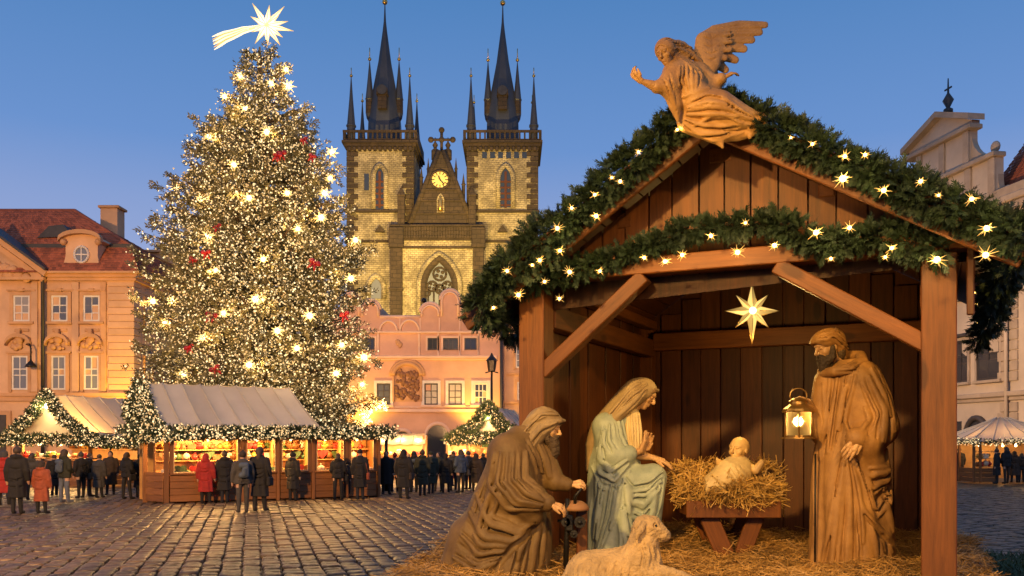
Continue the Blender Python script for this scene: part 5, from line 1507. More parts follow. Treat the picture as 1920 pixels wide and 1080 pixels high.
# arched relief niche
nb = arch(741, 787, 700, 684, 13) + [(787, 753), (741, 753)]
MB().prism([(X(a), Zf(b)) for a, b in nb], -.03, .05).build('niche', M_PEACHT, sal)
c = MB()
for k in range(120):
    px = rnd.uniform(743, 785); py = rnd.uniform(694, 750)
    c.ball((X(px), -.02, Zf(py)), rnd.uniform(.06, .19), 7, (1, .8, rnd.uniform(.6, 1.5)))
c.build('relief', mat('brown_relief', (.27, .13, .06), .8, .4, 4, .3, 20), sal)
for off, r in ((0, .16), (5, .12)): moulding('niche_arch', arch(738-off, 790+off, 704, 681-off, 15), r, M_PEACHT, y=-.08)
for a in (738, 790): MB().box(X(a-2), X(a+2), -.16, .02, Zf(753), Zf(705), .03).build('niche_pier', M_PEACHT, sal)
c = MB()
for k in range(9): c.ball((X(743+k*.9)+.05, -.05, Zf(640+3*math.sin(k*1.3)+k)), .11, 7, (1, .6, 1.4))
c.build('plaque', M_PEACHT, sal)
for (a, b, t) in ((798, 843, 794), (866, 897, 798), (740, 770, 806)):
    ar = [(a, 830)] + [((a+b)/2 - (b-a)/2*math.cos(u_)*(1-.08*math.sin(u_)), 818 - (818-t)*math.sin(u_)**.8) for u_ in np.linspace(0, math.pi, 13)] + [(b, 830)]
    MB().prism([(X(p), Zf(q_) if q_ != 830 else .0) for p, q_ in ar], -.06, .03).build('archway', M_GLASSD, sal)
    MB().tube([(X(p), -.06, Zf(q_)) for p, q_ in ar[1:-1]], .14, 6).build('archway_moulding', M_PINKT, sal)
MB().tube([(X(940), -.15, .0), (X(940), -.15, Zf(600))], .10, 8).build('drainpipe', M_LEAD, sal)
f = Fac(60.4, 965); X2, Z2 = f.x, f.z
och = thing('house', 'plain ochre house at the edge of the salmon house beside the shed post', 'building', f.loc)
MB().box(X2(944.5), X2(1400), 0, 6, 0, Z2(560)).build('wall', M_PEACH, och)
MB().box(X2(944.5), X2(1400), -.2, .02, Z2(757), Z2(753)).build('string_course', M_PEACHT, och)
MB().box(X2(950), X2(1400), -.2, .02, Z2(703), Z2(699)).build('string_course', M_PEACHT, och)
for (a, b) in ((970, 996),) + tuple((1020+k*52, 1046+k*52) for k in range(7)):
    window(och, X2(a), X2(b), Z2(750), Z2(716), 2, 3, M_WHITEF, sur=M_PEACHT); window(och, X2(a-3), X2(b), Z2(690), Z2(650), 2, 3, M_WHITEF, sur=M_PEACHT)

# ------------------------------------------------------------------ twin-towered church
f = Fac(95, 827); X, Zf, S = f.x, f.z, f.S
chu = thing('church', 'twin towered gothic church with black slate spires lit yellow', 'church', f.loc)
def lancet(x0, x1, base, top, n=9, sharp=1.25):
    w = (x1-x0); L, Rr = [], []
    for t in np.linspace(0, 1, n):
        a = t*math.acos(1-.5/sharp); L.append((x0 + w*sharp*(1-math.cos(a)), t))
    hmax = sharp*math.sin(math.acos(1-.5/sharp))
    pts = []
    for t in np.linspace(0, 1, n):
        a = t*math.acos(1-.5/sharp); pts.append((x0 + w*sharp*(1-math.cos(a)), math.sin(a)*sharp/hmax))
    sp = top + (base-top)*min(.5, (w*.95)/(base-top))
    l_ = [(a, sp - (sp-top)*b) for a, b in pts]
    r_ = [(x0+x1-a, b) for a, b in l_[::-1][1:]]
    return [(x0, base)] + l_ + r_ + [(x1, base)]
def tower(cx, hw):
    zc = Zf(268); D = 2*hw*S
    tw = MB(); tw.box(X(cx-hw), X(cx+hw), 0, D, 0, zc)
    t = tw.build('tower', M_CHURCH, chu)
    q_ = MB(); z = 14.0; k = 0
    while z < zc-.8:
        for sx in (-1, 1):
            w = (1.15 if k % 2 else .75)
            x0 = X(cx+sx*hw); q_.box(min(x0+sx*.07, x0-sx*w), max(x0+sx*.07, x0-sx*w), -.09, .6, z, z+.5, .03)
        z += .56; k += 1
    q_.build('quoins', M_CHDARK, t, kind='stuff')
    MB().box(X(cx-hw)-.18, X(cx+hw)+.18, -.28, D+.2, Zf(399), Zf(394), .05).build('string_course', M_CHDARK, t); MB().box(X(cx-hw)-.12, X(cx+hw)+.12, -.2, D+.15, Zf(455), Zf(450), .05).build('string_course', M_CHDARK, t); c = MB()
    for i, (o, a, b) in enumerate(((.12, 280, 275), (.30, 275, 270), (.50, 270, 265), (.34, 265, 262))):
        c.box(X(cx-hw)-o, X(cx+hw)+o, -o, D+o, Zf(a)+.003*i, Zf(b))
    c.build('cornice', M_CHDARK, t)
    b = MB(); n = 15
    for i in range(n+1):
        xx = X(cx-hw)-.2 + (D+.4)*i/n
        b.box(xx-.09, xx+.09, -.42, -.22, Zf(262), Zf(250)); b.box(xx-.09, xx+.09, D+.2, D+.4, Zf(262), Zf(250))
    for y in (-.42, D+.2): b.box(X(cx-hw)-.4, X(cx+hw)+.4, y-.02, y+.22, Zf(250), Zf(246))
    for xx in (X(cx-hw)-.42, X(cx+hw)+.22): b.box(xx, xx+.2, -.2, D+.2, Zf(262), Zf(246)-.01)
    b.build('balustrade', M_CHDARK, t)
    bk = MB()                                              # corbels under the gallery
    for i in range(13):
        xx = X(cx-hw) + D*(i+.5)/13; bk.box(xx-.16, xx+.16, -.4, .02, Zf(284), Zf(276), .05)
    bk.build('corbels', M_CHDARK, t, 'stuff')
    cc = (X(cx), D/2)
    r1 = 1/math.cos(math.pi/8)
    prof = [(p*S*r1, Zf(q2)) for p, q2 in ((31, 262), (31, 235), (30.5, 214), (28, 185), (23, 153), (12, 92), (4.2, 31), (2.2, 12), (1.4, -6), (.8, -24))]
    m = MB(); m.lathe(prof, 8, c=(cc[0], cc[1], 0), smooth=False, a0=math.pi/8)
    sp = m.build('spire', M_SLATE, t)
    MB().ball((cc[0], cc[1], Zf(-26)), .3, 10).build('spire_ball', M_GILT, sp)
    for sx in (-1, 1):
        for yy in (-.1, D+.1):
            u = MB(); px = cx + sx*(hw-7); xx = X(px) + (0 if yy < 0 else 0)
            u.lathe([(8*S, Zf(266)), (8*S, Zf(238)), (9.5*S, Zf(237)), (9.5*S, Zf(234)), (7.8*S, Zf(233)), (3.6*S, Zf(185)), (1.0*S, Zf(147)), (.4*S, Zf(141))], 8, c=(xx, yy+.25, 0), smooth=False, a0=math.pi/8)
            tu = u.build('corner_turret', M_SLATE, t)
            g = MB().ball((xx, yy+.25, Zf(141)), .17, 8); g.tube([(xx, yy+.25, Zf(140)), (xx, yy+.25, Zf(126))], .05, 5); g.build('finial', M_GILT, tu)
        u = MB(); xx = X(cx + sx*28.5); yy = D/2 - .4
        u.lathe([(1.5*S, Zf(211)), (6*S, Zf(203)), (7.6*S, Zf(195)), (7.6*S, Zf(168)), (9*S, Zf(166)), (8*S, Zf(164)), (4.2*S, Zf(128)), (1.2*S, Zf(97)), (.5*S, Zf(90))], 8, c=(xx, yy, 0), smooth=False, a0=math.pi/8)
        tu = u.build('side_turret', M_SLATE, t)
        MB().lathe([(7.9*S, Zf(194)), (7.9*S, Zf(169))], 8, c=(xx, yy, 0), smooth=False, a0=math.pi/8).build('turret_wall', M_CHDARK, tu)
        g = MB().ball((xx, yy, Zf(88)), .2, 8); g.tube([(xx, yy, Zf(88)), (xx, yy, Zf(66))], .05, 5); g.build('finial', M_GILT, tu)
    # clock dormer on the spire
    d0 = D/2 - 29*S
    dm = MB(); dm.box(X(cx-8.5), X(cx+8.5), d0-.55, d0+1.6, Zf(194), Zf(168)); dm.prism([(X(cx-11), Zf(168)), (X(cx+11), Zf(168)), (X(cx+10), Zf(157)), (X(cx), Zf(149)), (X(cx-10), Zf(157))], d0-.7, d0+2)
    dm.build('spire_dormer', M_CHDARK, sp)
    MB().tube([(X(cx), d0-.82, Zf(160)), (X(cx), d0-.7, Zf(160))], .52, 16, smooth=False).build('clock_face', M_LEAD, sp)
    # belfry window
    l_ = lancet(cx-13 if cx < 800 else cx-8, cx+11 if cx < 800 else cx+20, 392 if cx < 800 else 389, 309)
    MB().prism([(X(a), Zf(b2)) for a, b2 in l_], -.02, .05).build('belfry_window', M_GLASSD, t)
    MB().tube([(X(a), -.05, Zf(b2)) for a, b2 in l_], .28, 6).build('window_surround', M_CHURCH, t)
    lv = MB(); xm = (l_[0][0]+l_[-1][0])/2
    lv.box(X(xm)-.12, X(xm)+.12, -.12, .0, Zf(390), Zf(322))
    for k in range(5): lv.box(X(l_[0][0]+1), X(l_[-1][0]-1), -.09, .01, Zf(385-k*11)-.09, Zf(385-k*11)+.09)
    lv.build('shutter', M_WOODDK, t)
    for k in range(6 if cx > 800 else 1):
        xx = (cx-38+k*15) if cx > 800 else cx-30
        MB().box(X(xx), X(xx+9), -.06, .05, Zf(297) if cx > 800 else Zf(357), Zf(285) if cx > 800 else Zf(326)).build('slit_window', M_GLASSD, t)
    MB().prism([(X(cx-9), Zf(436)), (X(cx+9), Zf(436)), (X(cx), Zf(423))], -.5, .3).build('niche_hood', M_CHDARK, t)
    return t
tower(713, 62); tower(942, 66)
nv = MB().prism([(X(734), 0), (X(908), 0), (X(908), Zf(428)), (X(734), Zf(428))], -1.0, 7)
nave = nv.build('nave_front', M_CHURCH, chu)
ga = MB().prism([(X(768), Zf(427)), (X(887), Zf(427)), (X(868), Zf(385)), (X(846), Zf(325)), (X(832), Zf(287)), (X(824), Zf(287)), (X(810), Zf(325)), (X(787), Zf(385))], -.6, .6)
gab = ga.build('gable', M_CHDARK, chu)
for (ax, ay, bx, by) in ((768, 427, 824, 285), (887, 427, 832, 285)):
    MB().tube([(X(ax), -.5, Zf(ay)), (X(bx), -.5, Zf(by))], .3, 6).build('gable_coping', M_CHDARK, gab)
for (zz0, xa, xb) in ((404, 777, 877), (380, 789, 865), (360, 797, 857)):
    MB().box(X(xa), X(xb), -.72, -.55, Zf(zz0), Zf(zz0-3), .03).build('ledge', M_CHDARK, gab)
MB().prism([(X(a), Zf(b2)) for a, b2 in lancet(820, 834, 402, 366)], -.75, -.5).build('niche', M_CHURCH, gab)
MB().lathe([(.28, 0), (.22, .5), (.26, 1.1), (.12, 1.3), (.14, 1.5), (.02, 1.65)], 8, c=(X(827), -.85, Zf(400))).build('niche_figure', M_GILT, gab)
cf = MB().tube([(X(826), -.78, Zf(341)), (X(826), -.6, Zf(341))], 17*S, 24, smooth=False).build('clock', mat('clock_gold', (.80, .62, .25), .5, .2, 6), gab)
MB().tube([(X(826)+17*S*math.cos(a), -.78, Zf(341)+17*S*math.sin(a)) for a in np.linspace(0, 2*math.pi, 25)], .12, 6).build('clock_rim', M_CHDARK, cf)
hnd = MB()
for k in range(12):
    a = k*math.pi/6; hnd.tube([(X(826)+.55*math.cos(a), -.82, Zf(341)+.55*math.sin(a)), (X(826)+.88*math.cos(a), -.82, Zf(341)+.88*math.sin(a))], .045, 4)
hnd.tube([(X(826), -.86, Zf(341)), (X(826)+.45, -.86, Zf(341)-.5)], .06, 4); hnd.tube([(X(826), -.86, Zf(341)), (X(826)-.15, -.86, Zf(341)+.38)], .07, 4)
hnd.build('clock_hands', M_LEAD, cf, 'stuff')
for (px, top, bot, w) in ((771, 353, 427, 3.4), (790, 312, 400, 3.2), (803, 296, 350, 2.6), (855, 296, 350, 2.6), (869, 325, 400, 3.2), (881, 357, 427, 3.4)):
    MB().lathe([(w*S, Zf(bot)), (w*S, Zf(top+22)), (w*1.5*S, Zf(top+21)), (w*.9*S, Zf(top+19)), (.2*S, Zf(top))], 6, c=(X(px), 0, 0), smooth=False).build('pinnacle', M_CHDARK, gab)
cr_ = MB()
cr_.tube([(X(828), 0, Zf(287)), (X(828), 0, Zf(244))], .17, 6); cr_.tube([(X(808), 0, Zf(262)), (X(849), 0, Zf(262))], .14, 6)
for (a, b2) in ((828, 244), (808, 262), (849, 262), (828, 262)): cr_.ball((X(a), 0, Zf(b2)), .32, 8)
for a in (816, 840): cr_.lathe([(.4, Zf(300)), (.4, Zf(282)), (.15, Zf(278)), (.3, Zf(272)), (.08, Zf(266)), (.05, Zf(258))], 6, c=(X(a), 0, 0))
cr_.build('cross', M_CHDARK, gab)
c = MB()
for o, a, b2 in ((-1.35, 430, 426), (-1.15, 455, 451), (-1.3, 470, 466)): c.box(X(733), X(909), o, 0, Zf(a), Zf(b2), .05)
c.build('parapet_band', M_CHDARK, nave)
c = MB()
for i in range(26):
    xx = X(760)+ (X(884)-X(760))*i/25; c.box(xx-.1, xx+.1, -1.25, -1.0, Zf(451)+.01, Zf(430)-.01)
c.box(X(757), X(888), -1.12, -.98, Zf(451), Zf(431)); c.build('parapet', M_CHDARK, nave)
for (a, b2) in ((735, 757), (888, 908)):
    w = MB(); w.box(X(a), X(b2), -1.5, -.9, 0, Zf(470), .05); w.box(X(a)-.15, X(b2)+.15, -1.65, -.9, Zf(470)+.01, Zf(432), .08); w.box(X(a)-.1, X(b2)+.1, -1.6, -.9, Zf(548), Zf(543), .05)
    w.build('buttress', M_CHDARK, nave)
    MB().lathe([(9*S, Zf(432)), (9*S, Zf(372)), (11*S, Zf(370)), (9*S, Zf(367)), (.5*S, Zf(352))], 4, c=(X((a+b2)/2 + (8 if a < 800 else -12)), -.6, 0), smooth=False, a0=math.pi/4).build('pinnacle', M_CHDARK, nave)
l_ = lancet(794, 857, 600, 487, 11)
MB().prism([(X(a), Zf(b2)) for a, b2 in l_], -1.03, -.9).build('great_window', M_GLASS, nave)
for o, r in ((0, .42), (6, .3), (-5, .2)):
    ll = lancet(794-o, 857+o, 600, 487-o*1.2, 11); MB().tube([(X(a), -1.1-.02*o, Zf(b2)) for a, b2 in ll], r, 6).build('window_arch', M_CHDARK if o != 6 else M_CHURCH, nave)
tr = MB()
for k in range(1, 6): tr.tube([(X(794+63*k/6), -1.06, Zf(600)), (X(794+63*k/6), -1.06, Zf(545))], .10, 5)
for (a, b2, r) in ((812, 540, 9), (840, 540, 9), (826, 517, 12), (826, 545, 8), (803, 552, 5), (849, 552, 5)):
    tr.tube([(X(a)+r*S*math.cos(t), -1.07, Zf(b2)+r*S*math.sin(t)) for t in np.linspace(0, 2*math.pi, 15)], .13, 5)
    for k in range(4): tr.ball((X(a)+r*.5*S*math.cos(k*1.57+.5), -1.07, Zf(b2)+r*.5*S*math.sin(k*1.57+.5)), r*.3*S, 6, (1, .4, 1))
tr.build('tracery', M_CHDARK, nave)
l_ = lancet(691, 720, 560, 517)
MB().prism([(X(a), Zf(b2)) for a, b2 in l_], -.08, .05).build('aisle_window', M_GLASS, chu)
MB().tube([(X(a), -.1, Zf(b2)) for a, b2 in l_], .3, 6).build('window_surround', M_CHURCH, chu)

# ------------------------------------------------------------------ grey baroque house at the right
RO = Vector((23.1, 52, 0)); RZ = math.atan2(-.988, .151)
grey = thing('baroque_house', 'grey cream baroque house with stepped gable and red tiled roof', 'building', RO, RZ)
def rx(px): return (52 - 31.05/(.153+(px-HX)/F))/.988
def rz(px, py): return CAMZ + (HY-py)/F*(31.05/(.153+(px-HX)/F))
x0, x1 = rx(1690), rx(2060)
MB().box(x0, x1, 0, 8, 0, 13.6).build('wall', M_GREYP, grey)
a0, a1 = rx(1720), rx(1818)
MB().box(a0, a1, .02, .45, 13.6, 18.0).build('attic', M_GREYP, grey)
b0_, b1_ = rx(1700), rx(1868)
MB().box(b0_-1.2, b1_, .0, .4, 13.6, 15.9).build('lower_attic', M_GREYP, grey)
pc0, pc1, pm = rx(1704), rx(1822), rx(1765)
MB().prism([(pc0, 18.0), (pc1, 18.0), (pc1, 18.35), (pm, 19.35), (pc0, 18.35)], .0, .45).build('pediment', M_GREYP, grey)
c = MB()
MB().box(pc0-.2, pc1+.2, -.3, .5, 17.85, 18.1, .04).build('string_course', M_GREYT, grey)
for (xa, xb) in ((pc0-.25, pm), (pc1+.25, pm)):
    c.prism([(xa, 18.28), (xb, 19.33), (xb, 19.65), (xa, 18.60)], -.4, .55)
c.build('pediment_cornice', M_GREYT, grey)
c = MB(); MB().box(b0_-1.4, b1_+.15, -.3, .45, 15.85, 16.1, .04).build('string_course', M_GREYT, grey); c.box(x0, x1, -.35, .02, 13.3, 13.65, .05); c.box(x0, x1, -.2, .02, 12.9, 13.28, .04)
c.build('cornice', M_GREYT, grey); c = MB(); c.box(x0, x1, -.25, .02, 3.85, 4.1, .04); c.box(x0, x1, -.12, .02, 3.65, 3.84, .03)
c.build('string_course', M_GREYT, grey)
for a in (a0, a1-.45, (a0+a1)/2-.2): MB().box(a, a+.45, -.12, .02, 16.1, 17.85, .03).build('pilaster', M_GREYT, grey)
for a in (b0_-.9, a0, a1-.3, b1_-.5): MB().box(a, a+.5, -.14, .02, 13.65, 15.85, .03).build('pilaster', M_GREYT, grey)
def volute(xa, za, xb, zb_):
    pts = [(xa, za)] + [(xa + (xb-xa)*(1-math.cos(t)), zb_ + (za-zb_)*(1-math.sin(t))) for t in np.linspace(0, math.pi/2, 9)] + [(xb, zb_), (xa, zb_)]
    v = MB().prism(pts, .1, .4); v.ball((xb-.1, .2, zb_+.35), .3, 10, (1, .6, 1)); v.build('volute', M_GREYT, grey)
volute(a1, 17.7, rx(1862), 16.1); volute(b1_, 15.0, rx(1885), 13.65); volute(a0, 17.7, a0-1.5, 16.1)
urn = MB().lathe([(.25, 0), (.25, .2), (.1, .3), (.3, .7), (.12, 1.0), (.06, 1.1), (.03, 1.9)], 8, c=(pm, .4, 19.6)); urn.box(pm-.3, pm+.3, .37, .43, 20.9, 20.98)
urn.build('finial', M_LEAD, grey)
rf = MB().add([(rx(1842), .4, 13.9), (x1, .4, 13.9), (x1, 3.4, 18.0), (rx(1842), 3.4, 18.0)], [(0, 1, 2, 3)]); rfo = rf.build('roof', M_LEAD, grey)
tiles(((rx(1835), .3, 13.95), (x1, .3, 13.95), (rx(1835), 3.4, 18.1), (x1, 3.4, 18.1)), 22, 60, 'roof_tiles', M_TILE, rfo)
MB().prism([(b1_-.2, 13.65), (x1, 13.65), (x1, 14.05), (b1_-.2, 14.05)], -.3, .5).build('eave', M_GREYT, grey)
for (a, b2) in ((1833, 1876), (1789, 1807), (1935, 1985), (1745, 1768)):
    xa, xb = rx(a), rx(b2); xb = max(xb, xa+1.2)
    window(grey, xa, xb, 4.75, 6.95, 2, 3, M_DKWIN, M_GLASSD, .1, .07, sur=M_GREYT, sw=.14, sill=M_GREYT, split=(0, .45, .62, 1))
    MB().box(xa-.25, xb+.25, -.25, .02, 7.12, 7.3, .03).build('window_head', M_DKWIN, grey)
    window(grey, xa, xb, 9.2, 11.6, 2, 3, M_DKWIN, M_GLASSD, .1, .07, sur=M_GREYT, sw=.14, sill=M_GREYT)
for px in (1884, 1902):
    z = .1; k = 0
    while z < 12.8:
        if abs(z-3.8) > .55: MB().box(rx(px)-(.45 if k % 2 else .28), rx(px)+.28, -.09, .02, z, z+.46, .02).build('quoin', M_GREYT, grey)
        z += .5; k += 1
MB().tube([(rx(1893), -.2, 0), (rx(1893), -.2, 13.2)], .09, 8).build('drainpipe', M_GREYP, grey)
ar = [(rx(1812), 0)] + [(rx(1833) - (rx(1833)-rx(1812))*math.cos(t), 1.7+1.15*math.sin(t)) for t in np.linspace(0, math.pi, 13)] + [(2*rx(1833)-rx(1812), 0)]
MB().prism(ar, -.06, .03).build('archway', M_GLASSD, grey)
MB().tube([(a, -.08, b2) for a, b2 in ar], .16, 6).build('archway_moulding', M_DKWIN, grey)
MB().box(rx(1790), rx(1803), -.05, .03, .9, 2.7).build('shop_window', M_GLASSD, grey)
# street lamp in front of the salmon house
sl_ = thing('street_lamp', 'old black street lamp standing in front of the salmon house', 'lamp post', at(922, 866, 50)); sl_.location.z = 0
hgt = CAMZ + (HY-665)/F*50
MB().tube([(0, 0, 0), (0, 0, .5), (0, 0, hgt-.9)], (.14, .09, .055), 8).build('pole', M_IRON, sl_)
MB().lathe([(.08, hgt-.95), (.2, hgt-.9), (.28, hgt-.35), (.34, hgt-.33), (.1, hgt-.08), (.03, hgt+.1)], 6, smooth=False).build('lamp_head', M_IRON, sl_)
MB().tube([(-.35, 0, hgt-1.0), (0, 0, hgt-.9), (.35, 0, hgt-1.0)], .035, 6).build('ladder_bar', M_IRON, sl_)
# ================================================================== the great lit fir
TD = 32.0; TS = TD/F
T0 = Vector(((487-HX)*TS, TD, 0))
tz = lambda py: CAMZ + (HY-py)*TS
prof_t = [(85, 490, 505), (100, 466, 538), (148, 432, 560), (202, 395, 588), (241, 372, 606), (290, 345, 626), (340, 338, 644), (393, 312, 655), (439, 302, 660), (497, 283, 682), (575, 278, 688), (629, 266, 692), (688, 258, 694), (740, 272, 700), (790, 300, 690), (830, 350, 640)]
pz = np.array([tz(a) for a, b, c in prof_t])[::-1]; pl = np.array([(487-b)*TS for a, b, c in prof_t])[::-1]; pr_ = np.array([(c-487)*TS for a, b, c in prof_t])[::-1]
def tree_r(z, a):
    l, r = np.interp(z, pz, pl), np.interp(z, pz, pr_)
    return (l+r)/2 + (r-l)/2*np.cos(a)
fir = thing('christmas_tree', 'towering christmas fir covered in thousands of warm white lights', 'tree', T0)
tr_ = MB(); tr_.tube([(0, 0, -.05), (0, 0, 2), (0, 0, 8), (0, 0, tz(110)), (0, 0, tz(88))], (.34, .30, .2, .07, .03), 10); trunk = tr_.build('trunk', M_BARK, fir)
nb = 680
bz0 = tz(835) + (tz(95)-tz(835))*(1-rng.random(nb)**.62)
bz0 = np.sort(bz0); ba = (np.arange(nb)*2.39996 + rng.normal(0, .25, nb)) % (2*np.pi)
brm = MB(); CP, CD, LP = [], [], []
for z, a in zip(bz0, ba):
    L = np.interp(z, [tz(400), tz(100)], [.88, .70])*tree_r(z, a)*rng.choice([rng.uniform(.70, .9), rng.uniform(.88, 1.02), rng.uniform(.95, 1.22)])
    tilt = np.interp(z, [tz(835), tz(400), tz(90)], [-.06, .08, .45]); L = L*np.clip(tree_r(min(z + L*tilt, tz(98)), a)/tree_r(z, a), .3, 1.2); L = max(L, .2)
    u = np.array([math.cos(a), math.sin(a), 0]); v = np.array([-math.sin(a), math.cos(a), 0])
    curve = lambda t: u*(L*t) + np.array([0, 0, z + L*tilt*t - .16*L*t*(1-t)*2 + .07*L*t**3])
    brm.tube([curve(0), curve(.5), curve(1)], (.05*L**.5, .03*L**.5, .008), 5)
    m = int(9 + 8.5*L)
    t = .22 + .8*rng.random(m)**.75; side = rng.normal(0, 1, m)*(.20*(1.08-t)+.05)*L
    for ti, si in zip(t, side):
        c0 = curve(min(ti, 1.02)) + v*si + np.array([0, 0, rng.normal(0, .06) - abs(si)*.25])
        CP.append(c0); CD.append(u*.7 + v*np.sign(si)*min(1, abs(si)*2.2) + np.array([0, 0, rng.normal(-.05, .35)]))
    for _ in range(rnd.choice((0, 0, 0, 1))):                         # hanging strands
        c0 = curve(rng.uniform(.7, 1)); hl = rng.uniform(.2, .55)
        for k in range(4): CP.append(c0 - np.array([0, 0, hl*k/4])); CD.append(np.array([0, 0, -1.]) + rng.normal(0, .2, 3))
brm.build('branches', M_BARK, fir, kind='stuff')
CP, CD = np.array(CP), np.array(CD)
def spray():
    v, f = [], []
    for k in range(9):
        s = -1 if k % 2 else 1; z = .02 + .028*k
        d = np.array([s*rng.uniform(.4, .9), rng.normal(0, .35), rng.uniform(.5, 1)]); d /= np.linalg.norm(d)
        w = np.cross(d, [0, 1, 0]); w /= np.linalg.norm(w); L = rng.uniform(.10, .17)*(1-.05*k); p = np.array([0, 0, z]); o = len(v)
        v += [p-w*.006, p+w*.006, p+d*L*.55+w*.020, p+d*L*.55-w*.020, p+d*L+w*.004, p+d*L-w*.004]; f += [(o, o+1, o+2, o+3), (o+3, o+2, o+4, o+5)]
    return np.array(v), np.array(f)
SV, SF = spray()
n = len(CP)
M = frame_from(CD, rng.random(n)*6.28)*rng.uniform(.8, 1.5, n)[:, None, None]
V, Fc = scatter(SV, SF, M, CP)
link('crown', mesh_np('crown', V, Fc), fir, M_FIRD)
# fairy lights: tiny elongated bulbs
OV = np.array([(1, 0, 0), (-1, 0, 0), (0, 1, 0), (0, -1, 0), (0, 0, 1.5), (0, 0, -1.5)], float)
OF = np.array([(0, 2, 4), (2, 1, 4), (1, 3, 4), (3, 0, 4), (2, 0, 5), (1, 2, 5), (3, 1, 5), (0, 3, 5)])
def fairy(P, size, name, m, parent=None):
    n = len(P); M = rand_rot(n)*(size*rng.uniform(.6, 1.35, n))[:, None, None]
    V, Fc = scatter(OV, OF, M, P)
    return link(name, mesh_np(name, V, Fc), parent, m, kind='stuff')
def varied_glow(name, c1, c2, lo, hi):
    m, n, l, b = new_mat(name); g = n.new('ShaderNodeNewGeometry')
    mr = n.new('ShaderNodeMapRange'); mr.inputs[3].default_value = lo; mr.inputs[4].default_value = hi
    pw = n.new('ShaderNodeMath'); pw.operation = 'POWER'; pw.inputs[1].default_value = 2.2
    l.new(g.outputs['Random Per Island'], pw.inputs[0]); l.new(pw.outputs[0], mr.inputs[0]); l.new(mr.outputs[0], b.inputs['Emission Strength'])
    mx = n.new('ShaderNodeMix'); mx.data_type = 'RGBA'; mx.inputs[6].default_value = (*c1, 1); mx.inputs[7].default_value = (*c2, 1)
    l.new(g.outputs['Random Per Island'], mx.inputs[0]); l.new(mx.outputs[2], b.inputs['Emission Color'])
    b.inputs['Base Color'].default_value = (.5, .4, .25, 1); m.cycles.emission_sampling = 'NONE'
    return m
M_FAIRY = varied_glow('fairy_light', (1, .58, .19), (1, .78, .42), .45, 2.0)
sel = rng.random(n) < .98
LPp = CP[sel] + CD[sel]/np.linalg.norm(CD[sel], axis=1)[:, None]*rng.uniform(.05, .26, sel.sum())[:, None] + rng.normal(0, .06, (sel.sum(), 3))
L2 = (CP + CD/np.linalg.norm(CD, axis=1)[:, None]*rng.uniform(.0, .3, n)[:, None] + rng.normal(0, .09, (n, 3)))[rng.random(n) < .95]
fl = fairy(np.concatenate([LPp, L2]), .0275, 'fairy_lights', M_FAIRY, None); fl.location = T0
tag(fl, 'dense mesh of tiny warm white bulbs strung all over the great fir', 'string lights', kind='stuff')
def on_tree(px, py, out=.1):
    z = tz(py); x = (px-487)*TS; r = float(np.interp(z, pz, (pl+pr_)/2)); y = -math.sqrt(max(.05, r*r - x*x))*.92 - out
    d = TD + y; return at(px, py, d)
M_LAMP = glow('tree_star_lamp', (1, .78, .36), 5); M_LSP = glow('tree_star_lamp_ray', (1, .66, .22), 1.6)
lc = MB().ball((0, 0, 0), .095, 10).me('bulb'); ls = MB()
for k in range(16):
    z = -.9+1.8*k/15; a = k*2.4; h_ = math.sqrt(max(0, 1-z*z)); dv = Vector((h_*math.cos(a), h_*math.sin(a), z))
    ls.tube([dv*.07, dv*.14, dv*rnd.uniform(.17, .26)], (.03, .02, .003), 4, False)
ls = ls.me('ray'); TLN = -1
for (px, py) in sorted(((537,130),(450,142),(508,156),(541,161),(421,181),(460,202),(500,247),(392,255),(439,309),(623,286),(619,334),(467,371),(539,362),(609,362),(376,373),(602,408),(331,352),
                 (390,443),(493,486),(559,429),(658,522),(405,507),(479,561),(287,565),(325,565),(419,587),(581,592),(308,606),(380,633),(557,653),(641,647),(467,684),(683,670),(679,721),(667,450),(630,700),(345,700),(520,620)), key=lambda a: a[1]):
    TLN += 1; t = thing('tree_lamp', nth(TLN) + ' star lamp from the top on the branches of the great fir', 'light', on_tree(px, py), rnd.uniform(0, 6), 'star lamps on the great fir'); s = rnd.uniform(.75, 1.15); t.scale = (s, s, s)
    link('bulb', lc, t, M_LAMP); link('ray', ls, t, M_LSP)
    lamp('lamp_glow', (0, -.3, 0), 40, (1, .60, .20), .12, t)
M_RED = mat('red_bow', (.45, .012, .015), .4, .3, 6); M_RED.node_tree.nodes['Principled BSDF'].inputs['Coat Weight'].default_value = .3
bow = MB()
for sx in (-1, 1): bow.ball((sx*.11, 0, .03), .11, 10, (1, .6, .8)); bow.tube([(0, 0, 0), (sx*.08, -.02, -.15), (sx*.12, -.02, -.26)], (.03, .05, .02), 6)
bow.ball((0, -.04, 0), .06, 8); bow = bow.me('red_bow')
for bi, (px, py) in enumerate(sorted(((570,262),(586,293),(528,288),(386,474),(361,487),(407,425),(590,493),(396,592),(646,590),(354,652),(403,692),(520,291)), key=lambda a: a[1])):
    o = link('red_bow', bow, None, M_RED, on_tree(px, py, .22)); tag(o, nth(bi) + ' scarlet bow from the top among the lights of the great fir', 'bow', 'red bows on the great fir')
    s = rnd.uniform(.65, 1.0); o.scale = (s, s, s); o.rotation_euler = (rnd.uniform(-.3, .3), rnd.uniform(-.5, .5), rnd.uniform(-.5, .5))
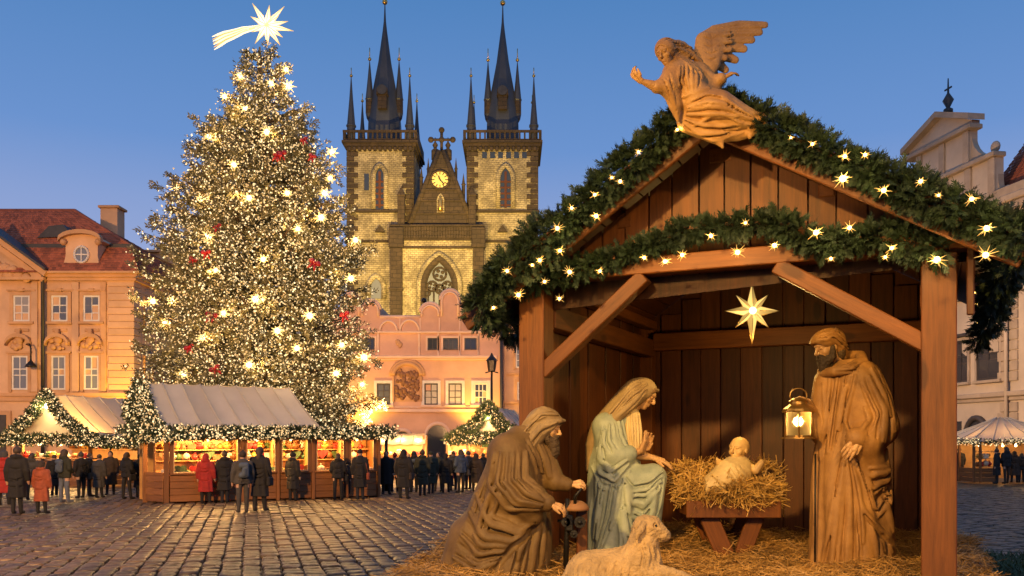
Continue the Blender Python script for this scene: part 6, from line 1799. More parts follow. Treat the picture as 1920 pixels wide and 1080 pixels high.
# comet star at the tip
s = TS; cst = thing('comet_star', 'blazing white comet star with a curved tail on top of the fir', 'star', at(500, 48, TD-.1))
M_COMET = glow('comet_white', (1, .80, .46), 1.7); M_COMET2 = glow('comet_edge', (1, .60, .20), .9)
for i, (dx, dy) in enumerate(((-27,-42),(5,-38),(33,-36),(22,-18),(40,-8),(50,10),(30,22),(25,36),(2,38),(-22,34),(-14,-22),(-30,-17),(12,-20),(-28,12))):
    tip = Vector((dx*s, 0, -dy*s)); dv = tip.normalized(); sd_ = Vector((-dv.z, 0, dv.x))*.085; mid = tip*.36; b = MB()
    for sy in (-1, 1):
        fr = mid + Vector((0, .07*sy, 0)); b.add([Vector((0, .06*sy, 0)), mid+sd_, fr, mid-sd_, tip], [(0, 1, 2), (0, 2, 3), (1, 4, 2), (2, 4, 3)])
    b.build('ray', M_COMET, cst)
    e_ = MB(); e_.tube([mid+sd_, tip], (.016, .008), 4); e_.tube([mid-sd_, tip], (.016, .008), 4); e_.tube([(0, -.06, 0), mid+Vector((0, -.07, 0)), tip], (.012, .016, .008), 4); e_.build('ray_edge', M_COMET2, cst, 'stuff')
for k in range(7):
    q_ = k/6; e = Vector(((-102+4*q_)*s, 0, (-20-24*q_)*s + rnd.uniform(-.03, .03))); mid = Vector(((-52+6*q_)*s, 0, (-1-9*q_)*s))
    pts = [Vector((0, 0, 0)).lerp(mid, t)*(1-t) + mid.lerp(e, t)*t for t in np.linspace(0, 1, 10)]
    pts = [p + Vector((0, .0, .012*math.sin(i*2))) for i, p in enumerate(pts)]
    MB().tube(pts, [.035]*9 + [.012], 5).build('tail_strand', M_COMET2 if k % 2 else M_COMET, cst)
lamp('comet_light', (0, -.5, 0), 60, (1, .8, .5), .3, cst)
# ================================================================== christmas market
def small_garland(pts, r, n, parent, size=1.6, lights=1.0, name='garland'):
    A = np.array([Vector(p)[:] for p in pts]); seg = np.linalg.norm(A[1:]-A[:-1], axis=1); cl = np.concatenate([[0], np.cumsum(seg)])/seg.sum()
    t = rng.random(n); P = np.stack([np.interp(t, cl, A[:, c]) for c in range(3)], 1); D = rng.normal(size=(n, 3)); D /= np.linalg.norm(D, axis=1)[:, None]
    rr = np.array(r if hasattr(r, '__len__') else [r, r]); rad = np.interp(t, np.linspace(0, 1, len(rr)), rr)
    P = P + D*(rad*rng.random(n)**.4)[:, None]
    V, Fc = scatter(TWV, TWF, frame_from(D + rng.normal(0, .4, (n, 3)), rng.random(n)*6.28)*size*rng.uniform(.7, 1.3, n)[:, None, None], P)
    g = link(name, mesh_np(name, V, Fc), parent, M_FIR)
    m = int(n*.55*lights); i = rng.integers(0, n, m)
    fairy(P[i] + D[i]*.10 + rng.normal(0, .03, (m, 3)), .022, 'fairy_lights', M_FAIRY, g)
    return g
M_CANV2 = mat('aged_white_canvas', (.60, .57, .50), .8, .18, .8, .3, 4, rnd_amt=.05, detail=8)
nt_ = M_CANV2.node_tree; tl_ = nt_.nodes.new('ShaderNodeBsdfTranslucent'); tl_.inputs[0].default_value = (.75, .62, .40, 1); mxs = nt_.nodes.new('ShaderNodeMixShader'); mxs.inputs[0].default_value = .4
nt_.links.new(nt_.nodes['Principled BSDF'].outputs[0], mxs.inputs[1]); nt_.links.new(tl_.outputs[0], mxs.inputs[2]); nt_.links.new(mxs.outputs[0], nt_.nodes['Material Output'].inputs[0])
def canvas(c00, c10, c01, c11, n, parent, sag=.05, name='canvas_panel', seam=.022):
    """tent cloth between two edges, sewn from n panels that each sag a little"""
    a, b, c, d = [Vector(v) for v in (c00, c10, c01, c11)]; nr = (b-a).cross(c-a).normalized()
    if nr.z < 0: nr = -nr
    for i in range(n):
        V, Q = [], []; k1, k2 = 5, 8
        for v in range(k2+1):
            for u in range(k1+1):
                s = (i + u/k1)/n; t = v/k2
                p = a.lerp(b, s).lerp(c.lerp(d, s), t)
                w = math.sin(math.pi*u/k1)*.045 + math.sin(math.pi*t)*sag + .012*math.sin(i*3.1+t*6+u)*math.sin(math.pi*t)
                V.append((p - nr*w)[:])
        for v in range(k2):
            for u in range(k1): q = v*(k1+1)+u; Q.append((q, q+1, q+k1+2, q+k1+1))
        link(name, mesh_np(name, np.array(V), np.array(Q), True), parent, M_CANV2)
    for i in range(n+1):
        s = i/n; p0, p1 = a.lerp(b, s), c.lerp(d, s)
        pts = [p0.lerp(p1, t) - nr*(math.sin(math.pi*t)*sag - .012) for t in np.linspace(0, 1, 7)]
        MB().tube(pts, seam, 5).build('seam', M_CANV2, parent)
GOODC = [mat('goods_red', (.40, .03, .025), .5), mat('goods_gold', (.50, .30, .06), .4), mat('goods_white', (.6, .54, .44), .6), mat('goods_brown', (.24, .10, .035), .6), mat('goods_green', (.06, .13, .05), .6)]
def goods():
    out = []
    out.append(MB().lathe([(.05, 0), (.06, .02), (.06, .13), (.05, .135)], 10).tube([(.06, 0, .03), (.10, 0, .05), (.10, 0, .09), (.06, 0, .11)], .012, 5).me('mug'))
    out.append(MB().box(-.09, .09, -.06, .06, 0, .12, .01).box(-.095, .095, -.015, .015, .0, .125).box(-.02, .02, -.064, .064, .0, .126).me('gift_box'))
    h = [(math.sin(t)**3*.11, .11+.09*(math.cos(t)-.35*math.cos(2*t)-.13*math.cos(3*t))) for t in np.linspace(0, 2*math.pi, 19)[:-1]]
    out.append(MB().prism(h, -.015, .015).me('gingerbread_heart'))
    out.append(MB().ball((0, 0, .08), .08, 10).tube([(0, 0, .15), (0, 0, .19)], .015, 6).me('bauble'))
    out.append(MB().lathe([(.07, 0), (.11, .07), (.12, .09), (.10, .09), (.03, .10)], 10).ball((.03, 0, .12), .05, 7).ball((-.04, .02, .12), .05, 7).ball((0, -.04, .13), .045, 7).me('basket'))
    return out
COLN = ['red', 'golden', 'cream', 'brown', 'green']; GOODS = goods(); GN = ['mug', 'gift_box', 'gingerbread_heart', 'bauble', 'basket']; GL = ['mug', 'gift box', 'heart', 'bauble', 'basket']
def stock(x0, x1, y, z, loc, rz, where, grp, step=.22):
    ii = 0; x = x0; T = Matrix.Translation(loc) @ Matrix.Rotation(rz, 4, 'Z')
    while x < x1:
        k = rnd.randrange(5); o = link(GN[k], GOODS[k], None, None); me = GOODS[k]
        if len(me.materials) == 0: me.materials.append(GOODC[0])
        o.material_slots[0].link = 'OBJECT'; ci = rnd.randrange(5); o.material_slots[0].material = GOODC[ci]
        o.location = T @ Vector((x, y + rnd.uniform(-.04, .04), z)); o.rotation_euler = (0, 0, rz + rnd.uniform(-.5, .5)); s = rnd.uniform(1.0, 1.6); o.scale = (s, s, s)
        tag(o, COLN[ci] + ' ' + GL[k] + ', ' + nth(ii) + ' from the left ' + where, 'goods', grp); ii += 1; x += step*rnd.uniform(.8, 1.4)
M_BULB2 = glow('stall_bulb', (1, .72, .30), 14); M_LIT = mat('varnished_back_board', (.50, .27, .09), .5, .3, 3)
bulb2 = MB().ball((0, 0, 0), .05, 8).lathe([(.02, .03), (.025, .05), (.025, .10)], 8).me('bulb')

# ------------------------------------------------------------------ long kiosk
KD = 24.9; KS = KD/F; KA = R(28)
KL = Vector(((312-HX)*KS, KD, 0))
def kx(px):
    r = (px-HX)/F; t = math.tan(KA); Xw = r*(KD - t*KL.x)/(1 - t*r)
    return (Xw-KL.x)/math.cos(KA)
kz = lambda py: CAMZ + (HY-py)*KS
kio = thing('kiosk', 'long wooden market kiosk with lit windows under a white canvas roof', 'market stall', KL, KA)
KM = Matrix.Translation(KL) @ Matrix.Rotation(KA, 4, 'Z')
xl, xr_ = 0.0, kx(711); ze = kz(812)
posts = [312, 455, 521, 587, 650, 710]
for i, a in enumerate(posts): beam('post', (kx(a), 0, 0), (kx(a), 0, ze), .09 if i else .13, .12, M_KIOSK, kio)
bays = [(318, 451), (459, 518), (525, 584), (590, 647), (653, 706)]
wins = [(325, 446), (462, 516), (528, 577), (593, 644), (657, 700)]
for (a, b), (wa, wb) in zip(bays, wins):
    n = max(1, round((b-a)/60))
    for k in range(n):
        p0, p1 = kx(a) + (kx(b)-kx(a))*k/n, kx(a) + (kx(b)-kx(a))*(k+1)/n
        for j in range(4):
            z0 = .05 + j*.185; o = beam('board', (p0+.004, 0, z0+.09), (p1-.004, 0, z0+.09), .04, .178, M_KIOSK, kio, R(90))
    MB().box(kx(a), kx(b), -.09, .06, kz(891), kz(887), .01).build('sill', M_KIOSK, kio)
    f = MB(); f.box(kx(a), kx(wa), -.04, .04, kz(887), kz(824)); f.box(kx(wb), kx(b), -.04, .04, kz(887), kz(824)); f.box(kx(a), kx(b), -.045, .045, kz(824)+.002, ze)
    fo = f.build('window_frame', M_KIOSK, kio)
    e = MB()
    for r0, r1 in ((826, 824), (887, 885)): e.box(kx(wa), kx(wb), -.052, -.03, kz(r0), kz(r1))
    for q0 in (kx(wa), kx(wb)-.022): e.box(q0, q0+.022, -.054, -.032, kz(885), kz(826))
    e.build('window_edge', M_CREAM, fo)
p0, p1 = Vector((-.05, .03, 0)), Vector((-.46, .85, 0))
beam('post', p1, p1 + Vector((0, 0, ze)), .12, .12, M_KIOSK, kio)
for j in range(4): beam('board', p0.lerp(p1, .05)+Vector((0, 0, .14+j*.185)), p0.lerp(p1, .96)+Vector((0, 0, .14+j*.185)), .178, .04, M_KIOSK, kio)
for zc, h in ((kz(818), .17), (kz(889), .08)): beam('rail', p0.lerp(p1, .04)+Vector((0, 0, zc)), p0.lerp(p1, .96)+Vector((0, 0, zc)), h, .06, M_KIOSK, kio)
beam('mullion', p0.lerp(p1, .5)+Vector((0, 0, .8)), p0.lerp(p1, .5)+Vector((0, 0, ze-.05)), .05, .05, M_KIOSK, kio)
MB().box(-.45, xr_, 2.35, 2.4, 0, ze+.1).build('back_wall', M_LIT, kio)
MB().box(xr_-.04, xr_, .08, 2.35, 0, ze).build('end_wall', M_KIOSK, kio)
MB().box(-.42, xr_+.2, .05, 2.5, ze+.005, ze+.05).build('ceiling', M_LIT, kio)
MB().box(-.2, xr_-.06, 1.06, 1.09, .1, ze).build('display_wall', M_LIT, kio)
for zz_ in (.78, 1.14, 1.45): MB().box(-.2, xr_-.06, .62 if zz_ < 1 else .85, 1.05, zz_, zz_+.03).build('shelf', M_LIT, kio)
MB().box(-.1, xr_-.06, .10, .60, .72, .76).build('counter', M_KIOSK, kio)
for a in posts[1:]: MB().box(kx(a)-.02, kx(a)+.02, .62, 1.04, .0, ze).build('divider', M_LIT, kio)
for i, zz_ in enumerate((.76, 1.17, 1.48)):
    stock(.05, xr_-.15, .32 if i == 0 else .95, zz_ + .003, KL, KA, 'on the %s shelf of the long kiosk' % ('front', 'middle', 'top')[i], 'wares on the %s shelf of the long kiosk' % ('front', 'middle', 'top')[i], .17)
for i, a in enumerate((345, 395, 432, 488, 552, 618, 678)):
    t = thing('hanging_bulb', nth(i) + ' bare warm bulb from the left inside the long kiosk', 'light', KM @ Vector((kx(a), .42, ze-.17)), 0, 'bulbs inside the long kiosk')
    link('bulb', bulb2, t, M_BULB2); lamp('bulb_light', (0, -.08, -.03), 125, (1, .52, .15), .05, t)
# canvas roof
e0, e1 = Vector((-.14, -.25, kz(806))), Vector((4.29, -.25, kz(806)))
r0, r1 = Vector((-.45, 1.5, 3.41)), Vector((3.735, 1.5, 3.37))
canvas(e0, e1, r0, r1, 8, kio, .05)
back0, back1 = Vector((-.2, 3.2, e0.z)), Vector((4.29, 3.2, e1.z))
canvas(back0, back1, r0, r1, 4, kio, .05); canvas(e1, back1, r1, r1+Vector((.01, .02, 0)), 2, kio, .03, seam=.01)
gb_ = MB(); gb_.add([e0 + Vector((-.02, .1, 0)), back0, r0 + Vector((-.02, 0, -.05))], [(0, 1, 2)]); gb_.build('gable_canvas', M_CANV2, kio)
MB().box(4.25, 6.5, -.28, 2.4, kz(808), kz(805)).build('flat_awning', M_LEAD, kio)
zg = kz(811)
small_garland([(-1.0, 1.2, zg-.05), (-.55, .4, zg-.05), (-.15, -.32, zg), (2, -.33, zg+.02), (4.3, -.33, zg+.02), (6.5, -.3, zg+.03)], (.22, .16, .11, .1, .1, .1, .1, .12), 3400, kio, 1.25, 1.3)
small_garland([e0 + Vector((-.10, .1, .0)), e0.lerp(r0, .35) + Vector((-.18, .1, .05)), e0.lerp(r0, .75) + Vector((-.15, .05, .05)), r0 + Vector((-.05, 0, -.02))], (.13, .12, .11, .10), 900, kio, 1.25, 1.4)
small_garland([back0 + Vector((-.3, -.9, .1)), e0.lerp(r0, .4) + Vector((-.55, .9, .05)), r0 + Vector((-.1, .2, -.05))], (.15, .13, .10), 700, kio, 1.3, 1.4)

# ------------------------------------------------------------------ gabled tent stalls
def tent_stall(name, label, loc, rz, hw, ln, zr, ze, grp, where, nb=2, gl=900, sz=1.7, power=60):
    st = thing(name, label, 'market stall', loc, rz)
    for x in (-hw+.12, hw-.12):
        for y in (.12, ln-.12): beam('post', (x, y, 0), (x, y, ze+.2), .11, .11, M_KIOSK, st)
    for j in range(5): beam('board', (-hw+.18, .12, .12+j*.19), (hw-.18, .12, .12+j*.19), .04, .18, M_KIOSK, st, R(90))
    for j in range(5): beam('board', (hw-.12, .2, .12+j*.19), (hw-.12, ln-.2, .12+j*.19), .04, .18, M_KIOSK, st, R(90))
    beam('header', (-hw, .1, ze+.12), (hw, .1, ze+.12), .06, .34, M_LIT, st, R(90)); beam('header', (hw-.1, .1, ze+.12), (hw-.1, ln, ze+.12), .06, .34, M_LIT, st, R(90))
    MB().box(-hw+.05, hw-.05, -.12, .5, 1.02, 1.07, .01).build('counter', M_KIOSK, st)
    MB().box(-hw+.1, hw-.1, ln*.55, ln*.55+.05, .1, ze+.1).build('back_wall', M_LIT, st)
    MB().box(-hw+.1, hw-.1, ln*.55-.35, ln*.55-.003, 1.35, 1.38).build('shelf', M_LIT, st)
    canvas((hw+.35, -.3, ze), (hw+.35, ln+.2, ze), (0, -.3, zr), (0, ln+.2, zr), 6, st, .07); canvas((-hw-.35, -.3, ze), (-hw-.35, ln+.2, ze), (0, -.3, zr), (0, ln+.2, zr), 4, st, .07)
    MB().add([(-hw-.2, -.1, ze+.15), (hw+.2, -.1, ze+.15), (0, -.1, zr-.08)], [(0, 1, 2)]).build('gable_canvas', M_CANV2, st)
    small_garland([(-hw-.55, -.35, ze-.05), (-hw*.5, -.36, (zr+ze)/2-.08), (0, -.36, zr+.02)], .11, gl, st, sz, 1.2); small_garland([(hw+.55, -.35, ze-.05), (hw*.5, -.36, (zr+ze)/2-.08), (0, -.36, zr+.02)], .11, gl, st, sz, 1.2)
    small_garland([(-hw-.5, -.38, ze+.02), (0, -.4, ze+.05), (hw+.5, -.38, ze+.02)], .12, int(gl*.8), st, sz, 1.2); small_garland([(hw+.45, -.3, ze-.02), (hw+.45, ln*.5, ze-.08), (hw+.45, ln, ze)], .13, int(gl*1.1), st, sz, 1.2)
    stock(-hw+.3, hw-.3, .2, 1.073, loc, rz, 'on the counter of ' + where, grp + ' counter'); stock(-hw+.3, hw-.3, ln*.55-.2, 1.383, loc, rz, 'on the back shelf of ' + where, grp + ' shelf')
    M4 = Matrix.Translation(loc) @ Matrix.Rotation(rz, 4, 'Z')
    for i in range(nb):
        t = thing('hanging_bulb', nth(i) + ' warm bulb from the left in the front of ' + where, 'light', M4 @ Vector((-hw*.6 + 1.2*hw*i/max(1, nb-1), .35, ze-.12)), 0, 'bulbs in ' + where)
        link('bulb', bulb2, t, M_BULB2).scale = (1.6,)*3; lamp('bulb_light', (0, -.12, -.06), power, (1, .52, .15), .06, t)
    t = thing('hanging_bulb', 'bright bulb shining under the gable of ' + where, 'light', M4 @ Vector((0, -.32, zr-.45))); link('bulb', bulb2, t, M_BULB2).scale = (1.3, 1.3, 2.2); lamp('bulb_light', (0, -.2, -.03), power*.45, GOLD, .06, t)
    return st
tent_stall('market_stall', 'gabled white tent stall with garland edges at the far left', Vector((-17.2, 34, 0)), R(-19), 1.75, 4.6, 3.45, 1.72, 'wares in the left tent stall', 'the left tent stall', 3, 1300, 1.45, 220)
tent_stall('market_stall', 'white tent stall with garland gable beside the shed post', Vector((-.95, 39, 0)), R(-14), 1.15, 4.0, 3.15, 1.78, 'wares in the small tent stall', 'the small tent stall', 2, 1500, 1.9, 200)
# two low awning stalls in front of the salmon house
for (a, b, lab, wh) in ((706, 798, 'low awning stall left of the archway under the salmon house', 'the left awning stall'), (834, 905, 'low awning stall right of the archway under the salmon house', 'the right awning stall')):
    d = 42; s = d/F; L0 = Vector((((a+b)/2-HX)*s, d, 0)); hw = (b-a)/2*s
    st = thing('awning_stall', lab, 'market stall', L0)
    for x in (-hw+.1, hw-.1):
        for y in (0, 1.6): beam('post', (x, y, 0), (x, y, 1.95), .09, .09, M_KIOSK, st)
    canvas((-hw, -.5, CAMZ-(833-HY)*s+.02), (hw, -.5, CAMZ-(833-HY)*s+.02), (-hw, .3, CAMZ+(HY-815)*s), (hw, .3, CAMZ+(HY-815)*s), 4, st, .02)
    MB().box(-hw, hw, .3, 2.0, 1.96, 2.02).build('roof', M_LEAD, st); MB().box(-hw+.05, hw-.05, -.1, .35, .98, 1.03, .01).build('counter', M_KIOSK, st)
    for j in range(5): beam('board', (-hw+.1, .05, .1+j*.19), (hw-.1, .05, .1+j*.19), .04, .18, M_KIOSK, st, R(90))
    MB().box(-hw+.05, hw-.05, 1.3, 1.35, .1, 1.95).build('back_wall', M_LIT, st)
    stock(-hw+.2, hw-.2, .12, 1.033, L0, 0, 'on the counter of ' + wh, 'wares on ' + wh)
    for i in range(3):
        t = thing('hanging_bulb', nth(i) + ' warm bulb from the left under ' + wh, 'light', L0 + Vector((-hw*.7+hw*.7*i, .12, 1.62)), 0, 'bulbs under ' + wh); link('bulb', bulb2, t, M_BULB2).scale = (1.7,)*3; lamp('bulb_light', (0, -.12, -.05), 110, (1, .52, .15), .06, t)
# hipped stall at the right edge
d = 36.9; s = d/F; L0 = Vector(((1912-HX)*s, d, 0)); rxx = lambda px: (px-1912)*s; rzz = lambda py: CAMZ+(HY-py)*s
st = thing('market_stall', 'hip roofed market stall with lit front at the right edge of the square', 'market stall', L0)
hw = rxx(2000)
for x in (rxx(1826), rxx(1838), rxx(1868), rxx(1935), hw): beam('post', (x, 0, 0), (x, 0, rzz(828)), .09, .09, M_KIOSK, st)
for y in (1.2, 2.6): beam('post', (rxx(1826), y, 0), (rxx(1826), y, rzz(828)), .09, .09, M_KIOSK, st)
for j in range(3): beam('board', (rxx(1826), 0, .12+j*.19), (rxx(1868), 0, .12+j*.19), .04, .18, M_KIOSK, st, R(90)); beam('board', (rxx(1826), .1, .12+j*.19), (rxx(1826), 2.5, .12+j*.19), .04, .18, M_KIOSK, st, R(90)); beam('board', (rxx(1925), 0, .12+j*.19), (hw, 0, .12+j*.19), .04, .18, M_KIOSK, st, R(90))
MB().box(rxx(1828), hw, 1.8, 1.85, .1, rzz(830)).build('back_wall', M_LIT, st)
for z in (.62, .95, 1.25): MB().box(rxx(1840), rxx(1866), .1, .5, z, z+.03).build('shelf', M_LIT, st)
za, zb2 = rzz(826), rzz(782)
P = [Vector((rxx(1814), -.35, za)), Vector((hw+.3, -.35, za)), Vector((hw+.3, 3, za)), Vector((rxx(1814), 3, za))]; ap0, ap1 = Vector((rxx(1900), 1.3, zb2)), Vector((rxx(1925), 1.3, zb2))
canvas(P[0], P[1], ap0, ap1, 5, st, .04); canvas(P[3], P[0], ap0, ap0+Vector((.01, -.01, 0)), 3, st, .03); canvas(P[2], P[3], ap1, ap0, 3, st, .04); canvas(P[1], P[2], ap1, ap1+Vector((0, .01, 0)), 2, st, .04)
small_garland([P[3], P[0]+Vector((-.03, -.03, -.04)), P[1]+Vector((0, -.03, -.04))], .07, 700, st, 1.0, 1.5)
stock(rxx(1841), rxx(1862), .3, .983, L0, 0, 'on the shelf of the right edge stall', 'wares in the right edge stall', .16); stock(rxx(1841), rxx(1862), .3, .653, L0, 0, 'on the low shelf of the right edge stall', 'low wares in the right edge stall', .16)
for i, x in enumerate((rxx(1855), rxx(1900), rxx(1925))):
    t = thing('hanging_bulb', nth(i) + ' warm bulb from the left in the stall at the right edge', 'light', L0 + Vector((x, .8, 1.5)), 0, 'bulbs in the right edge stall'); link('bulb', bulb2, t, M_BULB2); lamp('bulb_light', (0, -.1, -.05), 26, (1, .52, .15), .06, t)
# ================================================================== people in the square
def cloth(name, c): return mat(name, c, .85, .3, 8, .3, 40, rnd_amt=.1)
CLOTH = {'black': cloth('black_cloth', (.010, .009, .009)), 'navy': cloth('navy_cloth', (.012, .013, .018)), 'grey': cloth('grey_cloth', (.05, .046, .042)), 'olive': cloth('olive_cloth', (.026, .028, .015)),
         'red': cloth('red_cloth', (.33, .02, .015)), 'rust': cloth('rust_cloth', (.26, .06, .025)), 'brown': cloth('brown_cloth', (.035, .022, .014)), 'denim': cloth('denim', (.10, .12, .16)), 'blue': cloth('blue_cloth', (.06, .08, .11))}
PSKIN = mat('person_skin', (.42, .25, .17), .6, .1, 6); PHAIR = mat('person_hair', (.05, .032, .02), .7, .3, 12)
def person_parts(kind, seed):
    """body (legs, hands and head in one), coat, hair or hat; 1.70 m tall, back towards the viewer"""
    r = random.Random(seed); w = r.uniform(.92, 1.08)
    def S_(): return Sculpt((-.42, -.34, -.01), (.42, .34, 1.76), .0175)
    st = r.uniform(.07, .12); stride = r.uniform(.02, .13)
    b = S_()
    for sg in (-1, 1):
        hx = sg*st; y = sg*stride*.6
        b.cap([(hx*.9, 0, .88), (hx, -.02+y*.4, .48), (hx*1.05, y, .09)], (.095*w, .068*w, .05), .02)
        b.cap([(hx*1.05, y+.02, .05), (hx*1.25, y+.14*(1 if kind != 'front' else -1), .04)], (.05, .042), .02)
    b.cap([(0, 0, .92), (0, -.01, 1.25), (0, 0, 1.40)], (.15, .16, .12), .04, sq=(1, 1.35, 1)); b.cap([(0, 0, 1.38), (0, .02, 1.50)], (.06, .055), .03)
    b.ell((0, .025, 1.585), (.078, .098, .118), .01); b.cap([(0, .11, 1.57), (0, .125, 1.55)], .016, .01)
    elb = [(-.25*w, -.02, 1.10), (.25*w, -.02, 1.10)]; hand = [(-.2, .16, .98), (.2, .16, .98)] if kind in ('fold', 'phone') else [(-.26*w, .03, .84), (.26*w, .05, .85)]
    if kind == 'phone': hand = [(-.10, .22, 1.30), (.12, .22, 1.22)]
    for i, sg in enumerate((-1, 1)):
        h = np.array(hand[i]); e = np.array(elb[i]); d = (h-e)/np.linalg.norm(h-e)
        b.cap([e, h], (.045, .035), .02); b.cap([h, h+d*.09], (.038, .026), .02); b.cap([h+np.array([-sg*.02, .01, 0]), h+d*.05+np.array([-sg*.045, .02, 0])], .014, .01)
    c = S_(); hem = {'long': .42, 'short': .80}.get(r.choice(('long', 'short', 'short')), .8)
    if kind == 'coat': hem = .40
    n0 = [(hem, -.235*w, .235*w, 0, .17), (hem+.25, -.215*w, .215*w, 0, .165), (1.05, -.20*w, .20*w, -.0, .15), (1.28, -.225*w, .225*w, -.01, .155), (1.42, -.17*w, .17*w, 0, .12), (1.50, -.07, .07, .01, .08)]
    c.loft(n0, .0, [(7, .05, 2, seed), (4, .03, -3, seed*2)])
    for i, sg in enumerate((-1, 1)):
        h = np.array(hand[i]); e = np.array(elb[i]); c.cap([(sg*.19*w, -.01, 1.36), e, e + (h-e)*.85], (.085, .078, .058), .04)
    if r.random() < .5: c.cap([(-.09, -.06, 1.46), (0, -.10, 1.47), (.09, -.06, 1.46)], (.06, .07, .06), .03)
    c.snap()
    for k in range(5):
        z = r.uniform(max(hem, .7), 1.3); c.stroke([(-.2, z), (0, z-.04), (.2, z+r.uniform(-.05, .05))], .018, True, -.2)
    h_ = S_(); k = seed % 4
    if k == 0: h_.ell((0, .005, 1.62), (.096, .112, .105), 0); h_.cap([(0, .0, 1.725)], .035, .01)                 # bobble hat
    elif k == 1: h_.ell((0, -.0, 1.61), (.092, .108, .115), 0); h_.cap([(0, -.06, 1.58), (0, -.08, 1.42)], (.085, .06), .03)  # long hair
    elif k == 2: h_.ell((0, -.01, 1.60), (.108, .125, .13), 0); h_.cap([(0, -.05, 1.52)], .11, .03)                # hood
    else: h_.ell((0, .005, 1.625), (.088, .104, .095), 0)
    h_.ell((0, .13, 1.56), (.07, .07, .10), .01, True)
    out = []
    for nm, s_ in (('body', b), ('coat', c), (('hat', 'hair', 'hood', 'hair')[k], h_)):
        V, Q = s_.net(); out.append((nm, mesh_np(nm, V, Q, True)))
    return out
KINDS = [person_parts(k, i) for i, k in enumerate(('stand', 'fold', 'coat', 'phone', 'stand', 'coat', 'fold', 'stand'))]
def person(px, feet, head, var, coat, legs, hat, label, grp, face=0.0):
    d = gd(feet); hgt = (feet-head)/F*d
    t = thing('person', label, 'person', ((px-HX)/F*d, d, 0), face + rnd.uniform(-.5, .5), grp)
    s = hgt/1.71; t.scale = (s*rnd.uniform(.98, 1.1), s, s)
    for nm, me in KINDS[var]:
        m = {'body': CLOTH[legs], 'coat': CLOTH[coat]}.get(nm) or (PHAIR if hat is None else CLOTH[hat])
        o = link(nm, me, t, None)
        if len(me.materials) == 0:
            me.materials.append(m)
            if nm == 'body':
                me.materials.append(PSKIN); zc = np.empty(len(me.vertices)*3); me.vertices.foreach_get('co', zc); zc = zc.reshape(-1, 3)
                fz = np.array([zc[list(p.vertices)].mean(0) for p in me.polygons]); sk = (fz[:, 2] > 1.44) | ((np.abs(fz[:, 0]) > .1) & (fz[:, 2] > .7) & (np.abs(fz[:, 0]) > .13) | ((fz[:, 2] > 1.15) & (fz[:, 1] > .17)))
                me.polygons.foreach_set('material_index', sk.astype(np.int32))
        o.material_slots[0].link = 'OBJECT'; o.material_slots[0].material = m
    if var in (0, 3, 6) and face == 0 and rnd.random() < .8:
        o = link('backpack', PACK, t); o.material_slots[0].link = 'OBJECT'; o.material_slots[0].material = CLOTH[rnd.choice(('red', 'grey', 'brown', 'blue'))]
    elif rnd.random() < .45:
        o = link('bag', BAG, t); o.material_slots[0].link = 'OBJECT'; o.material_slots[0].material = CLOTH[rnd.choice(('brown', 'grey', 'rust', 'black'))]
    return t
sp_ = Sculpt((-.25, -.42, .85), (.25, -.02, 1.5), .018); sp_.cap([(-.06, -.20, 1.05), (.06, -.20, 1.05), (.06, -.20, 1.32), (-.06, -.20, 1.32)], .085, .03); sp_.cap([(0, -.25, 1.08), (0, -.25, 1.18)], .07, .02)
PACK = mesh_np('backpack', *sp_.net(), True); PACK.materials.append(CLOTH['brown'])
bg_ = MB().box(.24, .34, -.16, .12, .68, .92, .03).tube([(.29, -.12, .92), (.22, -.1, 1.2), (.16, -.05, 1.45)], .012, 5).tube([(.29, .10, .92), (.22, .1, 1.2), (.16, .05, 1.45)], .012, 5)
BAG = bg_.me('bag'); BAG.materials.append(CLOTH['brown'])
g1, g2, g3, g4 = 'shoppers by the left tent stall', 'shoppers at the long kiosk', 'crowd in front of the salmon house', 'shoppers at the right edge stall'
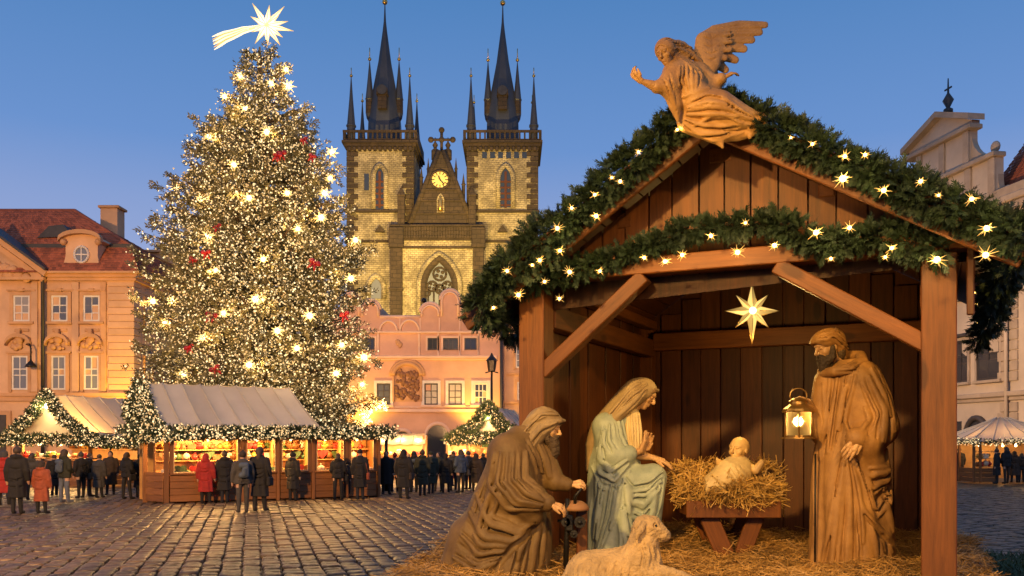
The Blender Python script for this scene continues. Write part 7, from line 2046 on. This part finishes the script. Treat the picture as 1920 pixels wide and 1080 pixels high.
PPL = [
 (32, 964, 838, 4, 'black', 'black', None, 'tall person in black jacket walking nearest the left edge', g1), (78, 963, 864, 2, 'rust', 'black', 'brown', 'person in rust red coat beside the tall black figure', g1),
 (121, 942, 843, 6, 'olive', 'denim', None, 'person in olive jacket and pale jeans by the left tent stall', g1), (152, 934, 848, 0, 'black', 'black', 'grey', 'person in black coat and grey bobble hat by the left stall', g1),
 (168, 931, 850, 3, 'brown', 'black', None, 'person in brown coat lifting a phone near the left stall', g1), (186, 934, 852, 7, 'grey', 'black', None, 'person in grey jacket among the left stall shoppers', g1),
 (207, 928, 846, 5, 'brown', 'navy', 'black', 'person in long brown coat with long dark scarf', g1), (238, 936, 848, 1, 'black', 'black', None, 'person in black standing with folded arms by the kiosk end', g1),
 (262, 934, 852, 4, 'black', 'navy', 'black', 'person in dark hat at the corner of the long kiosk', g1), (8, 948, 845, 2, 'red', 'black', 'grey', 'person in red coat partly cut by the left edge', g1),
 (60, 938, 850, 1, 'grey', 'navy', None, 'person in grey behind the red coat at left', g1), (102, 930, 852, 7, 'black', 'black', None, 'person in black behind the olive jacket', g1),
 (386, 944, 850, 2, 'red', 'black', 'red', 'person in bright red coat and red hood at the kiosk', g2), (421, 943, 846, 4, 'black', 'navy', None, 'person in black jacket at the second kiosk window', g2),
 (455, 961, 846, 0, 'grey', 'grey', 'brown', 'person in grey striped jacket and woolly hat before the kiosk', g2), (487, 959, 838, 5, 'black', 'black', None, 'person in long black coat standing before the kiosk', g2),
 (549, 939, 848, 4, 'black', 'black', 'black', 'person in black with legs apart at the middle window', g2), (634, 937, 850, 1, 'black', 'black', None, 'person in dark coat leaning at the fourth kiosk window', g2),
 (675, 937, 842, 7, 'black', 'navy', 'black', 'person in dark cap at the last kiosk window', g2), (650, 934, 856, 3, 'brown', 'black', None, 'smaller person in brown beside the last kiosk window', g2),
 (724, 927, 846, 5, 'black', 'black', None, 'person in long black coat just right of the kiosk', g3), (740, 922, 850, 0, 'red', 'black', 'red', 'person in red jacket right of the kiosk', g3),
 (757, 936, 843, 2, 'black', 'black', 'black', 'person in black hooded coat nearest in the middle crowd', g3), (776, 924, 846, 6, 'navy', 'black', None, 'person in navy coat in the middle crowd', g3),
 (792, 930, 844, 4, 'olive', 'black', None, 'person in wide olive jacket in the middle crowd', g3), (808, 926, 846, 7, 'olive', 'navy', 'olive', 'person in olive cap in the middle crowd', g3),
 (822, 922, 848, 1, 'olive', 'black', None, 'person with folded arms in the middle crowd', g3), (836, 924, 850, 5, 'black', 'black', 'black', 'person in long black coat in the middle crowd', g3),
 (850, 920, 846, 3, 'grey', 'navy', None, 'person in grey holding a phone in the middle crowd', g3), (864, 924, 843, 6, 'blue', 'black', None, 'person in slate blue jacket near the kneeling statue', g3),
 (878, 918, 846, 0, 'navy', 'black', 'grey', 'person in navy and grey bobble hat near the kneeling statue', g3), (893, 922, 850, 2, 'brown', 'black', 'brown', 'person in brown hood near the kneeling statue', g3),
 (906, 914, 850, 4, 'black', 'black', None, 'person in black beside the small tent stall', g3), (766, 914, 851, 1, 'grey', 'black', None, 'person in pale grey far back in the middle crowd', g3), (845, 912, 852, 7, 'red', 'black', None, 'person in red far back in the middle crowd', g3),
 (1869, 907, 842, 4, 'black', 'black', None, 'person in black left of the pair at the right edge stall', g4), (1887, 907, 838, 1, 'black', 'brown', None, 'taller person in black at the right edge stall', g4),
 (1902, 905, 846, 2, 'brown', 'black', 'brown', 'person in brown hood at the right edge stall', g4), (1915, 905, 850, 6, 'navy', 'black', None, 'person in navy cut by the right picture edge', g4), (1799, 902, 840, 7, 'navy', 'black', None, 'lone person in navy standing by the right shed post', g4)]
for p in PPL: person(*p, face=rnd.choice((0, 0, 0, .6, -.7, 3.0)) if p[1] < 935 else 0)
# ================================================================== floodlights of the square, plus masts added to fill shadows and warm the market
def flood(label, loc, target, energy, col, spot, radius=.25, pole=None):
    t = thing('floodlight', label, 'floodlight', loc)
    d = (Vector(target)-Vector(loc)).normalized(); M4 = d.to_track_quat('-Z', 'Y').to_matrix().to_4x4()
    h = MB().lathe([(.10, .22), (.16, .12), (.2, .0), (.19, .0), (.15, .1)], 10).build('housing', M_IRON, t); h.matrix_basis = M4
    if pole: MB().tube([(0, 0, -loc[2]), (0, 0, .2)], (.07, .05), 8).build('pole', M_IRON, t)
    lamp('beam', d*.08, energy, col, radius, t, 'SPOT', Vector(d*10), spot, .8)
    return t
YEL = (1.0, .70, .12)
# church floods on the roof of the salmon house, out of sight behind its gables
flood('floodlight behind the scalloped gable aimed at the left church tower', (-12.5, 67, 12.0), (-14.0, 95, 22), 42000, (1, .64, .20), 70)
flood('floodlight behind the scalloped gable aimed at the church front', (-6.5, 67, 12.0), (-7.3, 95, 17), 30000, YEL, 75)
flood('floodlight behind the scalloped gable aimed at the right church tower', (2.5, 67, 12.0), (-.5, 95, 21), 46000, (1, .66, .18), 70)
# market floods on tall masts left and right of the view, washing the houses and the square
SOD = (1, .46, .13)
flood('floodlight on the tall mast left of the square', (-27, 22, 9), (-26, 52, 7), 28000, (1, .52, .18), 110, .4, True)
flood('floodlight on a pole behind the kiosk washing the salmon house', (-4.3, 31.0, 1.95), (-4.5, 60, 12), 21000, (1, .50, .19), 90, .3, True)
flood('floodlight high on the mast behind the camera aimed at the manger', (-4.4, -1.5, 6.0), (1.8, 8.2, 1.2), 7000, (1, .59, .15), 36, .2, True)
flood('added fill light on a mast to the right behind the camera aimed at the manger', (2.6, -2.4, 5.6), (1.6, 8.2, .9), 3000, (1, .57, .14), 34, .2, True)  # added unseen lamp that fills the shadows around the woman and manger
flood('narrow floodlight low on a mast aimed up at the angel', (-4.8, .4, 4.2), (1.5, 6.6, 4.4), 2300, (1, .56, .17), 14, .12, True)
flood('added floodlight on an unseen mast behind the camera warming the market', (-11, 1.0, 8.0), (-10.5, 24, 0), 32000, (1, .52, .17), 72, .5, True)  # lamp added out of view to warm the canvas roofs and cobbles
flood('floodlight on a mast far behind the shed washing the grey house', (11, 39, 6), (25.5, 46, 7), 9000, (1, .60, .30), 100, .4, True)
flood('floodlight at the foot of the palace corner', (-20.9, 50.2, 2.0), (-22.5, 52, 7), 2400, (1, .60, .08), 110, .2)
flood('floodlight at the foot of the salmon house left side', (-10.2, 58.2, 2.2), (-9.8, 60, 6), 1300, (1, .58, .08), 120, .2)
flood('floodlight at the foot of the salmon house right side', (-2.6, 58.2, 2.2), (-2.2, 60, 6), 1300, (1, .58, .08), 120, .2)
